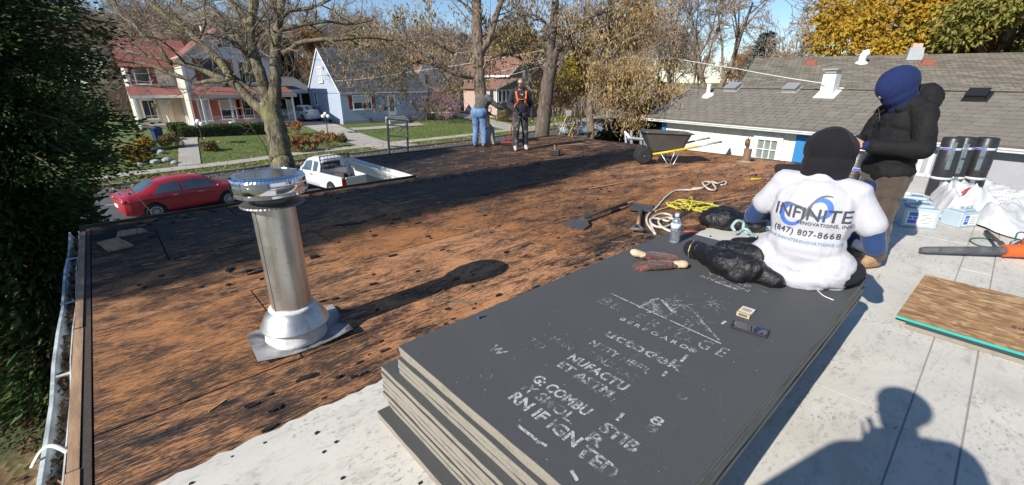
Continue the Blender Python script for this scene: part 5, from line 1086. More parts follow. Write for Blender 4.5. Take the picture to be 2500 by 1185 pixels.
b = far_pt(1408, 58, -2.6); clump_tree('gold_green_tree', 'gold and green leafy tree in front of the long white house', 'tree', b, blobs((b[0], b[1], 2.3), (2.6, 2.6, 2.3), 30, 0.9, rng), 8500, 0.3, m_leaf('gold_green_leaf', (0.16, 0.15, 0.02), (0.42, 0.30, 0.03), (0.5, 0.36, 0.06), trans=0.3), bark_brown, rng, None, 0.5, 0.16, 0.35)
b = far_pt(770, 80, -2.4); clump_tree('rust_leaved_tree', 'rust orange tree behind the gable of the blue house', 'tree', b, blobs((b[0], b[1], 5.0), (3.6, 3.6, 5.0), 26, 1.3, rng), 5200, 0.4, lf_rust, bark_brown, rng, None, 0.4, 0.2, 0.3)
# ---------------------------------------------------------------- shrubs, hedge, hydrangeas
rng = random.Random(29)
b = G(1062, 303, -3.1); big, twig = MB(), MB(); t = thing('pink_twigged_shrub', 'wide rounded shrub of bare pinkish twigs on the lawn of the blue house', 'shrub', (b.x, b.y, zt(b.x, b.y))); o = t.location.copy()
for k in range(15):
    a = k * 6.283 / 15 + rng.uniform(-0.2, 0.2); el = rng.uniform(0.35, 1.2); grow(big, twig, o + Vector((0.1 * math.cos(a), 0.1 * math.sin(a), 0)), (math.cos(a) * math.cos(el), math.sin(a) * math.cos(el), math.sin(el)), rng.uniform(2.4, 3.5), 0.06, 0, rng, dict(max=4, wander=0.14, up=0.02, tipup=0.02, rmin=0.011, bigmax=1, n=[5, 4, 4, 3], ang=(20, 50), len=(0.45, 0.65), rf=0.6, t0=0.25))
part('stems', big, bark_brown, t, off=o); part('twigs', twig, m_twig_pink, t, off=o)
def hedge(label, x0, x1, y0, y1, z0, z1, n, mat, rng):
    t = thing('clipped_hedge', label, 'hedge', ((x0 + x1) / 2, (y0 + y1) / 2, z0), 0, 'clipped hedges before the old house'); o = t.location.copy(); mb = MB(); mb.bx(x0 + .08, x1 - .08, y0 + .08, y1 - .08, z0 - .3, z1 - .08); part('inner_twigs', mb, m_dkwall, t, off=o); f = MB()
    for k in range(n):
        fc = rng.random(); p = Vector((rng.uniform(x0, x1), rng.uniform(y0, y1), rng.uniform(z0, z1)))
        if fc < 0.45: p.z = z1; nn = Vector((0, 0, 1))
        elif fc < 0.8: p.y = y0; nn = NEG_Y
        elif fc < 0.9: p.x = x0; nn = NEG_X
        else: p.x = x1; nn = Vector((1, 0, 0))
        leaf(f, p + nn * rng.uniform(-0.08, 0.05), (nn * 0.5 + Vector((rng.gauss(0, .6), rng.gauss(0, .6), rng.gauss(0, .6)))).normalized(), rng.uniform(0.07, 0.14), rng.uniform(0.05, 0.08), rng)
    part('foliage', f, mat, t, off=o, kind='stuff')
a = V(428, 330, 44.0); b = V(655, 345, 44.2)
hedge('long dark clipped hedge in front of the red roofed porch', a.x + 0.3, b.x + 0.4, 43.2, 44.5, -2.85, -1.8, 9000, lf_hedge, rng)
hedge('short sunlit end of hedge beside the front steps of the old house', a.x - 0.15, a.x + 1.0, 44.55, 46.6, -2.75, -1.65, 3000, lf_hedge, rng)
m_hyd = m_leaf('dried_hydrangea_bloom', (0.26, 0.10, 0.035), (0.40, 0.18, 0.065), (0.34, 0.20, 0.10)); m_stem = M('dry_stems', (0.22, 0.13, 0.07), 0.9, 0.3, 4, 0, 20)
hm = MB(); r2 = random.Random(2)
for k in range(46):
    v = Vector((r2.gauss(0, 1), r2.gauss(0, 1), r2.gauss(0, 1))).normalized(); leaf(hm, v * 0.07, v + Vector((r2.gauss(0, .5), r2.gauss(0, .5), r2.gauss(0, .5))), 0.1, 0.09, r2)
hme = hm.mesh('flower_head'); hme.materials.append(m_hyd)
for i, (px, py, n, lb) in enumerate(((712, 372, 16, 'nearest the forked trunk'), (738, 372, 17, 'second from the forked trunk'), (768, 366, 17, 'in the middle of the bed'), (800, 360, 11, 'at the right end of the bed by the driveway'), (730, 345, 12, 'at the back of the bed'))):
    b = G(px, py, -3.35); t = thing('hydrangea_bush', 'dried orange brown hydrangea ' + lb, 'shrub', (b.x, b.y, zt(b.x, b.y)), 0, 'dried hydrangeas beside the driveway'); st = MB(); lf_ = MB()
    for k in range(n):
        a = rng.uniform(0, 6.28); R = rng.uniform(0.1, 0.85); p = Vector((R * math.cos(a), R * math.sin(a), rng.uniform(0.75, 1.35) - R * 0.35)); st.tube([(p.x * 0.2, p.y * 0.2, 0), p * 0.6 + Vector((0, 0, 0.1)), p], [0.014, 0.01, 0.007], 4, caps=False)
        f = bpy.data.objects.new('flower_head', hme); COL.objects.link(f); f.parent = t; f.location = p; s = rng.uniform(0.9, 1.5); f.scale = (s, s, s * 0.9); f.rotation_euler = (rng.uniform(-.5, .5), rng.uniform(-.5, .5), rng.uniform(0, 6))
        for j in range(8): leaf(lf_, p * rng.uniform(0.4, 0.9), (rng.gauss(0, 1), rng.gauss(0, 1), -0.4), 0.16, 0.09, rng)
    part('stems', st, m_stem, t); part('foliage', lf_, lf_shrub, t, kind='stuff')
for px, py, lb, w in ((868, 302, 'left shrub of three under the blue house window', 0.75), (895, 302, 'middle shrub of three under the blue house window', 0.8), (925, 300, 'right shrub of three, nearest the front steps', 0.85)):
    b = G(px, py, -2.62); clump_tree('foundation_shrub', 'tan green ' + lb, 'shrub', (b.x, b.y, -2.75), blobs((b.x, b.y, -2.0), (w, w * 0.7, 0.65), 12, 0.36, rng), 2600, 0.13, lf_shrub, bark_brown, rng, 'shrubs along the front of the blue house', 0, 0.03)
for px, py, lb, w, m in ((345, 395, 'yellowing shrub in the garden bed near the blue bin', 0.8, lf_gold), (425, 372, 'dark low shrub right of the rockery', 0.7, lf_shrub), (515, 372, 'loose brown shrub under the left lamp post', 0.55, lf_shrub), (365, 378, 'small golden shrub behind the blue bin', 0.6, lf_gold), (828, 345, 'low tan shrub at the corner of driveway and pavement', 0.6, lf_shrub), (1360, 268, 'green bush right of the leaning trunk', 1.3, lf_hedge), (1225, 300, 'sparse brown bush beside the man with the broom', 1.0, lf_shrub)):
    b = G(px, py, -3.2); z = zt(b.x, b.y); clump_tree('garden_shrub', lb, 'shrub', (b.x, b.y, z), blobs((b.x, b.y, z + w * 0.6), (w, w * 0.8, w * 0.6), 10, 0.4 * w, rng), 1500, 0.13, m, bark_brown, rng, 'shrubs in the front gardens', 0, 0.03)
# ---------------------------------------------------------------- grass blades and fallen leaves
mb = MB(); rng = random.Random(71)
for k in range(26000):
    u = rng.uniform(-4, 40); d = rng.choice((rng.uniform(0.3, 1.7), rng.uniform(3.2, 10), rng.uniform(3.2, 10))); v = vcurb(u) + d
    if 14.2 < u < 19: continue
    z = zt(u, v); h = rng.uniform(0.04, 0.10); a = rng.uniform(0, 3.14); w = 0.02
    mb.add([(u - w * math.cos(a), v - w * math.sin(a), z), (u + w * math.cos(a), v + w * math.sin(a), z), (u + rng.gauss(0, .03), v + rng.gauss(0, .03), z + h)], [(0, 1, 2)])
finish('grass_blades', mb.mesh('grass_blades'), m_leaf('grass_blade', (0.05, 0.10, 0.012), (0.12, 0.20, 0.03), (0.2, 0.22, 0.07)), kind='stuff')
mb = MB()
for k in range(9000):
    u = rng.uniform(-12, 55); q = rng.random(); d = rng.uniform(-1.2, 1.7) if q < 0.6 else rng.uniform(1.7, 12); v = vcurb(u) + d
    if q > 0.9: u = rng.uniform(-9, -0.7); v = rng.uniform(-1, 19)
    z = zt(u, v) + rng.uniform(0.012, 0.04) + (0.09 if 1.7 < d < 3.2 else 0); s = rng.uniform(0.04, 0.09); a = rng.uniform(0, 6.28); e = Euler((rng.gauss(0, .5), rng.gauss(0, .5), a)).to_matrix()
    mb.add([Vector((u, v, z)) + e @ Vector(p) for p in ((-s, 0, 0), (0, -s * .6, .01), (s, 0, 0), (0, s * .6, .01))], [(0, 1, 2, 3)])
finish('fallen_leaves', mb.mesh('fallen_leaves'), m_leaf('fallen_leaf', (0.16, 0.08, 0.03), (0.32, 0.2, 0.08), (0.44, 0.32, 0.1)), kind='stuff')
# ================================================================ vehicles
def paint(name, c, rough=0.28): return M(name, c, rough, 0.04, 2, 0.0, 20, dirt=tuple(x * 0.6 + 0.05 for x in c), dirt_amt=0.15, dirt_scale=1.5, coat=0.8)
m_tyre = M('tyre_rubber', (0.018, 0.018, 0.019), 0.85, 0.2, 10, 0.1, 60); m_rim = M('alloy_rim', (0.55, 0.56, 0.57), 0.3, 0.05, 5, 0, 20, metal=0.8); m_carglass = glass('tinted_car_glass', (0.03, 0.045, 0.06), 0.03)
m_tail = M('red_tail_lens', (0.45, 0.02, 0.02), 0.25, 0.1, 5, 0, 20, coat=0.6); m_lens = M('clear_lamp_lens', (0.6, 0.62, 0.64), 0.15, 0.05, 5, 0, 20, coat=0.8); m_well = M('wheel_well', (0.01, 0.01, 0.01), 0.9, 0.1, 5, 0, 20); m_chrome = M('bright_chrome', (0.75, 0.76, 0.78), 0.12, 0.03, 5, 0, 20, metal=1.0)
SEDAN = [(-2.27, .62, .40, .55, .72, .50, .745), (-2.2, .76, .28, .55, .90, .62, .97), (-2.0, .83, .22, .6, .97, .66, 1.05), (-1.72, .87, .20, .6, .98, .66, 1.07), (-1.05, .88, .2, .6, .97, .57, 1.40), (-.5, .88, .2, .6, .955, .58, 1.465), (.2, .88, .2, .6, .94, .58, 1.465), (.6, .88, .2, .6, .93, .56, 1.39), (1.28, .87, .2, .6, .92, .64, 1.0), (1.7, .85, .2, .6, .86, .64, .93), (2.1, .80, .22, .55, .74, .57, .81), (2.25, .68, .28, .5, .62, .46, .67), (2.3, .5, .38, .5, .55, .35, .57)]
SUV = [(-2.25, .64, .45, .65, .85, .55, .88), (-2.2, .78, .32, .65, 1.05, .62, 1.10), (-2.0, .86, .26, .7, 1.10, .60, 1.22), (-1.55, .89, .24, .7, 1.10, .60, 1.58), (-.6, .9, .24, .7, 1.07, .62, 1.67), (.2, .9, .24, .7, 1.05, .62, 1.66), (.6, .9, .24, .7, 1.04, .6, 1.56), (1.25, .89, .24, .7, 1.03, .68, 1.13), (1.75, .87, .24, .65, .98, .66, 1.05), (2.1, .8, .26, .6, .86, .58, .93), (2.25, .68, .34, .55, .72, .48, .77), (2.3, .5, .42, .55, .6, .35, .62)]
HATCH = [(-2.2, .62, .42, .6, .88, .52, .92), (-2.14, .76, .3, .6, 1.02, .60, 1.08), (-1.9, .84, .22, .6, 1.04, .58, 1.2), (-1.2, .87, .2, .6, .99, .56, 1.42), (-.3, .87, .2, .6, .96, .57, 1.49), (.3, .87, .2, .6, .94, .57, 1.45), (.7, .87, .2, .6, .93, .56, 1.34), (1.5, .86, .2, .58, .88, .64, .96), (1.95, .8, .22, .55, .75, .56, .82), (2.2, .66, .28, .5, .6, .44, .65), (2.26, .5, .38, .48, .53, .35, .56)]
def cr(st, x):
    for i in range(len(st) - 1):
        if x <= st[i + 1][0] or i == len(st) - 2:
            p0, p1, p2, p3 = st[max(i - 1, 0)], st[i], st[i + 1], st[min(i + 2, len(st) - 1)]; t = (x - p1[0]) / (p2[0] - p1[0]); t = max(0, min(1, t))
            return [p1[k] + (p2[k] - p1[k]) * (t * t * (3 - 2 * t) * 0.5 + t * 0.5) for k in range(7)]
def ring(s):
    x, w, zb, zm, zl, wr, zr = s; h = [(0, zb), (w * .82, zb), (w * .97, zb + .13 * min(1, (zl - zb))), (w, zm), (w * .985, (zm + zl) / 2), (w * .955, zl), (wr + (w * .955 - wr) * 0.04, zr - (zr - zl) * 0.14), (wr * .86, zr - 0.005), (wr * .5, zr + .018), (0, zr + .024)]
    return h
def car_loft(st, m=5):
    mb = MB(); xs = []
    for a, b in zip(st, st[1:]):
        for k in range(m): xs.append(a[0] + (b[0] - a[0]) * k / m)
    xs.append(st[-1][0]); n = 18
    for x in xs:
        h = ring(cr(st, x)); full = [(y, z) for y, z in h] + [(-y, z) for y, z in h[-2:0:-1]]
        mb.v += [(x, y, z) for y, z in full]
    N = len(xs); mb.f = [(i * n + k, (i + 1) * n + k, (i + 1) * n + (k + 1) % n, i * n + (k + 1) % n) for i in range(N - 1) for k in range(n)] + [tuple(range(n)), tuple((N - 1) * n + k for k in reversed(range(n)))]
    mb.f = [tuple(reversed(f)) for f in mb.f]; mb.m = [0] * len(mb.f); return mb
def side_glass(st, x0, x1, side, x0t=None, x1t=None, b0=0.06, b1=0.9):
    """patch on the loft between belt line and roof edge"""
    mb = MB(); n, m = 8, 4; P = []
    for j in range(m + 1):
        for i in range(n + 1):
            f = j / m; xa = x0 + ((x0t if x0t is not None else x0) - x0) * f; xb = x1 + ((x1t if x1t is not None else x1) - x1) * f; x = xa + (xb - xa) * i / n; h = ring(cr(st, x)); b = b0 + (b1 - b0) * f; y = h[5][0] + (h[6][0] - h[5][0]) * b; z = h[5][1] + (h[6][1] - h[5][1]) * b
            P.append((x, (y + 0.010) * side, z))
    mb.add(P, [(j * (n + 1) + i, j * (n + 1) + i + 1, (j + 1) * (n + 1) + i + 1, (j + 1) * (n + 1) + i) if side < 0 else (j * (n + 1) + i, (j + 1) * (n + 1) + i, (j + 1) * (n + 1) + i + 1, j * (n + 1) + i + 1) for j in range(m) for i in range(n)]); return mb
def top_glass(st, x0, x1, k=0.95):
    mb = MB(); n, m = 6, 8; P = []
    for i in range(n + 1):
        x = x0 + (x1 - x0) * i / n; h = ring(cr(st, x))
        pr = [(h[6][0] * k, h[6][1]), h[7], h[8], h[9]]; line = [(-y, z) for y, z in pr[:3]] + [(0, pr[3][1])] + [(y, z) for y, z in pr[2::-1]]
        P += [(x, y, z + 0.012) for y, z in line]
    w = 7
    mb.add(P, [(i * w + j, (i + 1) * w + j, (i + 1) * w + j + 1, i * w + j + 1) for i in range(n) for j in range(w - 1)]); return mb
def wheel(parent, x, y, r, side, spokes=10):
    RX = Matrix.Rotation(rad(90), 3, 'X'); t = MB(); prof = [(r * .62, -.1), (r * .95, -.105), (r, -.07), (r, .07), (r * .95, .105), (r * .62, .1)]
    t.lathe(prof, 24, (x, y, r), RX); w = part('wheel', t, m_tyre, parent, auto=50); f = MB(); yo = y + side * .085
    f.lathe([(r * .66, -.02), (r * .66, .02), (r * .58, .03), (r * .58, -.02)], 24, (x, yo, r), RX)
    for k in range(spokes):
        a = k * 2 * math.pi / spokes; f.box((x + math.cos(a) * r * .33, yo + side * .012, r + math.sin(a) * r * .33), (r * .56, .03, r * .1), Matrix.Rotation(-a, 3, 'Y'))
    f.lathe([(0.0001, .045), (r * .14, .04), (r * .14, -.02)], 12, (x, yo, r), Matrix.Rotation(rad(90 * -side), 3, 'X')); part('rim', f, m_rim, w)
    d = MB(); d.lathe([(r * .6, 0), (0.0001, 0.001)], 20, (x, y + side * .06, r), Matrix.Rotation(rad(-90 * side), 3, 'X')); part('brake_shadow', d, m_well, w)
    return w
def car(name, label, loc, rz, st, col, wb=1.31, r=0.315, cat='car', glass_=m_carglass, group='cars parked along the street'):
    t = thing(name, label, cat, loc, rz, group); part('body', car_loft(st), col, t, auto=60)
    iw = [i for i in range(len(st) - 1) if st[i + 1][6] < st[i][6] - .2 and st[i][0] > 0]; a = st[iw[0]]; b = st[iw[0] + 1]
    part('windscreen', top_glass(st, a[0] + .03, b[0] - .03), glass_, t, smooth=True)
    ir = [i for i in range(len(st) - 1) if st[i + 1][6] > st[i][6] + .15 and st[i][0] < -1.0][-1]; c = st[ir]; d = st[ir + 1]; part('rear_window', top_glass(st, c[0] + .05, d[0] - .03), glass_, t, smooth=True)
    xm = -0.27
    for s in (-1, 1):
        part('side_window', side_glass(st, c[0] + .48, xm - .04, s, d[0] + .12), glass_, t, smooth=True); part('side_window', side_glass(st, xm + .04, b[0] - .22, s, None, a[0] + .06), glass_, t, smooth=True)
        for x in (-wb, wb):
            m = MB(); m.lathe([(r * 1.18, 0), (r * 1.1, .006), (0.0001, .006)], 24, (x, s * cr(st, x)[1] * 0.998, r * 1.05), Matrix.Rotation(rad(-90 * s), 3, 'X')); part('wheel_arch', m, m_well, t); wheel(t, x, s * (cr(st, x)[1] - .075), r, s)
        m = MB(); h = ring(cr(st, b[0] - .32)); m.ell((b[0] - .30, s * (h[5][0] + .1), h[5][1] + .06), (.06, .1, .065)); part('mirror', m, col, t, smooth=True)
        for x in (xm - .22, xm + .85 - .18 - .55 + .55):
            h = ring(cr(st, x)); m = MB(); m.box((x - .05, s * (h[5][0] + .018), h[5][1] - .1), (.2, .03, .03)); part('door_handle', m, m_chrome, t, bevel=.008)
        m = MB(); x = st[0][0] + .12; h = ring(cr(st, x)); m.ell((x, s * (h[4][0] - .12), h[5][1] - .08), (.13, .17, .1)); part('tail_light', m, m_tail, t, smooth=True)
        m = MB(); x = st[-1][0] - .2; h = ring(cr(st, x)); m.ell((x, s * (h[4][0] - .14), h[5][1] - .05), (.16, .17, .075)); part('headlight', m, m_lens, t, smooth=True)
        for x in (xm, c[0] + .42 + .35, b[0] - .12):
            P = []
            for f in range(9):
                q = cr(st, x); h = ring(q); zz = q[2] + .12 + (h[5][1] - q[2] - .12) * f / 8; k = min(range(2, 5), key=lambda k: 0 if h[k][1] <= zz <= h[k + 1][1] else 9); tt = (zz - h[k][1]) / max(1e-6, h[k + 1][1] - h[k][1]); P.append((x, s * (h[k][0] + (h[k + 1][0] - h[k][0]) * max(0, min(1, tt)) + .0015), zz))
            m = MB(); m.tube(P, .004, 4); part('door_gap', m, m_black, t)
    m = MB(); m.box((st[0][0] - .01, 0, .62), (.02, .5, .12)); part('number_plate', m, m_trim, t)
    return t
m_carred = paint('red_car_paint', (0.36, 0.015, 0.022)); m_carwhite = paint('white_car_paint', (0.72, 0.72, 0.72)); m_carblue = paint('silver_blue_car_paint', (0.30, 0.38, 0.50)); m_cardark = paint('dark_grey_car_paint', (0.045, 0.043, 0.045))
rw = G(385, 517, -3.25); fw_ = G(557, 486, -3.25); ctr = (rw + fw_) / 2; ang = math.atan2(fw_.y - rw.y, fw_.x - rw.x); side_v = Vector((-math.sin(ang), math.cos(ang), 0)); ctr = ctr + side_v * .85
car('red_sedan', 'bright red sedan parked in the street beyond the roof edge, rear end towards the cedar', (ctr.x, ctr.y, S), ang, SEDAN, m_carred)
b = G(768, 300, -2.62); car('white_suv', 'white crossover parked nose in on the driveway of the blue house', (b.x - .3, b.y + 1.9, -2.5), rad(96), SUV, m_carwhite, 1.35, .36, 'car')
b = G(1418, 330, -3.5); car('silver_blue_hatchback', 'silver blue hatchback parked at the kerb right of the leaning trunk', (b.x + 0.6, b.y + 0.5, S), rad(-28), HATCH, m_carblue, 1.3, .31)
b = G(1120, 285, -3.0); car('dark_sedan', 'dark grey sedan on the drive behind the pink twigged shrub', (b.x + 1.0, b.y + 0.5, zt(b.x, b.y) + .03), rad(8), SEDAN, m_cardark)
car('pale_sedan', 'pale car standing inside the dark garage', (15.9, 60.3, -2.5), rad(95), SEDAN, paint('silver_car_paint', (0.5, 0.5, 0.5)))
# ---------------------------------------------------------------- white pickup with a black rack, nose to the left
PU = [(-0.62, .83, .45, .75, 1.08, .66, 1.12), (-0.6, .86, .38, .75, 1.1, .64, 1.60), (-.52, .87, .36, .75, 1.1, .63, 1.70), (.3, .87, .36, .75, 1.08, .63, 1.73), (.75, .87, .36, .75, 1.07, .62, 1.64), (1.32, .87, .36, .75, 1.06, .72, 1.14), (1.9, .86, .36, .72, 1.02, .74, 1.07), (2.35, .82, .38, .7, .93, .68, .99), (2.48, .74, .42, .65, .8, .6, .86), (2.52, .62, .46, .62, .7, .5, .72)]
f0 = G(752, 437, -2.9); r0 = G(872, 437, -2.75); ang = math.atan2(f0.y - r0.y, f0.x - r0.x)
pc = V(806, 430, 24.0); pk = thing('white_pickup', 'white pickup with black rack and loaded bed parked past the roof notch', 'pickup', (7.75, 22.0, S), rad(99))
part('body', car_loft(PU), m_carwhite, pk, auto=60); part('windscreen', top_glass(PU, .79, 1.28), m_carglass, pk, smooth=True)
for s in (-1, 1):
    part('side_window', side_glass(PU, .12, 1.02, s, None, .74), m_carglass, pk, smooth=True); part('side_window', side_glass(PU, -.42, -.02, s), m_carglass, pk, smooth=True)
    for x in (-1.62, 1.58): 
        m = MB(); m.lathe([(.44, 0), (.40, .006), (0.0001, .006)], 24, (x, s * .872, .40), Matrix.Rotation(rad(-90 * s), 3, 'X')); part('wheel_arch', m, m_well, pk); wheel(pk, x, s * .80, .36, s, 6)
    m = MB(); m.box((1.0, s * 1.0, 1.2), (.1, .2, .2)); part('mirror', m, m_black, pk, bevel=.03)
    m = MB(); m.bx(-2.62, -.64, s * .82, s * .87, .45, 1.1); m.bx(-2.62, -.64, s * .79, s * .89, 1.1, 1.13); part('bed_side', m, m_carwhite, pk, bevel=.02)
    m = MB(); m.bx(-2.66, -2.6, s * .70, s * .88, .72, 1.05); part('tail_light', m, m_tail, pk)
    m = MB(); m.ell((2.4, s * .64, .84), (.1, .13, .08)); part('headlight', m, m_lens, pk, smooth=True)
    m = MB(); m.box((.05, s * .90, .98), (.18, .03, .035)); part('door_handle', m, m_black, pk)
m = MB(); m.bx(-2.6, -.64, -.82, .82, .5, .56); part('bed_floor', m, m_black, pk); m = MB(); m.bx(-2.66, -2.6, -.68, .68, .55, 1.1); part('tailgate', m, m_carwhite, pk); m = MB(); m.bx(-.66, -.63, -.55, .55, 1.2, 1.55); part('rear_window', m, m_carglass, pk)
m = MB()
for y in (-.75, .75): m.tube([(-.72, y, 1.1), (-.72, y, 1.85)], .025, 6)
for z in (1.3, 1.5, 1.68, 1.85): m.tube([(-.72, -.75, z), (-.72, .75, z)], .02, 6)
for k in range(9): m.tube([(-.72, -.7 + k * .175, 1.3), (-.72, -.7 + k * .175, 1.85)], .01, 4)
part('rack', m, m_black, pk)
rng = random.Random(4); m = MB()
for k in range(14): m.box((-1.6 + rng.uniform(-.7, .5), rng.uniform(-.5, .5), .75 + rng.uniform(-.1, .25)), (rng.uniform(.2, .5), rng.uniform(.2, .4), rng.uniform(.15, .3)), Euler((rng.uniform(-.4, .4), rng.uniform(-.4, .4), rng.uniform(0, 3))).to_matrix())
ld = part('tool_load', m, M('dark_tool_load', (0.06, 0.055, 0.05), 0.8, 0.5, 3, 0.2, 20), None, loc=(7.75, 22.0, S), rz=rad(99)); tag(ld, 'jumbled dark load of tools in the bed of the white pickup', 'tool load')
m = MB(); m.lathe([(.001, 0), (.13, .0), (.14, .05), (.14, .5), (.1, .6), (.05, .64), (.05, .7), (.001, .7)], 14); m2 = part('cylinder_body', m, M('red_white_cylinder', (0.5, 0.04, 0.03), 0.4, 0.1, 5, 0, 20), None, smooth=True)
q = V(893, 432, 23.75); gc = thing('gas_cylinder', 'small red gas cylinder with a pale collar at the rear of the pickup bed', 'gas cylinder', (8.62, 19.85, S + 0.57)); m2.parent = gc
m = MB(); m.lathe([(.145, .42), (.145, .5), (.11, .58), (.1, .58)], 14); part('pale_collar', m, m_trim, gc, smooth=True)
# ================================================================ people
def cloth(name, c, rough=0.85, var=0.12, weave=220, dirt=None, dirt_amt=0.5, dirt_scale=3.0, bump=0.35, world=False, sheen=0.2):
    t = NT(name); co = t.coord(); n = t.noise(co, 5, 5); w = t.noise(co, weave, 2); cr_ = t.noise(t.coord(scale=(1, 1, 0.5)), 11, 5, 0.6, 1.2)
    col = t.hsv(c, v=t.math('ADD', t.math('MULTIPLY_ADD', n, 2 * var, 1 - var), t.math('MULTIPLY_ADD', w, 0.2, -0.1)))
    if dirt is not None:
        d = t.noise(co, dirt_scale, 8, 0.68, 0.5); col = t.mix(t.ramp(d, [(0.52, 0.0), (0.66, dirt_amt)]), col, dirt)
    t.color(col).set(Roughness=rough); t.b.inputs['Sheen Weight'].default_value = sheen; t.b.inputs['Specular IOR Level'].default_value = 0.25
    return t.bump(t.math('ADD', cr_, t.math('MULTIPLY', w, 0.12)), bump, 0.025).m
def m_skin(name, c):
    t = NT(name); n = t.noise(t.coord(), 12, 5); t.color(t.mix(n, tuple(x * 0.8 for x in c), tuple(min(1, x * 1.15) for x in c))).set(Roughness=0.55); t.b.inputs['Subsurface Weight'].default_value = 0.1; t.b.inputs['Subsurface Radius'].default_value = (0.02, 0.008, 0.004); return t.m
skin = m_skin('weathered_skin', (0.45, 0.26, 0.18)); m_boot = M('tan_work_boot', (0.36, 0.22, 0.11), 0.75, 0.2, 8, 0.2, 50, dirt=(0.12, 0.08, 0.05), dirt_scale=6)
m_tee = cloth('white_tshirt_cotton', (0.78, 0.78, 0.80), 0.85, 0.03, 300, (0.42, 0.37, 0.33), 0.0, 2, 0.45); m_navy = cloth('navy_sweatshirt', (0.012, 0.022, 0.085), 0.9, 0.15, 240, sheen=0.03); m_blackcloth = cloth('black_knit', (0.011, 0.010, 0.013), 0.95, 0.25, 200, sheen=.03, bump=.5); m_blkjacket = cloth('black_canvas_jacket', (0.010, 0.010, 0.011), 0.8, 0.2, 200, (0.03, 0.028, 0.026), 0.5, 2.5, 0.7, sheen=0); m_brownpants = cloth('dirty_brown_work_trousers', (0.075, 0.055, 0.04), 0.9, 0.25, 160, (0.02, 0.018, 0.016), 0.8, 5, 0.6)
m_jeans = cloth('faded_blue_jeans', (0.10, 0.19, 0.36), 0.9, 0.2, 160, (0.26, 0.34, 0.46), 0.6, 5); m_camo = cloth('paint_smeared_dark_trousers', (0.03, 0.03, 0.033), 0.9, 0.3, 160, (0.32, 0.31, 0.30), 0.9, 7); m_greyjac = cloth('grey_brown_jacket', (0.085, 0.078, 0.07), 0.85, 0.2, 150, (0.16, 0.15, 0.13), 0.4, 6, 0.6); m_darknavy = cloth('dark_navy_jacket', (0.02, 0.02, 0.032), 0.85, 0.2, 150, (0.06, 0.055, 0.06), 0.4, 8, 0.7); m_glove = cloth('black_glove', (0.015, 0.015, 0.016), 0.8, 0.2, 120); m_harness = M('orange_harness_webbing', (0.75, 0.16, 0.03), 0.6, 0.1, 6, 0.1, 60); m_bluecollar = cloth('blue_undershirt', (0.018, 0.045, 0.13), 0.85, 0.2, 240)
def hand(mb, wrist, d, palm_n, side, s=1.0, curl=0.6, spread=0.12):
    """wrist, d: towards the fingers, palm_n: the way the palm faces, side: +1 thumb on d x palm_n side"""
    w = Vector(wrist); d = Vector(d).normalized(); n = Vector(palm_n); n = (n - d * n.dot(d)).normalized(); r = d.cross(n) * side; s *= 1.0
    k = w + d * 0.085 * s
    for i, o in enumerate((-0.028, -0.009, 0.010, 0.028)): mb.cap(w + r * o * 0.55 * s + d * 0.01 * s, k + r * o * s, 0.015 * s, 0.012 * s, n=8)
    for i, (o, L) in enumerate(((0.030, 0.072), (0.010, 0.082), (-0.010, 0.076), (-0.029, 0.06))):
        p = k + r * o * s; a = d + r * (o * spread * 20) * 0.1; ang = 0.0; pts = [p]
        for j in range(3):
            ang += curl * (0.7 if j == 0 else 0.9); v = (a * math.cos(ang) + n * math.sin(ang)).normalized(); pts.append(pts[-1] + v * L * s * (0.45, 0.32, 0.25)[j])
        for j in range(3): mb.cap(pts[j], pts[j + 1], (0.0098 - j * 0.0009) * s, (0.0092 - j * 0.0010) * s, n=8)
    t0 = w + d * 0.025 * s + r * 0.024 * s; t1 = t0 + (d * 0.6 + r * 0.75 + n * 0.45).normalized() * 0.042 * s; t2 = t1 + (d * 0.85 + r * 0.1 + n * 0.55).normalized() * 0.034 * s; t3 = t2 + (d * 0.85 - r * 0.15 + n * 0.5).normalized() * 0.025 * s
    mb.cap(t0, t1, 0.015 * s, 0.0115 * s, n=8); mb.cap(t1, t2, 0.0115 * s, 0.010 * s, n=8); mb.cap(t2, t3, 0.010 * s, 0.0085 * s, n=8)
def head(mb, c, fwd, up=(0, 0, 1), s=1.0):
    """skull, jaw, nose, lips, brows, ears; c = centre of the skull"""
    c = Vector(c); f = Vector(fwd).normalized(); u = Vector(up); u = (u - f * u.dot(f)).normalized(); r = f.cross(u); R = Matrix((r, f, u)).transposed(); P = lambda x, y, z: c + R @ Vector((x * s, y * s, z * s))
    mb.ell(P(0, -0.005, 0.03), (0.076 * s, 0.096 * s, 0.088 * s), R, 16, 12); mb.ell(P(0, 0.02, -0.04), (0.062 * s, 0.072 * s, 0.078 * s), R, 14, 10); mb.ell(P(0, 0.055, -0.088), (0.034 * s, 0.034 * s, 0.026 * s), R)
    mb.cap(P(0, 0.088, 0.012), P(0, 0.112, -0.03), 0.010 * s, 0.0155 * s); mb.ell(P(-0.012, 0.1, -0.034), (0.010 * s, 0.010 * s, 0.008 * s), R); mb.ell(P(0.012, 0.1, -0.034), (0.010 * s, 0.010 * s, 0.008 * s), R)
    mb.cap(P(-0.04, 0.078, 0.026), P(0.04, 0.078, 0.026), 0.013 * s, 0.013 * s); mb.cap(P(-0.018, 0.084, -0.060), P(0.018, 0.084, -0.060), 0.0075 * s, 0.0075 * s); mb.cap(P(-0.016, 0.082, -0.071), P(0.016, 0.082, -0.071), 0.0085 * s, 0.0085 * s)
    for q in (-1, 1): mb.ell(P(q * 0.078, -0.01, -0.012), (0.010 * s, 0.022 * s, 0.034 * s), R); mb.ell(P(q * 0.036, 0.062, -0.02), (0.024 * s, 0.022 * s, 0.02 * s), R)
    return P, R
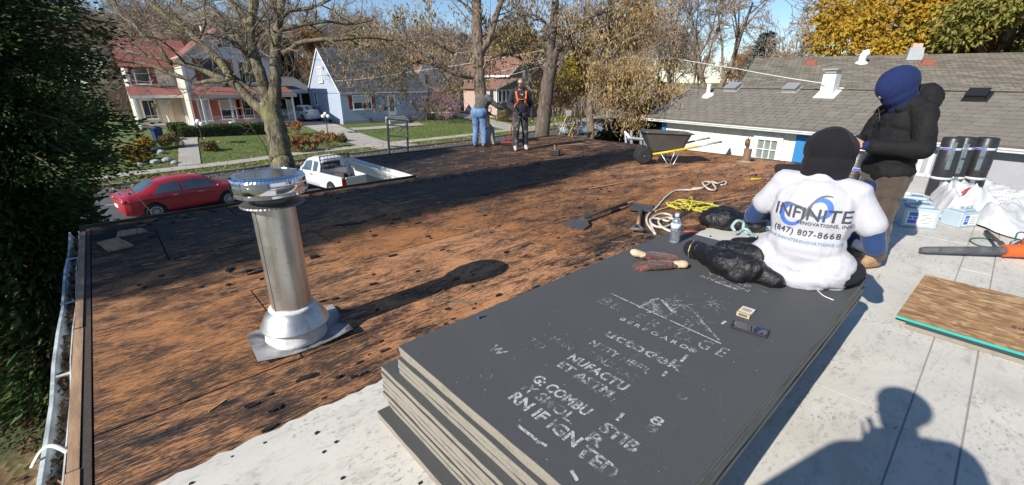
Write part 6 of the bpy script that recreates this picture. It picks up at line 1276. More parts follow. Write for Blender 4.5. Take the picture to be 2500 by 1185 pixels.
def eyes(parent, P, R, s=1.0):
    for q in (-1, 1):
        m = MB(); m.ell(P(q * 0.031, 0.081, 0.004), (0.013 * s, 0.009 * s, 0.008 * s), R); e = part('eye', m, m_trim, parent, smooth=True); m = MB(); m.ell(P(q * 0.031, 0.0885, 0.004), (0.0055 * s, 0.003 * s, 0.0055 * s), R); part('iris', m, m_black, e, smooth=True)
def boot(mb, ankle, d, s=1.0):
    a = Vector(ankle); d = Vector(d).normalized(); mb.cap(a + Vector((0, 0, 0.06)), a + Vector((0, 0, -0.03)), 0.058 * s, 0.05 * s); mb.cap(a + Vector((0, 0, -0.045)) - d * 0.035, a + d * 0.15 + Vector((0, 0, -0.055)), 0.045 * s, 0.042 * s, 0.95); mb.cap(a + d * 0.08 + Vector((0, 0, -0.03)), a + d * 0.02 + Vector((0, 0, 0.0)), 0.046 * s, 0.052 * s)
# ---------------------------------------------------------------- seated man in the white T-shirt, seen from behind
sm = thing('person', 'person in white printed T-shirt and black hood sitting on the board stack', 'person', (2.84, 0.63, 0.452), rad(-86))
b = MB(); b.cap((-.1, .06, .13), (.1, .06, .13), .09, .09); b.ell((0, .08, .36), (.15, .08, .27)); b.cap((-.15, .1, .52), (.15, .1, .52), .06, .06); b.cap((0, .13, .55), (0, .18, .66), .05, .05)
Pq, Rq = head(b, (0.0, .2, .735), (0.05, 1, -0.45), (0, .4, 1))
for s, el, wr, hd in ((-1, (-.315, .13, .30), (-.17, .36, .24), (.4, .8, -.1)), (1, (.31, .10, .255), (.14, .36, .22), (-.4, .8, 0))):
    b.cap((s * .19, .1, .53), el, .052, .042); b.cap(el, wr, .042, .028); hand(b, wr, hd, (0, 0, -1), -s, 1.05, .5)
blob('body', b, skin, sm, 0.009, 3)
t = MB(); t.cap((-.14, .04, .10), (.135, .04, .10), .14, .14, .95, (0, 1, 0)); t.cap((-.195, .02, .04), (.185, .02, .04), .07, .065); t.ell((0, .035, .22), (.205, .15, .18)); t.ell((0, .045, .38), (.215, .145, .22)); t.ell((0, .04, .47), (.205, .11, .12)); t.cap((-.17, .09, .54), (.17, .09, .53), .078, .078); t.cap((0, .09, .55), (0, .13, .60), .09, .075)
t.cap((-.18, .09, .52), (-.255, .105, .40), .074, .076); t.cap((.18, .09, .51), (.265, .098, .375), .075, .079)
t.cap((-.14, -.06, .05), (-.05, -.1, .04), .06, .07); t.cap((.12, -.07, .05), (.02, -.1, .035), .06, .06)
fw1 = folds(0.009, (8, 4, 6), True, 3.3, 0.003); fw2 = folds(0.008, (5, 4, 20), True, 9.1, 0.0)
def tee_warp(p, n):
    low = max(0.0, min(1.0, (0.30 - p.z) / 0.22)); side = min(1.0, abs(p.x) / 0.2)
    q = fw1(p, n) - p; q2 = fw2(p, n) - p
    r = p + q * (0.25 + 0.9 * max(low, side * 0.7)) + q2 * low
    r.z = max(r.z, -0.002) if r.z < 0.03 else r.z
    return r
shirt = blob('tshirt', t, m_tee, sm, 0.009, 5, 0.5, tee_warp)
def tee_mat():
    t = NT('white_printed_tshirt'); co = t.coord(); n = t.noise(co, 4, 5); w = t.noise(co, 320, 2)
    sx = t.new('SeparateXYZ'); t.link(co, sx.inputs[0]); d = t.noise(co, 16, 7, 0.7, 0.6); lowz = t.ramp(t.math('MULTIPLY', sx.outputs['Z'], 1.0), [(0.06, 0.3), (0.13, 1.0), (0.22, 0.5), (0.30, 0.0)])
    c = t.hsv((0.46, 0.455, 0.485), v=t.math('MULTIPLY_ADD', n, 0.06, 0.97)); c = t.mix(t.math('MULTIPLY', t.ramp(d, [(0.58, 0.0), (0.72, 0.75)]), lowz), c, (0.32, 0.26, 0.23))
    cr_ = t.noise(t.coord(scale=(1.2, 1, 0.6)), 9, 5, 0.6, 1.0); return t.color(c).set(Roughness=0.9).bump(t.math('ADD', cr_, t.math('MULTIPLY', w, 0.08)), 0.34, 0.025).m
shirt.data.materials[0] = tee_mat()
for s, a, e, w in ((-1, (-.27, .11, .38), (-.315, .13, .30), (-.19, .33, .24)), (1, (.28, .10, .35), (.312, .10, .255), (.16, .33, .22))):
    m = MB(); m.cap(a, e, .060, .056); m.cap(e, w, .056, .045); blob('long_sleeve', m, m_bluecollar, sm, 0.009, 3, 0.5, folds(0.006, (10, 10, 14), True, 2))
m = MB(); m.cap((-.05, .10, .572), (.065, .10, .568), .066, .066); m.cap((-.04, .13, .60), (.05, .14, .60), .065, .065); blob('collar', m, m_bluecollar, sm, 0.008, 3)
m = MB(); m.ell((-.005, .175, .745), (.130, .15, .120), Matrix.Rotation(rad(-20), 3, 'X') @ Matrix.Rotation(rad(9), 3, 'Y'), 16, 12); m.ell((0, .14, .66), (.122, .11, .09), None, 16, 12); m.cap((-.06, .10, .615), (.06, .10, .61), .057, .057); m.ell((0, .22, .68), (.12, .1, .11), None, 16, 12)
blob('hood', m, m_blackcloth, sm, 0.009, 5, 0.5, folds(0.013, (9, 9, 8), True, 5, .004))
m = MB()
for s in (-1, 1): m.cap((s * .1, .10, .085), (s * .14, .42, .09), .082, .075); m.cap((s * .14, .42, .09), (s * .14, .47, -.34), .072, .055)
m.cap((-.09, .13, .08), (.10, .13, .08), .075, .075); m.cap((.2, .02, .08), (.24, .12, .08), .075, .07); blob('trousers', m, m_blackcloth, sm, 0.011, 3, 0.5, folds(0.006, (9, 9, 9), True, 1))
m = MB()
for s in (-1, 1): boot(m, (s * .14, .49, -.35), (0, 1, 0))
blob('boots', m, m_boot, sm, 0.01, 3)
# print on the back of the shirt, laid onto the cloth
bvh = BVHTree.FromPolygons([v.co.copy() for v in shirt.data.vertices], [list(p.vertices) for p in shirt.data.polygons])
def on_back(me, name, mat, cx, cz, rot=0.0, eps=0.0035, dy=0.0):
    bm = bmesh.new(); bm.from_mesh(me); bmesh.ops.triangulate(bm, faces=bm.faces)
    for _ in range(4):
        L = [e for e in bm.edges if e.calc_length() > 0.018]
        if not L: break
        bmesh.ops.subdivide_edges(bm, edges=L, cuts=1); bmesh.ops.triangulate(bm, faces=bm.faces)
    c, s = math.cos(rot), math.sin(rot)
    for v in bm.verts:
        x, z = cx + v.co.x * c - v.co.y * s, cz + v.co.x * s + v.co.y * c; h = bvh.ray_cast(Vector((x, -1.0, z)), Vector((0, 1, 0))); v.co = (x, (h[0].y if h[0] is not None else 0.0) - eps - dy, z)
    m2 = bpy.data.meshes.new(name); bm.to_mesh(m2); bm.free(); return finish(name, m2, mat, shirt)
p_dark = M('dark_grey_print', (0.05, 0.055, 0.07), 0.7, 0.1, 20, 0, 20); p_blue = M('blue_print', (0.06, 0.15, 0.52), 0.7, 0.1, 20, 0, 20); p_grey = M('grey_print', (0.11, 0.12, 0.135), 0.7, 0.1, 20, 0, 20); p_teal = M('pale_teal_print', (0.12, 0.26, 0.36), 0.7, 0.1, 20, 0, 20)
def swoosh(a, t0, t1, w0, w1, sy=0.62):
    mb = MB(); n = 40; P = []
    for i in range(n + 1):
        f = i / n; tt = t0 + (t1 - t0) * f; den = 1 + math.sin(tt) ** 2; f2 = lambda q: Vector((a * math.cos(q) / (1 + math.sin(q) ** 2), a * sy * 2.0 * math.sin(q) * math.cos(q) / (1 + math.sin(q) ** 2), 0)); p = f2(tt); tg = (f2(tt + .01) - f2(tt - .01)).normalized(); nn = Vector((-tg.y, tg.x, 0)); w = (w0 + (w1 - w0) * math.sin(math.pi * f)); P += [p + nn * w, p - nn * w * .35]
    mb.add(P, [(2 * i, 2 * i + 1, 2 * i + 3, 2 * i + 2) for i in range(n)]); return mb.mesh('swoosh')
TX, TZ = 0.012, 0.425
on_back(swoosh(.115, -1.2, 1.2, .002, .019), 'logo_arc', p_blue, TX - .02, TZ + .005, rad(22), .003); on_back(swoosh(.115, math.pi - 1.2, math.pi + 1.2, .002, .019), 'logo_arc', p_blue, TX - .02, TZ + .005, rad(22), .003)
on_back(swoosh(.142, 1.0, 2.05, .004, .014), 'logo_band', p_grey, TX - .02, TZ + .005, rad(22), .0045); on_back(swoosh(.142, 4.1, 5.25, .004, .014), 'logo_band', p_grey, TX - .02, TZ + .005, rad(22), .0045); on_back(swoosh(.145, .3, 1.1, .002, .008), 'logo_band', p_grey, TX - .02, TZ + .005, rad(22), .0045); on_back(swoosh(.145, math.pi + .3, math.pi + 1.1, .002, .008), 'logo_band', p_grey, TX - .02, TZ + .005, rad(22), .0045)
def back_text(s, size, mat, cx, cz, nm, bold=0.0, sp=1.0, al='CENTER'): on_back(text_mesh(s, size, al, bold, sp, 2), nm, mat, cx, cz, 0.0, .0055)
back_text('INFINITE', .092, p_dark, TX, TZ - .035, 'shirt_lettering', .0012, 1.02); back_text('RENOVATIONS, INC.', .026, p_dark, TX + .075, TZ - .064, 'shirt_lettering', .0003, 1.05); back_text('(847) 807-8668', .046, p_dark, TX - .005, TZ - .128, 'shirt_lettering', .0008, 1.12); back_text('WWW.INFINITERENOVATIONS.US', .0235, p_teal, TX - .02, TZ - .168, 'shirt_lettering', .0003, 1.08)
# ---------------------------------------------------------------- standing man in the black jacket and blue hood
st_ = thing('person', 'person in black jacket and blue hood standing head bowed beside the rolls', 'person', (4.80, 0.60, 0.012), rad(47))
b = MB(); b.cap((0, 0, .95), (0, -.01, 1.28), .10, .11); b.cap((-.16, -.01, 1.36), (.16, -.01, 1.36), .06, .06); b.cap((0, .02, 1.4), (0, .10, 1.52), .055, .05); Pq, Rq = head(b, (0, .155, 1.585), (0, 1, -.62), (0, .6, 1))
arms = ((-1, (-.285, .0, 1.10), (-.07, .31, 1.11), (.35, .75, .35)), (1, (.27, .05, 1.10), (.04, .34, 1.12), (-.5, .75, .3)))
for s, el, wr, hd in arms: b.cap((s * .2, 0, 1.38), el, .05, .04); b.cap(el, wr, .04, .028); hand(b, wr, hd, (-s * .8, .1, -.4), 1 if s < 0 else -1, 1.08, .75)
for s in (-1, 1): b.cap((s * .1, 0, .9), (s * .11, .03, .5), .08, .055); b.cap((s * .11, .03, .5), (s * .11, -.01, .1), .05, .035)
blob('body', b, skin, st_, 0.0085, 2); eyes(st_, Pq, Rq)
j = MB(); j.cap((-.06, 0, .90), (.06, 0, .90), .155, .155); j.ell((0, .0, .98), (.21, .155, .19)); j.ell((0, .0, 1.12), (.215, .165, .24)); j.ell((0, -.02, 1.28), (.21, .155, .18)); j.cap((-.17, -.02, 1.385), (.17, -.02, 1.385), .09, .09)
for s, el, wr, hd in arms: j.cap((s * .205, -.01, 1.36), el, .085, .074); e = Vector(el); w = Vector(wr); j.cap(e, e.lerp(w, .84), .073, .058)
j.cap((-.1, -.1, 1.46), (.1, -.1, 1.46), .075, .075); j.ell((0, -.135, 1.515), (.15, .105, .10), Matrix.Rotation(rad(25), 3, 'X')); j.cap((-.10, .0, 1.47), (-.06, .09, 1.42), .05, .04); j.cap((.10, .0, 1.47), (.06, .09, 1.42), .05, .04)
blob('jacket', j, m_blkjacket, st_, 0.010, 4, 0.5, folds(0.014, (6, 6, 8), True, 4.2, .005))
m = MB(); m.lathe([(.172, .0), (.178, .04), (.168, .10)], 24, (0, 0, .695)); m.v = [(x * 1.0, y * .74, z) for x, y, z in m.v]; part('hoodie_hem', m, m_navy, st_, smooth=True)
m = MB(); HR = Matrix.Rotation(rad(-32), 3, 'X')
m.ell((0, .12, 1.605), (.122, .165, .142), HR, 18, 12); m.ell((0, .09, 1.53), (.118, .13, .10), HR, 16, 10); m.cap((0, .02, 1.44), (0, .06, 1.5), .115, .11); me = blob_mesh(m, .009, 4, .5, folds(0.008, (7, 6, 7), True, 7, .003), 'hood')
bm = bmesh.new(); bm.from_mesh(me); fdir = Vector((0, 1, -.62)).normalized(); ctr = Vector((0, .155, 1.585)); bmesh.ops.delete(bm, geom=[f for f in bm.faces if (f.calc_center_median() - ctr).dot(fdir) > .122], context='FACES'); bm.to_mesh(me); bm.free(); finish('hood', me, m_navy, st_, smooth=True)
m = MB()
for a, w in (((-.285, .0, 1.10), (-.07, .31, 1.11)), ((.27, .05, 1.10), (.04, .34, 1.12))): a = Vector(a); w = Vector(w); m.cap(a.lerp(w, .80), a.lerp(w, .97), .05, .041)
blob('cuffs', m, m_navy, st_, .008, 2); m = MB(); m.tube([(.0, .17, 1.40), (.02, .21, 1.36), (.05, .22, 1.38), (.03, .2, 1.41), (0, .19, 1.33), (-.01, .2, 1.27)], .005, 6); part('drawstring', m, m_black, st_, smooth=True)
m = MB(); m.cap((-.08, 0, .86), (.08, 0, .86), .135, .135)
for s in (-1, 1): m.cap((s * .095, .0, .86), (s * .115, .03, .50), .118, .088); m.cap((s * .115, .03, .50), (s * .12, -.02, .13), .09, .08)
blob('trousers', m, m_brownpants, st_, .011, 3, .5, folds(0.010, (8, 8, 12), True, 8, .003)); m = MB()
for s in (-1, 1): boot(m, (s * .12, -.01, .10), (s * .2, 1, 0), 1.08)
blob('boots', m, m_boot, st_, .009, 2); st_.scale = (.95, .95, .95)
ph_ = MB(); ph_.box((0, 0, 0), (.012, .15, .075)); po = part('phone', ph_, m_black, None, bevel=.004, loc=tuple(Vector((4.80, .60, .012)) + Matrix.Rotation(rad(47), 3, 'Z') @ Vector((-.02, .37, 1.09))), rz=rad(47)); tag(po, 'dark slim phone held in the hands of the man with the blue hood', 'phone')
# ---------------------------------------------------------------- worker with the broom
bw = G(1270, 366, 0); bm_ = thing('person', 'person in dark jacket and orange harness sweeping the far deck', 'person', (bw.x, bw.y, 0.004), rad(180 - 32))
b = MB(); b.cap((0, 0, .95), (0, 0, 1.3), .12, .14); b.cap((-.16, 0, 1.38), (.16, 0, 1.38), .07, .07); b.cap((0, .0, 1.4), (0, .02, 1.52), .058, .055); Pq, Rq = head(b, (0, .03, 1.60), (.45, 1, -.12)); armsB = ((1, (.29, .05, 1.12), (.17, .24, .98), (-.3, .6, -.5)), (-1, (-.27, -.04, 1.08), (-.30, .05, .82), (0, .1, -1)))
for s, el, wr, hd in armsB: b.cap((s * .2, 0, 1.38), el, .048, .04); b.cap(el, wr, .04, .028); hand(b, wr, hd, (-s, .2, 0), 1 if s < 0 else -1, 1.1, .8)
for s, kn, an in ((-1, (-.12, .02, .48), (-.13, .0, .1)), (1, (.13, .14, .50), (.15, .12, .1))): b.cap((s * .1, 0, .9), kn, .08, .055); b.cap(kn, an, .05, .035)
blob('body', b, skin, bm_, .010, 2); eyes(bm_, Pq, Rq)
j = MB(); j.ell((0, .0, 1.02), (.195, .15, .22)); j.ell((0, .0, 1.24), (.215, .155, .22)); j.cap((-.17, 0, 1.385), (.17, 0, 1.385), .085, .085); j.cap((-.08, -.08, 1.45), (.08, -.08, 1.45), .065, .065)
for s, el, wr, hd in armsB: j.cap((s * .2, 0, 1.37), el, .08, .068); e = Vector(el); w = Vector(wr); j.cap(e, e.lerp(w, .85), .066, .05)
jac = blob('jacket', j, m_darknavy, bm_, .011, 3, .5, folds(0.010, (8, 8, 9), True, 2.2, .004)); m = MB(); m.cap((-.07, 0, .88), (.07, 0, .88), .125, .125)
for s, kn, an in ((-1, (-.12, .02, .48), (-.13, .0, .13)), (1, (.13, .14, .50), (.15, .12, .13))): m.cap((s * .09, .0, .86), kn, .105, .08); m.cap(kn, an, .08, .07)
blob('trousers', m, m_camo, bm_, .011, 3, .5, folds(0.010, (9, 9, 12), True, 3)); m = MB()
for an in ((-.13, .0, .10), (.15, .12, .10)): boot(m, an, (an[0] * .8, 1, 0))
blob('shoes', m, M('pale_grey_shoe', (0.42, 0.4, 0.37), 0.7, 0.2, 8, 0.1, 40), bm_, .009, 2)
hb = BVHTree.FromPolygons([v.co.copy() for v in jac.data.vertices], [list(p.vertices) for p in jac.data.polygons])
m = MB()
def strap(pts, w=.02):
    P = []
    for (x, z) in pts:
        h = hb.ray_cast(Vector((x, 1, z)), Vector((0, -1, 0))); P.append(Vector((x, (h[0].y if h[0] is not None else .15) + .006, z)))
    m.tube(P, w, 6, flat=.5)
for s in (-1, 1): strap([(s * .13, 1.42), (s * .12, 1.36), (s * .11, 1.28), (s * .09, 1.2), (s * .10, 1.12)], .026); strap([(s * .10, 1.14), (s * .15, 1.1), (s * .19, 1.05)], .02)
strap([(-.1, 1.24), (-.03, 1.23), (.04, 1.23), (.1, 1.24)], .02); part('harness', m, m_harness, bm_, smooth=True)
m = MB(); Rg = Rq
m.box(Pq(-.034, .098, .004), (.05, .012, .034), Rg); m.box(Pq(.034, .098, .004), (.05, .012, .034), Rg); m.box(Pq(0, .1, .012), (.03, .008, .008), Rg); m.box(Pq(-.074, .04, .01), (.006, .12, .01), Rg); m.box(Pq(.074, .04, .01), (.006, .12, .01), Rg); part('sunglasses', m, m_black, bm_, bevel=.003)
m = MB(); m.ell(Pq(0, .045, -.085), (.058, .055, .035), Rg); m.cap(Pq(-.035, .085, -.05), Pq(.035, .085, -.05), .008, .008); blob('beard', m, cloth('dark_beard', (0.06, 0.04, 0.03), .95, .3, 300), bm_, .007, 2)
m = MB(); m.ell(Pq(0, -.012, .038), (.0785, .096, .087), Rg, 16, 12); me = m.mesh('hair'); bm = bmesh.new(); bm.from_mesh(me); c0 = Pq(0, 0, .05); fd = Rg @ Vector((0, .6, -.8)); bmesh.ops.delete(bm, geom=[f for f in bm.faces if (f.calc_center_median() - c0).dot(fd) > -.0], context='FACES'); bm.to_mesh(me); bm.free(); finish('hair', me, cloth('cropped_hair', (0.10, 0.07, 0.05), .95, .3, 300), bm_, smooth=True)
m = MB()
for s, el, wr, hd in armsB: hand(m, wr, hd, (-s, .2, 0), 1 if s < 0 else -1, 1.22, .8); w = Vector(wr); d = Vector(hd).normalized(); m.cap(w - d * .03, w + d * .04, .036, .036)
blob('gloves', m, m_glove, bm_, .008, 2)
# ---------------------------------------------------------------- worker with the shovel, bending, back to us
sw = thing('person', 'person in grey jacket and blue jeans bending over a shovel', 'person', (7.05, 9.0, 0.004), rad(-62))
b = MB(); b.cap((0, .02, .93), (.03, .22, 1.1), .11, .13); b.cap((-.13, .3, 1.17), (.19, .3, 1.17), .07, .07); b.cap((.03, .34, 1.16), (.04, .44, 1.17), .055, .055); Pq, Rq = head(b, (.04, .5, 1.2), (.1, 1, -.7), (0, .7, 1)); armsS = ((1, (.36, .38, 1.02), (.48, .5, .96), (.3, .6, -.5)), (-1, (-.2, .42, .95), (.1, .62, .78), (.7, .5, -.3)))
for s, el, wr, hd in armsS: b.cap((.03 + s * .17, .3, 1.17), el, .048, .04); b.cap(el, wr, .04, .028); hand(b, wr, hd, (-s * .4, .2, -.8), 1 if s < 0 else -1, 1.08, .9)
for s in (-1, 1): b.cap((s * .1, 0, .86), (s * .12, .06, .46), .08, .055); b.cap((s * .12, .06, .46), (s * .13, -.02, .1), .05, .035)
blob('body', b, skin, sw, .010, 2); eyes(sw, Pq, Rq); j = MB(); j.ell((.01, .02, .92), (.19, .16, .14)); j.cap((.01, .05, .98), (.03, .24, 1.12), .18, .18, .9, (0, -.5, 1)); j.cap((-.12, .28, 1.17), (.18, .28, 1.17), .095, .095)
for s, el, wr, hd in armsS: j.cap((.03 + s * .17, .3, 1.16), el, .08, .066); e = Vector(el); w = Vector(wr); j.cap(e, e.lerp(w, .86), .064, .05)
j.cap((-.04, .36, 1.19), (.1, .36, 1.19), .06, .06); blob('jacket', j, m_greyjac, sw, .011, 3, .5, folds(0.010, (8, 8, 9), True, 6.2, .004)); m = MB(); m.cap((-.08, -.01, .87), (.08, -.01, .87), .155, .155)
for s in (-1, 1): m.cap((s * .09, .0, .84), (s * .12, .06, .46), .112, .085); m.cap((s * .12, .06, .46), (s * .13, -.02, .12), .085, .075)
blob('jeans', m, m_jeans, sw, .011, 3, .5, folds(0.010, (9, 9, 12), True, 1.3)); m = MB()
for s in (-1, 1): boot(m, (s * .13, -.01, .10), (s * .25, 1, 0))
blob('boots', m, M('grey_work_boot', (0.22, 0.2, 0.18), 0.8, 0.2, 8, 0.1, 40), sw, .009, 2); m = MB(); m.ell(Pq(0, -.008, .035), (.088, .106, .085), Rq, 16, 12); m.ell(Pq(0, -.02, -.01), (.086, .095, .07), Rq, 16, 12); blob('knit_cap', m, cloth('grey_knit_cap', (0.13, 0.115, 0.10), .95, .2, 200), sw, .009, 3)
bm_.scale = sw.scale = (.95, .95, .95)
# ---------------------------------------------------------------- the photographer, whose shadow lies on the membrane
fwd = Vector((math.sin(AZ), math.cos(AZ), 0)); pb = Vector((-.20, -.12, 0))
pg = thing('person', 'photographer holding up a phone, seen only as a shadow on the membrane', 'person', (pb.x, pb.y, 0.012), -AZ)
b = MB(); b.cap((0, 0, .95), (0, 0, 1.3), .13, .15); b.cap((-.17, 0, 1.4), (.17, 0, 1.4), .075, .075); b.cap((0, 0, 1.42), (0, .02, 1.54), .06, .055); Pq, Rq = head(b, (0, .05, 1.63), (0, 1, -.2)); armsP = ((-1, (-.31, .10, 1.12), (-.03, .14, 1.36), (.3, .1, .7)), (1, (.38, .08, 1.12), (.19, .14, 1.36), (-.3, .1, .7)))
for s, el, wr, hd in armsP: b.cap((s * .21, 0, 1.4), el, .055, .045); b.cap(el, wr, .045, .03); hand(b, wr, hd, (0, .3, .5), 1 if s > 0 else -1, .9, .5)
for s in (-1, 1): b.cap((s * .1, 0, .9), (s * .12, .03, .5), .09, .06); b.cap((s * .12, .03, .5), (s * .12, -.01, .1), .055, .04)
blob('body', b, skin, pg, .012, 2); eyes(pg, Pq, Rq); j = MB(); j.ell((0, .0, 1.0), (.24, .19, .24)); j.ell((0, .0, 1.24), (.25, .19, .22)); j.cap((-.2, 0, 1.4), (.2, 0, 1.4), .1, .1); j.cap((-.07, -.04, 1.48), (.07, -.04, 1.48), .08, .08)
for s, el, wr, hd in armsP: j.cap((s * .21, 0, 1.4), el, .095, .085); e = Vector(el); w = Vector(wr); j.cap(e, e.lerp(w, .85), .08, .055)
blob('jacket', j, m_darknavy, pg, .014, 3); m = MB(); m.cap((-.08, 0, .86), (.08, 0, .86), .14, .14)
for s in (-1, 1): m.cap((s * .1, 0, .86), (s * .12, .03, .5), .12, .09); m.cap((s * .12, .03, .5), (s * .13, -.01, .12), .09, .08)
blob('trousers', m, m_jeans, pg, .014, 3); m = MB()
for s in (-1, 1): boot(m, (s * .13, -.01, .1), (s * .2, 1, 0))
blob('boots', m, m_boot, pg, .011, 2); m = MB(); m.ell(Pq(0, -.01, .05), (.095, .112, .085), Rq, 16, 12); blob('cap', m, m_blackcloth, pg, .011, 2)
pg.scale = (1.1, 1.1, 1.1)
m = MB(); m.box((0, 0, 0), (.15, .009, .075)); tag(part('phone', m, m_black, None, bevel=.003, loc=tuple(-fwd * .05 + Vector((0, 0, 1.57))), rz=-AZ), 'phone the photographer holds up, seen in the photo only in the shadow', 'phone')
# ================================================================ things on the roof
m_alu = M('dull_aluminium', (0.55, 0.56, 0.57), 0.38, 0.12, 12, 0.08, 50, metal=0.9)
# ---------------------------------------------------------------- metal flue
def m_galv():
    t = NT('weathered_galvanised_steel'); co = t.coord(); n = t.noise(co, 7, 6, 0.65); sp = t.noise(co, 45, 4, 0.7); dr = t.noise(t.coord(scale=(9, 9, 0.8)), 2.2, 5, 0.6)
    c = t.mix(n, (0.48, 0.46, 0.42), (0.74, 0.72, 0.68)); c = t.mix(t.ramp(dr, [(0.5, 0), (0.68, 0.5)]), c, (0.40, 0.33, 0.24)); c = t.mix(t.ramp(sp, [(0.64, 0), (0.70, 0.9)]), c, (0.07, 0.05, 0.035))
    t.color(c).set(Metallic=0.9, Roughness=t.math('MULTIPLY_ADD', n, 0.3, 0.22)); return t.bump(n, 0.06, 0.01).m
m_gal = m_galv(); m_mirror = M('polished_steel', (0.82, 0.82, 0.83), 0.1, 0.03, 8, 0.02, 30, metal=1.0, rvar=0.05); m_dullsteel = M('sooty_steel', (0.16, 0.155, 0.15), 0.45, 0.25, 8, 0.1, 40, metal=0.7)
m_seal = M('white_sealant', (0.74, 0.73, 0.70), 0.6, 0.08, 9, 0.4, 25, dirt=(0.2, 0.16, 0.12), dirt_amt=0.5, dirt_scale=7); m_plate = M('tarred_flashing_plate', (0.46, 0.46, 0.46), 0.45, 0.1, 8, 0.15, 30, metal=0.35, dirt=(0.012, 0.011, 0.011), dirt_amt=1.15, dirt_scale=5.5)
fl = thing('flue_pipe', 'tall metal flue with shiny wide cap standing on the stripped plywood', 'flue', (0.63, 2.765, 0.0)); rng = random.Random(2)
mb = MB(); N = 12; cr4 = [(-.28, -.20), (.27, -.235), (.315, .245), (-.25, .22)]
for a in range(N + 1):
    for b_ in range(N + 1):
        fx, fy = a / N, b_ / N; x = (cr4[0][0] * (1 - fx) + cr4[1][0] * fx) * (1 - fy) + (cr4[3][0] * (1 - fx) + cr4[2][0] * fx) * fy; y = (cr4[0][1] * (1 - fx) + cr4[1][1] * fx) * (1 - fy) + (cr4[3][1] * (1 - fx) + cr4[2][1] * fx) * fy
        z = 0.008 + 0.055 * max(0, fx - .55) ** 1.5 * 2 * (1.2 - fy) + 0.035 * max(0, (1 - fx) - .7) * (1 - fy) * 3 + 0.01 * math.sin(fx * 7) * fy; mb.v.append((x, y, z))
W = N + 1; mb.f = [(i * W + j, (i + 1) * W + j, (i + 1) * W + j + 1, i * W + j + 1) for i in range(N) for j in range(N)]; k0 = len(mb.v); mb.v += [(x, y, z - .003) for x, y, z in mb.v[:k0]]; mb.f += [(k0 + a, k0 + d, k0 + c, k0 + b) for a, b, c, d in mb.f]
bd = [i * W for i in range(W)] + [N * W + j for j in range(1, W)] + [i * W + N for i in range(N - 1, -1, -1)] + [j for j in range(N - 1, 0, -1)]; mb.f += [(bd[i], k0 + bd[i], k0 + bd[(i + 1) % len(bd)], bd[(i + 1) % len(bd)]) for i in range(len(bd))]; mb.m = [0] * len(mb.f)
part('flashing_plate', mb, m_plate, fl, auto=40)
mb = MB(); mb.lathe([(.185, .01), (.182, .03), (.176, .085), (.172, .12)], 36); mb.v = [(x * (1 + .03 * math.sin(5 * math.atan2(y, x))), y * (1 + .03 * math.sin(3 * math.atan2(y, x) + 1)), z + .008 * math.sin(4 * math.atan2(y, x) + 2)) for x, y, z in mb.v]; part('sealant_ring', mb, m_seal, fl, smooth=True)
mb = MB(); mb.lathe([(.198, .102), (.203, .112), (.196, .125), (.165, .185), (.138, .215), (.128, .222), (.118, .222)], 40); part('boot_cone', mb, m_gal, fl, auto=50)
mb = MB(); mb.lathe([(.134, .21), (.137, .222), (.127, .236), (.118, .237)], 36); mb.v = [(x * (1 + .015 * math.sin(7 * math.atan2(y, x))), y, z + .004 * math.sin(5 * math.atan2(y, x))) for x, y, z in mb.v]; part('sealant_bead', mb, m_seal, fl, smooth=True)
mb = MB(); mb.lathe([(.1165, .18), (.1165, .90)], 48); part('pipe', mb, m_gal, fl, auto=50)
a = rad(-158); mb = MB(); mb.tube([(.1172 * math.cos(a), .1172 * math.sin(a), .235), (.1172 * math.cos(a), .1172 * math.sin(a), .88)], .0025, 5); part('seam', mb, m_dullsteel, fl)
mb = MB(); n = 96; mb.lathe([(.117, .905), (.165, .897), (.170, .889), (.150, .888), (.117, .893)], n)
mb.v = [(x * (1 + (.012 if (i % 2) else 0) * (1 if i // n in (1, 2) else 0)), y * (1 + (.012 if (i % 2) else 0) * (1 if i // n in (1, 2) else 0)), z) for i, (x, y, z) in enumerate(mb.v)]; part('storm_collar', mb, m_dullsteel, fl)
mb = MB(); mb.lathe([(.095, .89), (.095, .965), (.11, .975)], 32); part('inner_pipe', mb, m_dullsteel, fl, auto=50)
mb = MB(); mb.lathe([(.178, .945), (.190, .95), (.196, .955), (.196, .968), (.192, .972), (.196, .978), (.196, 1.012), (.191, 1.018), (.196, 1.024), (.196, 1.04), (.180, 1.062)], 64); part('cap_band', mb, m_mirror, fl, auto=35)
n = 128; mb = MB(); mb.lathe([(.196, 1.04), (.190, 1.052), (.178, 1.062), (.168, 1.066), (.165, 1.060), (.168, 1.02), (.150, .99), (.0001, 1.03)], n)
mb.v = [(x * (1 + (.010 if i % 2 else 0) * (1 if i // n in (1, 2) else 0)), y * (1 + (.010 if i % 2 else 0) * (1 if i // n in (1, 2) else 0)), z) for i, (x, y, z) in enumerate(mb.v)]; part('crimped_rim', mb, m_mirror, fl)
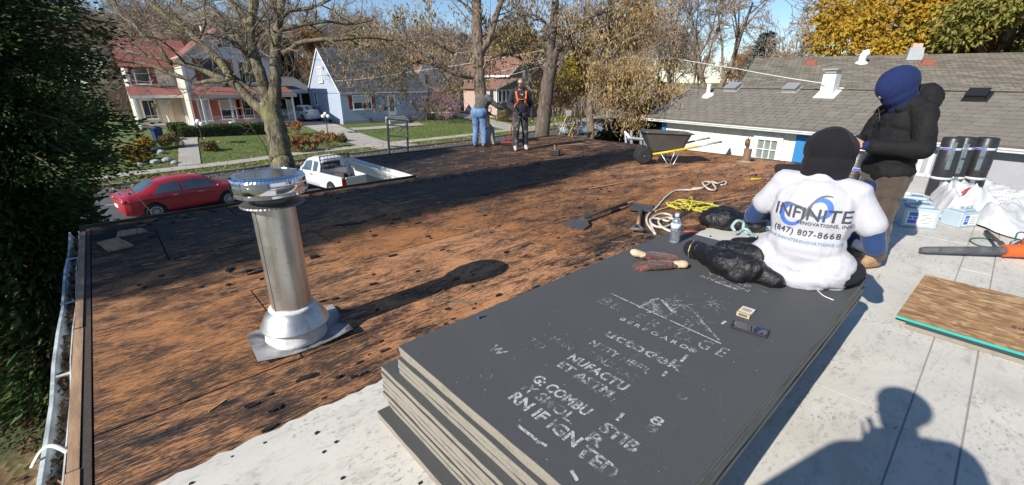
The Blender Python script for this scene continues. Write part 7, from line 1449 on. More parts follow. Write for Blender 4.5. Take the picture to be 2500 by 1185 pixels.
# ---------------------------------------------------------------- stack of dark fibreboard sheets, each sheet a thing
def m_fibre():
    t = NT('black_coated_fibreboard'); co = t.coord(world=True); f = t.noise(co, 260, 3, 0.7); n = t.noise(co, 2.2, 6, 0.6); w = t.vor(co, 55, out='Distance'); sc = t.noise(t.coord(world=True, scale=(1, 3, 1), rot=(0, 0, .4)), 3.0, 7, .65)
    c = t.mix(f, (0.042, 0.042, 0.043), (0.098, 0.098, 0.098)); c = t.mix(t.ramp(n, [(0.45, 0), (0.75, 0.4)]), c, (0.085, 0.085, 0.085)); c = t.mix(t.math('MULTIPLY', t.ramp(w, [(0.05, 0.8), (0.11, 0.0)]), t.ramp(t.noise(co, 9, 3), [(0.5, 0), (0.62, 1)])), c, (0.32, 0.32, 0.31)); c = t.mix(t.ramp(sc, [(0.66, 0), (0.78, .35)]), c, (.14, .14, .14))
    return t.color(c).set(Roughness=0.72).bump(f, 0.35, 0.004).m
def m_fibre_edge():
    t = NT('raw_fibreboard_edge'); co = t.coord(world=True); f = t.noise(t.coord(world=True, scale=(60, 60, 200)), 2, 6, .7); n = t.noise(co, 14, 5, .6)
    c = t.mix(f, (0.17, 0.15, 0.12), (0.37, 0.335, 0.275)); c = t.mix(t.ramp(n, [(.5, 0), (.7, .5)]), c, (.16, .14, .115)); return t.color(c).set(Roughness=.95).bump(f, .6, .006).m
m_fib, m_fibe = m_fibre(), m_fibre_edge(); rng = random.Random(6)
def fibre_sheet(x0, x1, y0, y1, z0, z1, label, group='fibreboard sheets in the stack'):
    mb = MB(); n = 18; top = []
    E = [(x0 + (x1 - x0) * i / n, y0) for i in range(n)] + [(x1, y0 + (y1 - y0) * i / n) for i in range(n)] + [(x1 - (x1 - x0) * i / n, y1) for i in range(n)] + [(x0, y1 - (y1 - y0) * i / n) for i in range(n)]
    E = [(x + rng.uniform(-.0016, .0016), y + rng.uniform(-.0016, .0016)) for x, y in E]; m = len(E)
    zc = z1 - .0035; mb.v = [(x, y, z0) for x, y in E] + [(x, y, z1) for x, y in E] + [(x, y, zc) for x, y in E]; mb.f = [tuple(range(m, 2 * m)), tuple(reversed(range(m)))] + [(i, (i + 1) % m, 2 * m + (i + 1) % m, 2 * m + i) for i in range(m)] + [(2 * m + i, 2 * m + (i + 1) % m, m + (i + 1) % m, m + i) for i in range(m)]; mb.m = [0, 0] + [1] * m + [0] * m
    return tag(part('fibreboard_sheet', mb, [m_fib, m_fibe]), label, 'fibreboard', group)
ORD = ['bottom', 'second from the bottom', 'third from the bottom', 'fourth from the bottom', 'fifth from the bottom', 'sixth from the bottom', 'seventh from the bottom', 'eighth from the bottom', 'ninth from the bottom', 'tenth from the bottom', 'sixth from the top', 'fifth from the top', 'fourth from the top', 'third from the top', 'second from the top']
T = 0.45 / 16; sheets_ = []
for k in range(16):
    g = (-.085, .115) if k < 2 else (-.025, .12) if k < 5 else (-.052, .105) if k < 11 else (-.012, .0) if k < 14 else (0.0, 0.0)
    dx, dy = g[0] + rng.uniform(-.005, .005), g[1] + rng.uniform(-.005, .005)
    lb = 'top fibreboard sheet of the dark stack, printed with worn white lettering' if k == 15 else 'grey edged fibreboard sheet, %s of the dark stack' % ORD[k]
    sheets_.append(fibre_sheet(.75 + dx, 3.19 + dx, .345 + dy, 1.575 + dy, 0.012 + k * T * .973, 0.012 + (k + 1) * T * .973 - .0012, lb))
topS = sheets_[-1]; ZT = 0.012 + 16 * T * .973 - .0012
def m_worn_white(name, lo, hi, v=0.62):
    t = NT(name); co = t.coord(world=True); n = t.noise(co, 90, 5, .75); b = t.noise(co, 16, 4, .6); al = t.math('MULTIPLY', t.ramp(n, [(lo, 0), (lo + .12, 1)]), t.ramp(b, [(hi, 0), (hi + .15, 1)])); t.color((v, v, v)).set(Roughness=.8, Alpha=al); return t.m
m_w1, m_w2, m_w3 = m_worn_white('worn_white_stamp', .43, .36, .42), m_worn_white('faded_white_stamp', .47, .38, .3), m_worn_white('crisp_white_stamp', .40, .30, .48)
def fit_text(s, p0, p1, h, mat, bold=.0, sp=1.0, dz=.0012):
    a = G(*p0, ZT); b = G(*p1, ZT); L = (a - b).y; me = text_mesh(s, 1.0, 'LEFT', bold, sp); xs = [v.co.x for v in me.vertices]; x0, w = min(xs), max(xs) - min(xs)
    sx = L / w
    me.transform(Matrix.Translation((a.x, a.y, ZT + dz)) @ Matrix(((0, 1, 0, 0), (-1, 0, 0, 0), (0, 0, 1, 0), (0, 0, 0, 1))) @ Matrix.Diagonal((sx, h / .7, 1, 1)) @ Matrix.Translation((-x0, 0, 0))); return finish('stamped_lettering', me, mat, topS)
fit_text('BL', (1456, 737), (1512, 759), .085, m_w2); fit_text('E R I D', (1541, 779), (1672, 838), .085, m_w2, .0, 1.0); fit_text('G E', (1697, 845), (1760, 876), .085, m_w1); fit_text('B E R B O A R D®', (1512, 781), (1690, 869), .032, m_w3, .01)
fit_text('uctodek', (1474, 818), (1655, 912), .066, m_w1, .02); fit_text('NSITY FIBER', (1436, 840), (1582, 912), .045, m_w1, .02); fit_text('OF INSULAT', (1408, 856), (1552, 936), .045, m_w2, .02); fit_text('NUFACTU', (1384, 876), (1526, 952), .05, m_w3, .035, 1.1); fit_text('ET ASTM', (1358, 893), (1490, 968), .045, m_w1, .03); fit_text('MADE IN', (1398, 925), (1496, 980), .03, m_w2)
fit_text('G: COMBU', (1296, 928), (1432, 1015), .05, m_w3, .03); fit_text('STIB', (1460, 1048), (1550, 1106), .05, m_w1, .03); fit_text('Y SMOL', (1276, 952), (1382, 1036), .048, m_w1, .02); fit_text('R', (1428, 1072), (1462, 1098), .048, m_w1, .03); fit_text('RN IF IGN', (1240, 972), (1400, 1094), .052, m_w3, .03); fit_text('TED', (1408, 1108), (1492, 1172), .052, m_w1, .03)
fit_text('W', (1190, 852), (1222, 870), .05, m_w1, .03); fit_text('TO', (1284, 833), (1325, 852), .045, m_w2); fit_text('MAN', (1340, 830), (1392, 855), .045, m_w2); fit_text('O', (1165, 915), (1190, 930), .05, m_w2); fit_text('8', (1583, 1028), (1610, 1044), .045, m_w3, .02); fit_text('8', (1570, 1046), (1598, 1060), .04, m_w2, .02); fit_text('0', (1646, 968), (1672, 982), .04, m_w2); fit_text('Y', (1262, 945), (1290, 955), .04, m_w2)
fit_text('G: COMBUST', (1738, 660), (1842, 705), .036, m_w1, .02); fit_text('Y SMOLD', (1724, 670), (1822, 712), .034, m_w1, .01); fit_text('RN IF IGN', (1708, 676), (1815, 722), .036, m_w1, .02); fit_text('NTED', (1835, 708), (1885, 735), .034, m_w2, .02)
def stroke(pts, w, mat, name='stamped_line'):
    mb = MB(); P = [G(*p, ZT) + Vector((0, 0, .0016)) for p in pts]
    for a, b in zip(P, P[1:]):
        d = (b - a).normalized(); n = Vector((-d.y, d.x, 0)) * w; mb.quad(a + n, a - n, b - n, b + n)
    return part(name, mb, mat, topS)
stroke([(1493, 718), (1760, 840)], .004, m_w3); stroke([(1590, 733), (1612, 730), (1650, 762), (1620, 775)], .006, m_w1); stroke([(1612, 730), (1645, 765)], .006, m_w3); stroke([(1690, 758), (1755, 832)], .006, m_w1); stroke([(1665, 770), (1690, 758), (1720, 800)], .004, m_w2); stroke([(1560, 752), (1592, 735), (1600, 760), (1580, 765)], .008, m_w1); stroke([(1595, 745), (1610, 770)], .01, m_w2)
for p, q in (((1662, 884), (1678, 868)), ((1506, 1028), (1522, 1010)), ((1618, 920), (1628, 908)), ((1762, 792), (1772, 785)), ((1415, 1118), (1430, 1100)), ((1395, 1150), (1410, 1175)), ((1265, 1040), (1310, 1075)), ((1310, 1078), (1335, 1090)), ((1745, 688), (1800, 708))): stroke([p, q], .006, m_w3)
mb = MB(); rs = random.Random(8)
for (cx, cy, n, R) in ((1740, 743, 46, .075), (1660, 746, 34, .055), (1600, 748, 40, .06), (1700, 785, 30, .12), (1645, 735, 20, .08)):
    c = G(cx, cy, ZT)
    for k in range(n):
        a = rs.uniform(0, 6.283); r0 = abs(rs.gauss(0, R * .6)); L = rs.uniform(.008, .03); p = c + Vector((math.cos(a) * r0, math.sin(a) * r0 * .8, .0018)); d = Vector((math.cos(a), math.sin(a), 0)); nn = Vector((-d.y, d.x, 0)) * rs.uniform(.0008, .0022); mb.quad(p + nn, p - nn, p + d * L - nn * .3, p + d * L + nn * .3)
for k in range(150):
    p = Vector((rs.uniform(.78, 3.1), rs.uniform(.36, 1.55), ZT + .0018)); s = rs.uniform(.0008, .0026); a = rs.uniform(0, 3); mb.quad(*[p + Vector((math.cos(a + i * 1.57) * s * (1 + .8 * (i % 2)), math.sin(a + i * 1.57) * s, 0)) for i in range(4)])
part('white_specks', mb, m_w3, topS, kind='stuff')
# ---------------------------------------------------------------- small things on the stack
def m_water():
    t = NT('clear_water_bottle'); t.color((.86, .92, .96)).set(Roughness=.04, IOR=1.33); t.b.inputs['Transmission Weight'].default_value = .92; return t.m
p = G(1645, 592, ZT); bt = thing('water_bottle', 'clear plastic water bottle with blue cap standing at the far corner of the dark stack', 'bottle', (p.x, p.y, ZT)); n = 32
prof = [(.001, .002), (.026, .0), (.033, .006)] + [(.034 - .0022 * (i % 2), .012 + i * .0075) for i in range(12)] + [(.0335, .105), (.0335, .150), (.034, .152), (.030, .165), (.022, .182), (.0145, .193), (.0135, .2)]
mb = MB(); mb.lathe(prof, n); part('bottle_body', mb, m_water(), bt, smooth=True)
mb = MB(); mb.lathe([(.0345, .107), (.0345, .148)], n); mm = M('bottle_label', (.62, .66, .74), .4, .2, 40, 0, 20); part('label', mb, mm, bt, smooth=True); mb = MB(); mb.lathe([(.0348, .108), (.0348, .114)], n); part('label_stripe', mb, p_blue, bt, smooth=True)
mb = MB(); mb.lathe([(.016, .192), (.0165, .196), (.0165, .2)], 20); part('neck_ring', mb, M('cap_blue', (.05, .2, .5), .4, .05, 9, 0, 20), bt, smooth=True); mb = MB(); mb.lathe([(.015, .2), (.015, .217), (.013, .219), (.001, .219)], 20); part('cap', mb, M('pale_blue_cap', (.5, .62, .72), .4, .05, 9, 0, 20), bt, auto=40)
m_glv = cloth('grimy_brown_red_glove', (.085, .045, .035), .8, .3, 150, (.33, .07, .06), .8, 14, .6); m_cuff = cloth('cream_glove_cuff', (.62, .47, .30), .85, .15, 160, (.35, .16, .12), .5, 9)
for (px, py), dpx, sd, rot2, lb in (((1600, 634), (1550, 632), 1, 0.3, 'grimy red brown work glove with its cream cuff turned up, left of the pair'), ((1612, 655), (1668, 655), -1, 0.15, 'grimy red brown work glove lying palm down, cream cuff to the right')):
    c = G(px, py, ZT); e = G(*dpx, ZT); d = (c - e).normalized(); gl = thing('work_glove', lb, 'glove', (c.x, c.y, ZT), 0, 'pair of grimy work gloves on the stack')
    mb = MB(); w = (e - c) * .45 + Vector((0, 0, .024)); hand(mb, w, d + Vector((0, 0, -.02)), (0, 0, -1), sd, 1.42, .16, 1.1); mb.cap(w - d * .02, w + d * .05, .034, .036, .6, (0, 0, 1))
    blob('glove_hand', mb, m_glv, gl, .006, 2, .5, folds(.004, (30, 30, 30), True, px * .01)); mb = MB(); mb.cap(w - d * .075 + Vector((0, 0, .002 if sd < 0 else .018)), w - d * .01, .034, .03, .7, (0, 0, 1)); blob('cuff', mb, m_cuff, gl, .006, 2, .5, folds(.002, (30, 30, 30), True, 1))
m_nylon = cloth('glossy_black_nylon', (.008, .008, .009), .34, .1, 200, None, bump=.9, sheen=0); m_nylon.node_tree.nodes['Principled BSDF'].inputs['Specular IOR Level'].default_value = .5
jk = thing('black_jacket', 'crumpled glossy black padded jacket lying beside the seated man on the stack', 'jacket', (2.82, 1.02, ZT)); mb = MB(); L = lambda px, py, z: tuple(G(px, py, ZT + z) - Vector((2.82, 1.02, ZT)))
mb.cap(L(1705, 612, .06), L(1770, 640, .085), .062, .088); mb.cap(L(1770, 640, .085), L(1830, 655, .075), .09, .082); mb.cap(L(1770, 612, .07), L(1850, 630, .09), .075, .075); mb.cap(L(1820, 655, .06), L(1895, 688, .035), .075, .038); mb.cap(L(1750, 650, .045), L(1800, 672, .04), .05, .045); mb.cap(L(1800, 600, .07), L(1840, 600, .1), .06, .06)
def sit(w): 
    def f(p, n):
        q = w(p, n); q.z = max(q.z, .001); return q
    return f
blob('jacket_body', mb, m_nylon, jk, .008, 3, .5, sit(folds(.014, (8, 11, 9), True, 2.7, .012))); mb = MB(); a = Vector(L(1690, 608, .058)); b = Vector(L(1704, 612, .06)); mb.cap(a, b, .058, .062); blob('waistband', mb, m_blackcloth, jk, .007, 2, .5, sit(folds(.003, (20, 20, 20), True, 1)))
mb = MB(); mb.tube([a + (b - a) * .9 + Vector((x, y, z)) for x, y, z in ((.0, .03, .06), (-.045, .03, .04), (-.062, .03, 0), (-.05, .03, -.04))], .004, 6); part('zip', mb, M('brass_zip', (.4, .33, .2), .4, .1, 30, 0, 20, metal=.7), jk)
p = G(1820, 768, ZT); cgr = math.atan2(*(G(1848, 778, ZT) - G(1800, 762, ZT)).yx); cg = thing('cigarette_pack', 'small white and gold cigarette pack lying on the dark board', 'cigarette pack', (p.x, p.y, ZT), cgr)
mb = MB(); mb.bx(-.03, .03, -.043, .043, .0006, .022); part('carton', mb, M('white_card', (.72, .68, .62), .5, .06, 20, 0, 20), cg, bevel=.002); mb = MB(); mb.bx(-.0303, .0303, -.0434, -.0245, .003, .0225); part('gold_band', mb, M('gold_card', (.52, .38, .16), .4, .15, 30, 0, 20), cg); mb = MB(); mb.bx(-.02, .02, -.0439, -.0436, .006, .019); part('dark_print', mb, p_grey, cg)
mb = MB(); mb.bx(-.022, .022, -.012, .028, .0221, .0226); part('printed_panel', mb, M('brown_grey_print', (.42, .33, .27), .5, .25, 60, 0, 20), cg)
p0, p1 = G(1790, 794, ZT), G(1872, 818, ZT); c = (p0 + p1) / 2; ph2 = thing('phone', 'black phone with glossy screen lying face up near the cigarette pack', 'phone', (c.x, c.y, ZT), math.atan2((p1 - p0).y, (p1 - p0).x)); mb = MB(); mb.bx(-.079, .079, -.038, .038, .0006, .011); part('case', mb, m_black, ph2, bevel=.004)
mb = MB(); mb.bx(-.072, .072, -.033, .033, .0105, .0114); sc_ = NT('glossy_phone_screen'); sc_.color((.02, .022, .03)).set(Roughness=.03); sc_.b.inputs['Specular IOR Level'].default_value = 1.0; part('screen', mb, sc_.m, ph2)
mb = MB(); mb.box((-.064, 0, .0117), (.004, .014, .0006)); part('earpiece', mb, m_metalgrey, ph2)
p = G(1168, 779, ZT); bo = thing('roofing_screw', 'single roofing screw with blue head lying on the left part of the board', 'screw', (p.x, p.y, ZT)); mb = MB(); mb.tube([(0, 0, .006), (.035, -.006, .004), (.05, -.009, .003)], [.0025, .0025, .0006], 6); part('shank', mb, m_black, bo); mb = MB(); mb.lathe([(.001, -.003), (.008, -.002), (.006, .003), (.001, .004)], 12, (0, 0, .008), Matrix.Rotation(rad(80), 3, 'Y')); part('screw_head', mb, M('blue_steel', (.1, .2, .35), .35, .1, 20, 0, 20, metal=.5), bo)
m_rope = M('off_white_rope', (.62, .56, .46), .9, .15, 30, .4, 200, dirt=(.3, .25, .19), dirt_amt=.5, dirt_scale=12); m_string = M('white_string', (.74, .71, .64), .9, .08, 30, .2, 200); m_yrope = M('yellow_rope', (.50, .43, .06), .8, .2, 30, .4, 200); m_tealrope = M('pale_teal_rope', (.33, .45, .44), .9, .15, 30, .4, 200)
def rope(label, paths, r, mat, name='rope', cat='rope', loc=None):
    mb = MB(); 
    for P in paths:
        Q = smooth_path([Vector(p) for p in P], 6); mb.tube(Q, r, 7)
        # strands laid round the core
        for s in range(3):
            S3 = []; dist = 0
            for i, q in enumerate(Q):
                t = (Q[min(i + 1, len(Q) - 1)] - Q[max(i - 1, 0)]); t = t.normalized() if t.length > 1e-9 else Vector((1, 0, 0)); a = t.cross(Vector((0, 0, 1))); a = a.normalized() if a.length > 1e-6 else Vector((1, 0, 0)); b = t.cross(a); dist += (q - Q[i - 1]).length if i else 0; ph = dist / (r * 5) + s * 2.094; S3.append(q + (a * math.cos(ph) + b * math.sin(ph)) * r * .5)
            mb.tube(S3, r * .62, 5)
    return tag(part(name, mb, mat, smooth=True), label, cat)
def heap(c, n, R, rz_, zmax, seed, z0=0.0, asp=.6):
    r_ = random.Random(seed); P = []
    a = 0
    for i in range(n):
        a += r_.uniform(.5, 1.5); q = R * r_.uniform(.35, 1.0); x, y = math.cos(a) * q, math.sin(a) * q * asp; P.append(Vector((c.x + x * math.cos(rz_) - y * math.sin(rz_), c.y + x * math.sin(rz_) + y * math.cos(rz_), z0 + r_.uniform(.008, zmax))))
    return P
g = lambda px, py, z=0.0: G(px, py, z)
rope('tangle of white string trailing from under the white T-shirt over the board edge', [heap(g(1955, 697, ZT), 16, .05, .4, .02, 3, ZT), [g(1960, 700, ZT + .004), g(1990, 706, ZT + .004), g(2010, 722, ZT + .004), g(2035, 733, ZT + .004)]], .0024, m_string, 'string', 'string')
rope('off white rope running from a coil on the plywood to a knotted end', [[g(1600, 572, .013), g(1580, 545, .013), g(1583, 525, .013), g(1605, 505, .013), g(1625, 482, .013), g(1650, 466, .013), g(1690, 464, .013), g(1712, 461, .02)], [g(1600, 572, .013), g(1590, 548, .013), g(1596, 530, .014), g(1620, 522, .014), g(1640, 528, .016), g(1632, 540, .02), g(1605, 534, .03), g(1588, 536, .034), g(1592, 548, .03), g(1615, 556, .02), g(1640, 548, .016), g(1652, 540, .02), g(1630, 532, .03), g(1608, 540, .035), g(1618, 556, .03), g(1640, 566, .02)], [g(1712, 461, .02), g(1735, 446, .03), g(1715, 446, .04), g(1730, 462, .04), g(1748, 462, .03), g(1738, 444, .05), g(1752, 448, .03), g(1770, 443, .02), g(1772, 450, .014), g(1760, 452, .014)]], .0135, m_rope)
mb = MB(); mb.cap(g(1692, 462, .02), g(1712, 460, .022), .022, .022, n=10); tag(part('rope_wrap', mb, M('cream_tape', (.66, .50, .34), .8, .1, 30, .1, 30), smooth=True), 'cream tape wrap round the white rope near its knot', 'tape wrap')
c1 = g(1668, 507); c2 = g(1712, 512); yp = heap(c1, 26, .26, -.7, .08, 4, 0, .5) + heap(c2, 26, .28, -.7, .07, 5, 0, .5); yp2 = [g(1652, 512, .01), g(1640, 497, .05), g(1655, 497, .12), g(1668, 503, .1), g(1680, 515, .02), g(1690, 490, .15), g(1686, 482, .19), g(1680, 500, .05), g(1720, 520, .01), g(1760, 517, .01)]
rope('heap of thin yellow rope lying on the plywood beyond the black bag', [yp, yp2], .0085, m_yrope)
rope('pale teal rope looped beside the seated man', [[g(1795, 565, ZT + .05), g(1788, 553, ZT + .08), g(1800, 540, ZT + .12), g(1815, 545, ZT + .1), g(1815, 562, ZT + .06), g(1830, 572, ZT + .05), g(1848, 580, ZT + .06)], [g(1800, 572, ZT + .05), g(1820, 560, ZT + .12), g(1838, 578, ZT + .07), g(1846, 590, ZT + .03)]], .011, m_tealrope)
c = g(1765, 556); bg_ = thing('black_bag', 'black plastic bag flecked with white, slumped on the membrane behind the stack', 'bag', (c.x, c.y, .012)); mb = MB(); mb.ell((0, 0, .10), (.2, .22, .13), None, 16, 10); mb.ell((.1, -.2, .07), (.17, .2, .09)); mb.ell((-.06, .1, .08), (.15, .16, .1)); blob('bag_body', mb, m_nylon, bg_, .012, 3, .5, sit(folds(.03, (7, 7, 8), True, 5.5, .01))); mb = MB(); mb.tube([(.1, -.1, .15), (.2, -.25, .2), (.28, -.42, .1), (.3, -.5, .02)], .012, 6); part('strap', mb, m_black, bg_, smooth=True)
c = g(1682, 572); mb = MB(); mb.tube([(c.x - .05, c.y + .04, .03), (c.x, c.y, .035), (c.x + .05, c.y - .06, .03)], [.012, .018, .01], 6, flat=.6); tag(part('red_strap', mb, M('red_webbing', (.55, .06, .04), .6, .1, 20, .1, 40), smooth=True), 'short red strap end beside the water bottle at the membrane edge', 'strap')
c = g(1612, 556); mb = MB(); mb.lathe([(.001, .004), (.035, .004), (.038, .008), (.036, .014), (.001, .012)], 20, c); tag(part('plastic_lid', mb, m_trim, auto=40), 'round white plastic lid lying on the plywood by the rope coil', 'lid')
# ---------------------------------------------------------------- tools on the plywood
m_dwood = M('dark_tarred_wood', (.06, .045, .032), .7, .3, 8, .2, 40, stretch=(1, 1, .2)); m_wood = M('worn_tool_handle', (.34, .22, .12), .65, .2, 6, .15, 40, dirt=(.05, .035, .025), dirt_amt=.7, dirt_scale=5)
h0, h1, hb_ = g(1425, 532, .07), g(1530, 498, .05), g(1410, 543, 0.02); rs_ = thing('roofing_spade', 'long dark handled roofing spade with a flat blade lying on the plywood', 'roofing spade', (hb_.x, hb_.y, 0)); o = rs_.location.copy()
mb = MB(); mb.tube([h0, (h0 + h1) / 2 + Vector((0, 0, .01)), h1], [.022, .02, .02], 8); part('handle', mb, m_dwood, rs_, off=o, smooth=True); mb = MB(); mb.tube([h1 - (h1 - h0).normalized() * .02, h1 + (h1 - h0).normalized() * .16], [.019, .017], 8); part('bare_handle_end', mb, m_rawwood, rs_, off=o)
d = (h1 - h0).normalized(); s = Vector((-d.y, d.x, 0)).normalized(); mb = MB(); b0 = g(1412, 541, .05); mb.prism([b0 + s * .14 + d * .02 - ZV * .035, b0 + s * .02 + d * .12 + ZV * .02, b0 - s * .02 + d * .12 + ZV * .02, b0 - s * .14 + d * .02 - ZV * .02, b0 - s * .15 - d * .1 - ZV * .044, b0 + s * .15 - d * .1 - ZV * .048], (0, 0, .006)); mb.tube([b0 + d * .08 + ZV * .01, h0, h0 + d * .15], [.028, .026, .024], 8); part('blade', mb, m_dullsteel, rs_, off=o)
t0, t1 = g(1556, 560, .05), g(1566, 500, .02); mb = MB(); sp = thing('tear_off_shovel', 'short D handled tear off shovel with toothed blade lying near the rope coil', 'shovel', (t0.x, t0.y, 0)); o = sp.location.copy(); d = (t1 - t0); d.z = 0; d.normalize(); s = Vector((-d.y, d.x, 0))
a = t0 + d * .12; b = t0 + d * .62; mb.tube([a + ZV * .02, b + ZV * .0], [.018, .02], 8); part('handle', mb, m_wood, sp, off=o, smooth=True); mb = MB(); mb.tube([b - d * .1, b + d * .22], [.023, .026], 8); e = b + d * .2
mb.prism([e - s * .14 - ZV * .02, e + s * .14 - ZV * .02, e + s * .15 + d * .36 - ZV * .03, e - s * .15 + d * .36 - ZV * .03][::-1] if False else [e + s * -.14 - ZV * .02, e + d * .36 + s * -.15 - ZV * .035, e + d * .36 + s * .15 - ZV * .035, e + s * .14 - ZV * .02][::-1], (0, 0, .008))
for k in range(11): q = e + d * .36 + s * (-.14 + .028 * k) - ZV * .03; mb.box(q + d * .015, (.03, .012, .007), Matrix.Rotation(math.atan2(d.y, d.x), 3, 'Z'))
part('toothed_blade', mb, m_dullsteel, sp, off=o); mb = MB(); mb.tube([t0 - s * .07, t0 + s * .07], .017, 8); mb.tube([t0 - s * .065, t0 - s * .04 + d * .07, t0 + d * .13 + ZV * .01], .012, 6); mb.tube([t0 + s * .065, t0 + s * .04 + d * .07, t0 + d * .13 + ZV * .01], .012, 6); part('grip', mb, M('grey_plastic_grip', (.12, .12, .125), .5, .1, 10, .1, 30), sp, off=o, smooth=True)
c = g(1355, 380); hm_ = thing('hand_hammer', 'small black headed hand tool with stub handle on the far deck', 'hand tool', (c.x, c.y, 0), .4); mb = MB(); mb.box((0, 0, .07), (.13, .22, .13)); part('tool_block', mb, m_black, hm_, bevel=.012); mb = MB(); mb.tube([(0, 0, .12), (0, .02, .24)], .018, 6); part('stub_handle', mb, m_wood, hm_)
c = g(1848, 440); kn = thing('utility_knife', 'yellow handled utility knife lying on the plywood behind the seated man', 'knife', (c.x, c.y, 0), rad(-35)); mb = MB(); mb.cap((-.09, 0, .018), (.05, 0, .018), .02, .016); part('yellow_handle', mb, M('yellow_plastic', (.62, .40, .02), .45, .08, 10, 0, 20), kn, smooth=True); mb = MB(); mb.bx(.05, .16, -.012, .012, .012, .017); part('blade', mb, m_black, kn)
c = g(1821, 396); ps = thing('pipe_stub', 'short rusty vent pipe stub rising from the far edge of the deck', 'vent pipe', (c.x, c.y, 0)); mb = MB(); mb.lathe([(.075, 0), (.075, .27), (.066, .27), (.066, .15)], 18); part('pipe', mb, M('rusty_brown_pipe', (.2, .12, .08), .8, .3, 10, .2, 40), ps, auto=50); mb = MB(); mb.lathe([(.17, .004), (.1, .012), (.077, .03)], 14); part('flashing', mb, m_palewood, ps)
c = g(1772, 378); mb = MB(); mb.prism([(c.x, c.y, .0), (c.x + .1, c.y - .09, .0), (c.x + .06, c.y - .05, .16)], (.02, .02, 0)); tag(part('bent_flashing', mb, m_dullsteel), 'small bent dark piece of flashing sticking up near the cream wall', 'flashing')
# ---------------------------------------------------------------- wheelbarrow
wbw = thing('wheelbarrow', 'black tray wheelbarrow with yellow handles and two front wheels on the reddish deck', 'wheelbarrow', (7.93, 4.82, 0.002), rad(-44)); m_tub = M('grey_black_poly_tray', (.07, .068, .066), .42, .15, 3, .08, 20, dirt=(.14, .125, .11), dirt_amt=.5, dirt_scale=2.0); m_yel = M('yellow_steel', (.74, .52, .02), .4, .06, 6, .04, 30, dirt=(.3, .2, .03), dirt_amt=.3)
def rrect(x0, x1, hw0, hw1, z0, z1, r, n=6):
    """rounded outline, z runs from z0 (front) to z1 (back)"""
    P = []
    for (cx, cy, a0) in ((x1 - r, hw1 - r, 0), (x0 + r, hw0 - r, 90), (x0 + r, -hw0 + r, 180), (x1 - r, -hw1 + r, 270)):
        for k in range(n + 1): a = rad(a0 + 90 * k / n); x = cx + r * math.cos(a); P.append((x, cy + r * math.sin(a), z0 + (z1 - z0) * (x - x0) / (x1 - x0)))
    return P
mb = MB(); O = [rrect(.14, .84, .20, .24, .27, .33, .1), rrect(.06, .87, .26, .29, .40, .44, .11), rrect(-.08, .95, .33, .35, .645, .60, .14), rrect(-.12, .99, .36, .38, .655, .61, .15), rrect(-.12, .99, .36, .38, .64, .595, .15), rrect(-.125, .995, .363, .383, .645, .60, .15), rrect(-.07, .94, .32, .34, .635, .592, .14), rrect(.07, .86, .25, .28, .41, .45, .11), rrect(.16, .82, .19, .23, .285, .345, .1)]
order = [0, 1, 2, 4, 5, 3, 6, 7, 8]; n = len(O[0])
for k in order: mb.v += O[k]
mb.f = [(i * n + j, i * n + (j + 1) % n, (i + 1) * n + (j + 1) % n, (i + 1) * n + j) for i in range(len(order) - 1) for j in range(n)] + [tuple(reversed(range(n))), tuple((len(order) - 1) * n + j for j in range(n))]; mb.m = [0] * len(mb.f); part('tray', mb, m_tub, wbw, auto=45).scale = (.9, .88, 1)
for s in (-1, 1):
    mb = MB(); mb.tube([(.10, s * .10, .19), (.5, s * .2, .275), (.98, s * .29, .385)], .021, 8); h = part('handle', mb, m_yel, wbw, smooth=True); mb = MB(); mb.tube([(.96, s * .288, .38), (1.2, s * .30, .44), (1.4, s * .30, .475)], [.0225, .019, .02], 8); part('grip', mb, m_metalgrey, h, smooth=True)
    mb = MB(); mb.tube([(.30, s * .16, .235), (.44, s * .22, .03), (.47, s * .225, .012), (.53, s * .225, .012), (.56, s * .225, .03), (.66, s * .235, .31)], .011, 6); mb.tube([(.48, s * .225, .02), (.56, s * .235, .30)], .010, 6); part('leg', mb, m_alu, wbw, smooth=True)
    RX = Matrix.Rotation(rad(90), 3, 'X'); mb = MB(); mb.lathe([(.075, -.04), (.12, -.05), (.155, -.035), (.165, 0), (.155, .035), (.12, .05), (.075, .04)], 26, (0, s * .115, .165), RX); w = part('wheel', mb, m_tyre, wbw, smooth=True); mb = MB(); mb.lathe([(.08, .03), (.05, .02), (.022, .045), (.001, .05)], 20, (0, s * .115, .165), Matrix.Rotation(rad(-90 * s), 3, 'X')); mb.lathe([(.08, .03), (.05, .02), (.022, .045), (.001, .05)], 20, (0, s * .115, .165), Matrix.Rotation(rad(90 * s), 3, 'X')); part('hub', mb, m_black, w, auto=40)
mb = MB(); mb.tube([(0, -.19, .165), (0, .19, .165)], .012, 8); mb.tube([(0, -.06, .165), (.12, -.1, .2)], .012, 6); mb.tube([(0, .06, .165), (.12, .1, .2)], .012, 6); mb.tube([(.12, -.05, .2), (.02, -.05, .4)], .008, 6); mb.tube([(.47, -.22, .1), (.47, .22, .1)], .009, 6); part('axle_frame', mb, m_dullsteel, wbw, smooth=True)
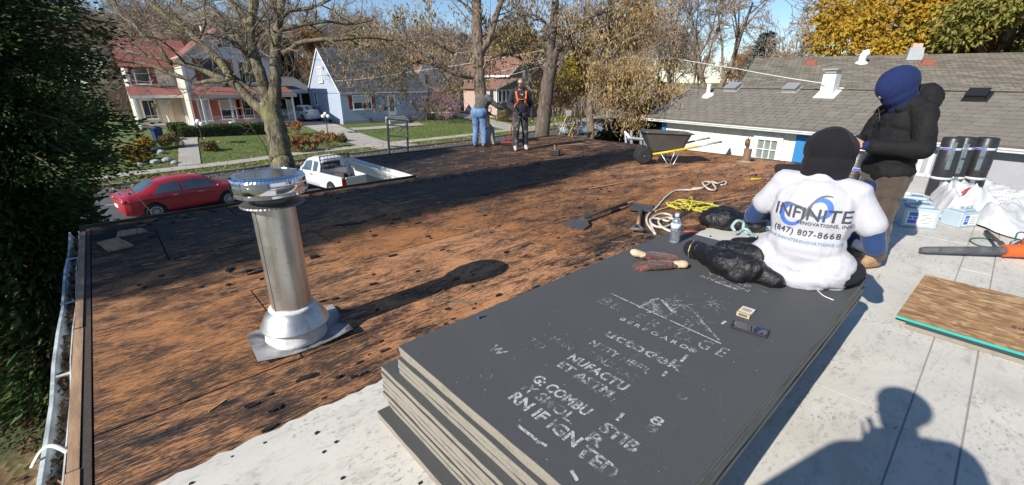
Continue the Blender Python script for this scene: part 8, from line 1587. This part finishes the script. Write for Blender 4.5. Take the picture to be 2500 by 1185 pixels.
# ---------------------------------------------------------------- the workers' tools
bt_ = g(1243, 357, 0); top = DD(1266, 222, 10.15); br = thing('push_broom', 'red handled push broom with black bristles held by the sweeping man', 'broom', (bt_.x, bt_.y, 0)); o = br.location.copy(); mb = MB(); mb.tube([bt_ + Vector((0, 0, .12)), top], .014, 8); part('handle', mb, M('red_lacquer', (.55, .05, .03), .4, .08, 8, 0, 20), br, off=o)
dv = Vector((_ca, -_sa, 0)); mb = MB(); RB = Matrix.Rotation(-AZ, 3, 'Z'); mb.box(bt_ + Vector((0, 0, .10)), (.42, .07, .045), RB); part('broom_head', mb, M('red_broom_block', (.3, .04, .03), .6, .1, 8, 0, 20), br, off=o); mb = MB()
for i in range(28):
    for j in range(4): q = bt_ + dv * (-.2 + i * .0148) + Vector((_sa, _ca, 0)) * (-.028 + j * .019); mb.box(q + ZV * .043, (.011, .012, .08), RB, taper=.7)
part('bristles', mb, m_black, br, off=o, kind='stuff'); mb = MB()
for s in (-1, 1): mb.tube([bt_ + dv * s * .12 + ZV * .12, bt_ + (top - bt_) * .18 + ZV * .1], .007, 5)
part('brace', mb, m_dullsteel, br, off=o)
sb, stp = g(1193, 352, 0.02), DD(1194, 264, 11.2); sh = thing('scoop_shovel', 'wide grey scoop shovel with yellow shaft held upright by the bending man', 'shovel', (sb.x, sb.y, 0)); o = sh.location.copy(); ax = (stp - sb).normalized(); mid = sb + ax * .42; mb = MB(); mb.tube([mid - ax * .05, stp - ax * .14], .017, 8); part('shaft', mb, M('yellow_shaft', (.6, .45, .05), .5, .1, 8, 0, 20), sh, off=o)
q = stp - ax * .14; mb = MB(); mb.tube([q, q + dv * .055 + ax * .06, stp + dv * .055, stp - dv * .055, q - dv * .055 + ax * .06, q], .014, 6); part('grip', mb, m_dullsteel, sh, off=o)
mb = MB(); fw2_ = Vector((_sa, _ca, 0)); NN = 8
for i in range(NN + 1):
    f = i / NN
    for j in range(9): s = (j - 4) / 4; wd = .17 * (1 - .25 * f ** 3); mb.v.append(tuple(sb + ax * (.44 * f) + dv * s * wd - fw2_ * (.05 * s * s + .03 * math.sin(f * 3.1) - .03)))
mb.f = [(i * 9 + j, i * 9 + j + 1, (i + 1) * 9 + j + 1, (i + 1) * 9 + j) for i in range(NN) for j in range(8)]; k0 = len(mb.v); mb.v += [tuple(Vector(v) + fw2_ * .004) for v in mb.v]; mb.f += [tuple(k0 + t for t in reversed(f)) for f in mb.f]; mb.m = [0] * len(mb.f); part('scoop', mb, m_metalgrey, sh, off=o, smooth=True)
# ---------------------------------------------------------------- rolls of roofing, canisters, tarpaulin, blower, boards on the right
m_roll = NT('black_roofing_roll_film'); co = m_roll.coord(); nn_ = m_roll.noise(m_roll.coord(scale=(1, 1, 9)), 9, 5, .6); m_roll.color(m_roll.mix(nn_, (.010, .010, .011), (.035, .035, .037))).set(Roughness=m_roll.math('MULTIPLY_ADD', nn_, .5, .12)).bump(nn_, .5, .006); m_roll = m_roll.m
m_rprint = m_worn_white('grey_blue_roll_print', .38, .12, .3); m_rprint.node_tree.nodes['Principled BSDF'].inputs['Base Color'].default_value = (.12, .16, .18, 1); m_bandw = M('white_wrap_tape', (.55, .57, .55), .4, .15, 14, 0, 20); m_bandb = M('blue_wrap_tape', (.03, .12, .5), .4, .1, 14, 0, 20); m_bandr = M('red_wrap_tape', (.5, .06, .04), .4, .1, 14, 0, 20)
def roof_roll(label, loc, rz, H=1.0, r=.142, seed=0, tilt=0.0):
    t = thing('roofing_roll', label, 'roofing roll', loc, rz, 'rolls of black roofing standing on end'); t.rotation_euler = (0, tilt, rz); rg = random.Random(seed); mb = MB(); mb.lathe([(.04, .0), (r - .008, .0), (r, .01), (r, H - .012), (r - .01, H), (.05, H - .004), (.045, H - .1)], 40); mb.v = [(x * (1 + .012 * math.sin(3 * math.atan2(y, x) + z * 5)), y * (1 + .012 * math.sin(2 * math.atan2(y, x) + z * 4)), z) for x, y, z in mb.v]; part('roll', mb, m_roll, t, auto=50)
    for z, mt, h in ((H * .8, m_bandw, .032), (H * .3, m_bandw, .034)): mb = MB(); mb.lathe([(r * 1.022, z), (r * 1.022, z + h)], 40); part('tape_band', mb, mt, t, smooth=True)
    def patch(a0, a1, z0, z1, mt, off, nm): 
        mb = MB(); n = 10
        for i in range(n + 1): a = a0 + (a1 - a0) * i / n; mb.v += [(math.cos(a) * (r * 1.022 + off), math.sin(a) * (r * 1.022 + off), z0), (math.cos(a) * (r * 1.022 + off), math.sin(a) * (r * 1.022 + off), z1)]
        mb.f = [(2 * i, 2 * i + 2, 2 * i + 3, 2 * i + 1) for i in range(n)]; mb.m = [0] * n; part(nm, mb, mt, t, smooth=True)
    a0 = rg.uniform(0, 6.28)
    for k in range(3): patch(a0 + k * 2.1, a0 + k * 2.1 + 1.1, H * .8 + .007, H * .8 + .028, m_bandb, .0015, 'blue_tape'); patch(a0 + k * 2.1, a0 + k * 2.1 + 1.1, H * .8 + .001, H * .8 + .007, m_bandr, .0015, 'red_tape')
    for k in range(4):
        a = k * 1.57 + rg.uniform(-.2, .2)
        for z in (.06, .36, .55): zz_ = z + rg.uniform(-.04, .04); patch(a, a + .42, zz_, zz_ + .19, m_rprint, .001, 'printed_patch')
    return t
rc = Vector((8.86, .33, .012)); 
for k, lb in ((-1, 'black roofing roll, leftmost of the three by the white tarpaulin'), (0, 'black roofing roll, middle one of the three by the white tarpaulin'), (1, 'black roofing roll, rightmost of the three by the white tarpaulin')): roof_roll(lb, tuple(rc + dv * k * .238 + Vector((_sa, _ca, 0)) * (.04 if k == 0 else -.02)), k * 1.3, .82, .117, k + 5)
roof_roll('black roofing roll standing half hidden between the seated man and the standing man', tuple(DD(2092, 480, 5.6) * Vector((1, 1, 0)) + Vector((0, 0, .012)) if False else (5.72, .98, .012)), .4, .86, .15, 11)
mb = MB(); c = Vector((9.1, 2.45, .16)); lr = thing('roofing_roll', 'black roofing roll lying on its side beyond the hooded head of the seated man', 'roofing roll', (c.x, c.y, .012), rad(-40)); mb.lathe([(.02, -.3), (.07, -.3), (.075, -.28), (.075, .28), (.07, .3), (.02, .3)], 30, (0, 0, .075), Matrix.Rotation(rad(90), 3, 'Y')); part('roll', mb, m_roll, lr, auto=50)
m_can = M('pale_blue_grey_plastic', (.38, .46, .52), .5, .06, 4, .05, 20); m_lab = M('white_canister_label', (.74, .74, .74), .5, .04, 6, 0, 20)
def canister(label, loc, rot, s=1.0):
    t = thing('canister', label, 'canister', loc, 0, 'pale blue plastic canisters by the tarpaulin'); t.rotation_euler = rot; s *= .85; t.scale = (s, s, s); mb = MB(); mb.bx(-.15, .15, -.19, .19, 0, .26); mb.bx(-.11, .11, -.13, .13, .26, .30); part('canister_body', mb, m_can, t, bevel=.03); mb = MB(); mb.lathe([(.045, .29), (.045, .33), (.001, .335)], 16, (.04, .08, 0)); part('cap', mb, m_trim, t, auto=40); mb = MB(); mb.tube([(-.06, -.1, .29), (-.06, -.08, .34), (-.06, .04, .34), (-.06, .06, .29)], .013, 6); part('handle', mb, m_can, t, smooth=True)
    mb = MB(); mb.bx(-.1535, -.151, -.14, .15, .04, .22); lb_ = part('label_sheet', mb, m_lab, t)
    for y0, y1, z0, z1 in ((.04, .13, .16, .21), (.04, .08, .12, .15), (.09, .13, .12, .15), (.04, .13, .06, .11)): mb = MB(); mb.bx(-.1555, -.1538, y0, y1, z0, z1); part('blue_block', mb, m_bandb, lb_)
    for k in range(4): mb = MB(); mb.bx(-.1552, -.1538, -.12, .0, .07 + .035 * k, .078 + .035 * k); part('print_line', mb, p_grey, lb_)
canister('pale blue canister with white and blue label standing nearest the brown trousers', (6.62, .46, .012), (0, 0, rad(25))); canister('pale blue canister behind the first one, label half in shade', (7.05, .56, .012), (0, 0, rad(15))); canister('smaller pale blue canister touching the white tarpaulin', (7.0, .12, .012), (0, 0, rad(60)), .8)
# tarpaulin
def m_tarp():
    t = NT('white_plastic_tarpaulin'); co = t.coord(); n = t.noise(co, 3, 5); w = t.noise(co, 14, 4, .6, .8); t.color(t.mix(n, (.52, .52, .51), (.62, .62, .615))).set(Roughness=.45); return t.bump(w, .35, .03).m
mb = MB(); N1, N2 = 150, 90; P0 = Vector((6.55, .36, .012)); 
def tarp_h(x, y):
    q = Vector((x * 2.3, y * 3.1, 3.3)); q += noise.noise_vector(q * .7) * .8; r1 = 1 - abs(noise.noise(q)) * 1.9; q2 = Vector((x * 5.5 + 3, y * 7, 7.7)); q2 += noise.noise_vector(q2 * .5) * .9; r2 = 1 - abs(noise.noise(q2)) * 2.0; return max(0, r1) * .13 + max(0, r2) * .035
outl = [(2200 + 72, 497), (2270, 470), (2300, 462), (2340, 470), (2400, 462), (2460, 478), (2540, 495), (2600, 560), (2560, 590), (2480, 584), (2420, 566), (2380, 545), (2340, 536), (2300, 534), (2276, 520)]
poly = [G(*p, .03) for p in outl]; ctr_ = sum(poly, Vector()) / len(poly)
rings_ = 26; M_ = 160; per = [(poly[i], poly[(i + 1) % len(poly)]) for i in range(len(poly))]; seg = [(b - a).length for a, b in per]; tot = sum(seg); bpts = []
for k in range(M_):
    s_ = tot * k / M_; i = 0
    while s_ > seg[i]: s_ -= seg[i]; i += 1
    a, b = per[i]; bpts.append(a.lerp(b, s_ / seg[i]))
for r_i in range(rings_ + 1):
    f = 1 - r_i / rings_
    for k in range(M_):
        p = ctr_.lerp(bpts[k], f); x, y = p.x + .04 * noise.noise(Vector((p.x * 4, p.y * 4, 1))) * (1 - f * .3), p.y + .04 * noise.noise(Vector((p.x * 4, p.y * 4, 5))); edge = min(1, (1 - f) * 4.5 + .1); left = 1 + .7 * math.exp(-((p.x - 7.6) ** 2 + (p.y - .25) ** 2) / .12); mb.v.append((x, y, .016 + (tarp_h(x, y) * 1.15 + .07) * edge * left))
mb.f = [(i * M_ + k, i * M_ + (k + 1) % M_, (i + 1) * M_ + (k + 1) % M_, (i + 1) * M_ + k) for i in range(rings_) for k in range(M_)]; mb.m = [0] * len(mb.f)
if (Vector(mb.v[1]) - Vector(mb.v[0])).cross(Vector(mb.v[M_]) - Vector(mb.v[0])).z < 0: mb.f = [tuple(reversed(f)) for f in mb.f]
tp_ = tag(part('tarpaulin', mb, m_tarp(), smooth=True), 'crumpled bright white tarpaulin heaped in front of the black rolls', 'tarpaulin')
mb = MB(); q = [G(x, y, .30) for x, y in ((2352, 470), (2368, 462), (2390, 463), (2405, 472))]; mb.tube(smooth_path(q), .02, 6); tag(part('red_hose', mb, M('red_rubber', (.45, .05, .03), .5, .1, 10, 0, 20), smooth=True), 'red hose looping over the back of the white tarpaulin', 'hose')
# leaf blower
b0, b1 = Vector((5.46, .27, .06)), Vector((5.90, -.26, .09)); lb = thing('leaf_blower', 'orange leaf blower with long grey nozzle lying on the membrane at the right edge', 'leaf blower', (b1.x, b1.y, .012)); o = lb.location.copy(); d = (b1 - b0).normalized(); mb = MB(); mb.tube([b0, b0.lerp(b1, .06), b0.lerp(b1, .5), b1], [.024, .032, .036, .040], 16); mb.v = mb.v; part('nozzle', mb, M('scuffed_grey_plastic', (.065, .065, .07), .5, .15, 6, .1, 30, dirt=(.4, .4, .39), dirt_amt=.25, dirt_scale=9), lb, off=o, auto=50)
m_or = M('orange_plastic', (.72, .12, .025), .4, .08, 6, .05, 30); mb = MB(); mb.tube([b1 - d * .01, b1 + d * .12, b1 + d * .2], [.056, .06, .07], 16); part('orange_sleeve', mb, m_or, lb, off=o, auto=50)
mb = MB(); c = b1 + d * .36 + Vector((0, 0, .06)); mb.cap(c - d * .1, c + d * .1, .12, .13); part('orange_housing', mb, m_or, lb, off=o, smooth=True); mb = MB(); c = b1 + d * .24 + Vector((-.12, -.1, .03)); RD = Matrix.Rotation(math.atan2(d.y, d.x), 3, 'Z'); mb.box(c, (.2, .16, .12), RD); mb.box(c + Vector((-.05, -.05, -.06)), (.16, .14, .05), RD)
for k in range(7): mb.box(c + d * (-.08 + .026 * k) + ZV * .01, (.008, .175, .12), RD)
part('engine_block', mb, m_dullsteel, lb, off=o); mb = MB(); c = b1 + d * .16; mb.tube([c + ZV * .05, c + ZV * .16, c + d * .16 + ZV * .2, c + d * .3 + ZV * .17], .018, 8); part('carry_handle', mb, m_black, lb, off=o, smooth=True)
p0, p1 = g(2408, 566, .05), g(2438, 590, .1); mb = MB(); mb.tube([p0, p1], [.02, .016], 8); tr_ = thing('hand_trowel', 'brown wooden handled hand tool resting behind the leaf blower', 'hand tool', (p0.x, p0.y, .012)); part('handle', mb, m_dwood, tr_, off=tr_.location.copy(), smooth=True); mb = MB(); d_ = (p1 - p0).normalized(); mb.box(p1 + d_ * .1, (.2, .05, .006), Matrix.Rotation(math.atan2(d_.y, d_.x), 3, 'Z')); part('blade', mb, m_dullsteel, tr_, off=tr_.location.copy())
rope('thin dark green cord curling over the membrane behind the blower', [[g(2375, 582, .02), g(2368, 588, .02), g(2390, 600, .02), g(2430, 604, .02), g(2465, 600, .03), g(2490, 590, .05), g(2510, 580, .05)], [g(2375, 582, .02), g(2400, 582, .02), g(2440, 590, .03)]], .006, M('dark_green_cord', (.02, .10, .07), .6, .1, 20, 0, 20), 'cord', 'cord')
mb = MB(); q = [G(x, y, .16) for x, y in ((2478, 588), (2484, 570), (2500, 568), (2512, 578))]; mb.tube(smooth_path(q), .006, 6); tag(part('green_wire_loop', mb, M('green_wire', (.03, .12, .09), .5, .1, 20, 0, 20), smooth=True), 'loop of green wire standing above the blower handle', 'wire loop')
# oriented strand board on a dark underlay
def m_osb():
    t = NT('oriented_strand_board'); co = t.coord(world=True, scale=(1, 1, 1)); dst = t.new('VectorMath', operation='ADD'); t.link(t.coord(world=True, scale=(36, 15, 1), rot=(0, 0, .1)), dst.inputs[0]); dn = t.new('VectorMath', operation='SCALE'); dn.inputs['Scale'].default_value = 1.6; t.link(t.noise(t.coord(world=True, scale=(6, 6, 6)), 1.0, 2, out=1), dn.inputs[0]); t.link(dn.outputs[0], dst.inputs[1]); v = t.vor(dst.outputs[0], 1.0, out='Color'); v2 = t.vor(t.coord(world=True, scale=(30, 16, 1), loc=(3, 8, 0), rot=(0, 0, -.6)), 1.0, out='Color'); b1 = t.new('RGBToBW'); t.link(v, b1.inputs[0]); b2 = t.new('RGBToBW'); t.link(v2, b2.inputs[0]); mixv = t.math('ADD', t.math('MULTIPLY', b1.outputs[0], .6), t.math('MULTIPLY', b2.outputs[0], .4))
    c = t.ramp(mixv, [(.2, (.22, .115, .05)), (.45, (.33, .185, .082)), (.6, (.40, .24, .11)), (.8, (.54, .37, .20))]); f = t.noise(t.coord(world=True, scale=(140, 20, 1)), 1, 4); c = t.hsv(c, v=t.math('MULTIPLY_ADD', f, .4, .8)); dk = t.noise(t.coord(world=True, scale=(18, 5, 1)), 1.3, 4); c = t.mix(t.ramp(dk, [(.66, 0), (.72, .7)]), c, (.09, .05, .03))
    return t.color(c).set(Roughness=.75).bump(mixv, .3, .003).m
m_teal = M('teal_painted_edge', (.02, .42, .36), .5, .08, 14, .1, 30); ob = MB(); c4 = [G(2187, 773, .05), G(2258, 672, .05), G(2520, 740, .05), G(2560, 905, .05)]; A_, B_ = c4[0], c4[1]; du = (B_ - A_); sd_ = Vector((du.y, -du.x, 0)).normalized() * 1.9; A_.z = B_.z = 0; pl = [A_, A_ + sd_, B_ + sd_, B_]
zb_ = .042; q_ = [Vector((p.x, p.y, zb_)) for p in pl]; ob.v = [tuple(p) for p in q_] + [(p.x, p.y, zb_ + .016) for p in q_]; ob.f = [(3, 2, 1, 0), (4, 5, 6, 7), (0, 1, 5, 4), (1, 2, 6, 5), (2, 3, 7, 6), (3, 0, 4, 7)]; ob.m = [0, 0, 1, 1, 1, 0]
osb = tag(part('strand_board', ob, [m_osb(), m_teal]), 'tan oriented strand board sheet with teal edge lying on the membrane', 'board')
me = text_mesh('50', .06, 'LEFT', .002); pp = G(2468, 800, zb_ + .016); me.transform(Matrix.Translation((pp.x, pp.y, zb_ + .0172)) @ Matrix.Rotation(math.atan2(sd_.y, sd_.x), 4, 'Z')); finish('stamped_lettering', me, M('faded_black_stamp', (.08, .05, .035), .8, .2, 30, 0, 20), osb)
e = -du.normalized() * .055 + sd_.normalized() * .06; mb = MB(); q_ = [p + e for p in (A_, A_ + sd_, B_ + sd_ + du * .0, B_)]; mb.v = [(p.x, p.y, .013) for p in q_] + [(p.x, p.y, .0405) for p in q_]; mb.f = list(ob.f); mb.m = [0, 0, 1, 1, 1, 1]; tag(part('fibreboard_sheet', mb, [m_fib, m_fibe]), 'dark fibreboard sheet lying under the tan strand board', 'fibreboard')
# ---------------------------------------------------------------- ladders at the roof edge
def ladder(label, a, b, w, rungs, mat, foot, name='ladder', rail=.03, first=.25, extra=None):
    """a: left rail top, b: right rail top, foot: offset from top to bottom"""
    t = thing(name, label, 'ladder', tuple(Vector(a) + Vector(foot)), 0); o = t.location.copy()
    for p in (a, b): mb = MB(); mb.tube([Vector(p), Vector(p) + Vector(foot)], rail, 6, flat=.6); part('rail', mb, mat, t, off=o)
    for k in range(rungs): f = first * (k + .5) / Vector(foot).length; p = Vector(a) + Vector(foot) * f; q = Vector(b) + Vector(foot) * f; mb = MB(); mb.tube([p, q], rail * .55, 6); part('rung', mb, mat, t, off=o)
    for e in (extra or []): mb = MB(); mb.tube([Vector(p) for p in e[1]], e[2], 6); part(e[0], mb, mat, t, off=o)
    return t
a, b = V(946, 292, 9.5), V(994, 297, 9.55); ladder('aluminium ladder top with splayed arms sticking up over the left roof edge', a, b + Vector((0, 0, 0)), .4, 9, m_alu, (.25, .9, -4.1), extra=[('top_bar', [a + Vector((-.02, 0, .02)), b + Vector((.02, 0, .02))], .02), ('brace', [b + Vector((0, 0, -.05)), V(975, 322, 9.5)], .014), ('brace', [a + Vector((.02, 0, -.2)), V(955, 320, 9.5)], .014)])
a, b = V(1384, 284, 9.8), V(1406, 291, 9.75); ladder('yellow fibreglass ladder with white top caps leaning at the far roof edge', a, b, .35, 3, M('yellow_fibreglass', (.66, .56, .08), .5, .1, 8, 0, 20), (-1.0, 1.2, -4.0), extra=None, rail=.022, first=.5)
mb = MB(); cc = V(1388, 275, 9.8); mb.box(cc - ZV * .06, (.17, .06, .10), RB); mb.box(cc + ZV * .03, (.2, .03, .09), RB); tag(part('sign_board', mb, m_metalgrey), 'small white board fixed above the yellow ladder at the far roof edge', 'sign board')
wf = [U(x, y, 10.62) for x, y in ((1526, 322), (1533, 356), (1541, 319), (1542, 357), (1565, 322), (1566, 358), (1574, 342), (1573, 358))]; fr = thing('ladder_bracket', 'white ladder stand off bracket over the roof edge left of the wheelbarrow', 'ladder bracket', tuple(wf[1])); o = fr.location.copy()
for i in range(0, 8, 2): mb = MB(); mb.tube([wf[i], wf[i + 1] - ZV * .3], .035, 6); part('upright', mb, m_alu, fr, off=o)
mb = MB(); mb.tube([U(1532, 338, 10.62), U(1575, 341, 10.62)], .045, 6); mb.tube([wf[0], U(1538, 338, 10.62)], .025, 6); part('cross_bar', mb, m_alu, fr, off=o)
# ---------------------------------------------------------------- street furniture and garden things
m_globe = M('white_lamp_globe', (.78, .77, .74), .35, .05, 5, 0, 20)
def globe_lamp(label, base, h):
    t = thing('globe_lamp_post', label, 'lamp post', tuple(base), 0, 'garden lamp posts with white globes'); mb = MB(); mb.lathe([(.16, 0), (.16, .06), (.07, .12), (.045, .3), (.035, h - .2), (.05, h - .15), (.03, h)], 10); part('post', mb, M('dark_lamp_post', (.05, .055, .06), .5, .1, 8, 0, 20), t, auto=40)
    for k in range(4): a = k * 1.571 + .5; x, y = .3 * math.cos(a), .3 * math.sin(a); mb = MB(); mb.tube([(0, 0, h - .18), (x * .6, y * .6, h - .22), (x, y, h - .1)], .016, 6); arm = part('arm', mb, m_dullsteel, t); mb = MB(); mb.ell((x, y, h + .06), (.155, .155, .155), None, 18, 12); part('globe', mb, m_globe, arm, smooth=True)
    mb = MB(); mb.ell((0, 0, h + .26), (.155, .155, .155), None, 18, 12); part('globe', mb, m_globe, t, smooth=True)
q = V(800, 322, 41.5); globe_lamp('white globe lamp post by the driveway of the blue house', (q.x, q.y, zt(q.x, q.y)), V(790, 286, 41.5).z - zt(q.x, q.y)); q = V(501, 372, 40.5); globe_lamp('white globe lamp post before the hedge of the old house', (q.x, q.y, zt(q.x, q.y)), V(489, 305, 40.5).z - zt(q.x, q.y))
q = G(392, 358, -3.0); t = thing('wheelie_bin', 'dark blue wheelie bin standing by the garden path of the old house', 'bin', (q.x, q.y, zt(q.x, q.y)), .3); mb = MB(); mb.box((0, 0, .45), (.5, .55, .9), taper=1.15); part('bin_body', mb, M('dark_blue_plastic', (.015, .03, .11), .45, .08, 5, 0, 20), t, bevel=.03); mb = MB(); mb.box((0, 0, .95), (.64, .7, .08)); part('lid', mb, M('blue_bin_lid', (.04, .08, .25), .4, .08, 5, 0, 20), t, bevel=.03)
m_stone = M('pale_garden_stone', (.36, .35, .34), .9, .25, 4, .3, 20); rg = random.Random(3)
for i, (px, py, s) in enumerate(((352, 385, .3), (375, 378, .4), (395, 382, .32), (408, 392, .3), (380, 396, .3), (425, 395, .24), (345, 400, .26))):
    q = G(px, py, -3.2); mb = MB(); mb.ell((0, 0, s * .3), (s, s * .8, s * .6), None, 9, 6); mb.v = [tuple(Vector(v) * (1 + .25 * noise.noise(Vector(v) * 3 + Vector((i, 0, 0))))) for v in mb.v]; tag(part('garden_stone', mb, m_stone, loc=(q.x, q.y, zt(q.x, q.y))), 'pale stone in the rockery near the blue bin, ' + ['left in the middle row', 'largest, next to the bin', 'just left of the bin', 'nearest the path', 'nearest the pavement', 'farthest right', 'farthest left by the cedar'][i], 'stone', 'stones of the rockery')
for px, lb in ((568, 'white flower urn on the porch wall of the old house, left one'), (622, 'white flower urn at the right end of the porch')):
    q = V(px, 312, 46.6); mb = MB(); mb.lathe([(.1, 0), (.14, .04), (.06, .12), (.08, .2), (.2, .42), (.24, .5), (.2, .5), (.17, .4)], 14); tag(part('flower_urn', mb, m_globe, smooth=True, loc=(q.x, q.y, q.z)), lb, 'urn')
q = V(462, 290, 46.9); mb = MB(); mb.tube([(0, 0, 0), (0, -.5, .35)], .02, 5); fg = thing('garden_flag', 'furled tan and red flag hanging beside the wing door of the old house', 'flag', tuple(V(372, 262, 49.2))); part('pole', mb, m_trim, fg); mb = MB(); N = 10
for i in range(N + 1): f = i / N; mb.v += [(.02 * math.sin(f * 6), -.45 + .1 * f, .32 - f * .9), (.28 * (1 - .5 * f) + .03 * math.sin(f * 9), -.4 + .12 * f, .25 - f * .9)]
mb.f = [(2 * i, 2 * i + 1, 2 * i + 3, 2 * i + 2) for i in range(N)]; mb.m = [0] * N; part('cloth', mb, M('faded_flag_cloth', (.5, .3, .14), .8, .3, 6, 0, 20), fg, smooth=True)
q = G(194, 556, S); t = thing('traffic_cone', 'orange traffic cone by the street beyond the gutter corner', 'traffic cone', (q.x, q.y, S)); t.scale = (.75, .75, .6); mb = MB(); mb.bx(-.2, .2, -.2, .2, 0, .04); part('foot', mb, m_or, t); mb = MB(); mb.lathe([(.15, .04), (.04, .72), (.03, .73)], 16); part('cone', mb, m_or, t, auto=40)
def wire(label, pts, r, mat, sag=0.0, cat='overhead wire', group='overhead wires along the street'):
    P = []; 
    for a, b in zip(pts, pts[1:]):
        for k in range(12): f = k / 12; p = Vector(a).lerp(Vector(b), f); p.z -= sag * 4 * f * (1 - f); P.append(p)
    P.append(Vector(pts[-1])); mb = MB(); mb.tube(P, r, 5); return tag(part('overhead_wire', mb, mat), label, cat, group)
wire('dark cable passing in front of the old house and the blue house', [V(330, 208, 31), V(640, 226, 32), V(1140, 224, 34)], .016, m_black, .1); wire('upper dark wire crossing the charcoal roof', [V(560, 132, 31), V(1180, 158, 35)], .011, m_black, .2); wire('pale wire slanting up across the charcoal roof', [V(818, 198, 40), V(985, 178, 36), V(1350, 118, 24)], .012, m_globe, .1); wire('pale wire beside the leaning trunk', [V(1180, 196, 30), V(1345, 155, 22), V(1440, 105, 18)], .011, m_globe, .1); wire('second pale wire beside the leaning trunk', [V(1200, 178, 30), V(1360, 135, 22)], .010, m_globe, .1)
wire('white service wire running to the flue box of the cream building', [DD(1590, 132, 18.5), DD(1800, 168, 14.5), DD(2012, 204, 11.2)], .011, m_globe, .02); wire('white wire dropping to the rake of the cream building roof', [DD(1525, 172, 17), DD(1590, 215, 15.8), DD(1642, 238, 14.9)], .012, m_globe, .03)
for (a, b, lb) in (((196, 402), (288, 492), 'left guy cable slanting to the street behind the cedar'), ((300, 440), (372, 522), 'right guy cable crossing the rear of the red sedan')): wire(lb, [G(*a, S + 3.0), G(*b, S + .6)], .012, m_alu, 0, 'guy cable', 'guy cables by the red sedan')
m_pole = M('weathered_utility_pole', (.27, .23, .19), .9, .2, 4, .2, 30)
for px, dist, zt_, lb in ((1939, 52, 6.9, 'wooden utility pole with crossarm above the far roof'), (1832, 70, 8.4, 'wooden utility pole beside the blue spruce')):
    r = ray(px, 225); h = Vector((r.x, r.y)).normalized() * dist; t = thing('utility_pole', lb, 'utility pole', (h.x, h.y, -2.5), -AZ, 'utility poles beyond the roofs'); H = zt_ + 2.5; mb = MB(); mb.tube([(0, 0, 0), (0, 0, H)], [.17, .12], 8); part('pole', mb, m_pole, t); mb = MB(); mb.box((-.75, -.12, H - .35), (2.0, .12, .14)); mb.tube([(-.9, -.12, H - .4), (-.1, -.12, H - 1.2)], .03, 5); part('crossarm', mb, m_pole, t)
    for x in (-1.6, -1.0, .1): mb = MB(); mb.lathe([(.03, 0), (.06, .08), (.04, .16), (.001, .18)], 8, (x, -.12, H - .28)); part('insulator', mb, m_metalgrey, t, smooth=True)
    if px == 1832: mb = MB(); mb.tube([(0, -.1, H - 2.4), (-1.6, -.1, H - 1.0), (-3.0, -.1, H - .35), (-4.0, -.1, H - .25)], .06, 6); part('lamp_arm', mb, m_metalgrey, t, smooth=True); mb = MB(); mb.ell((-4.5, -.1, H - .27), (.55, .2, .14)); part('lamp_head', mb, m_globe, t, smooth=True)
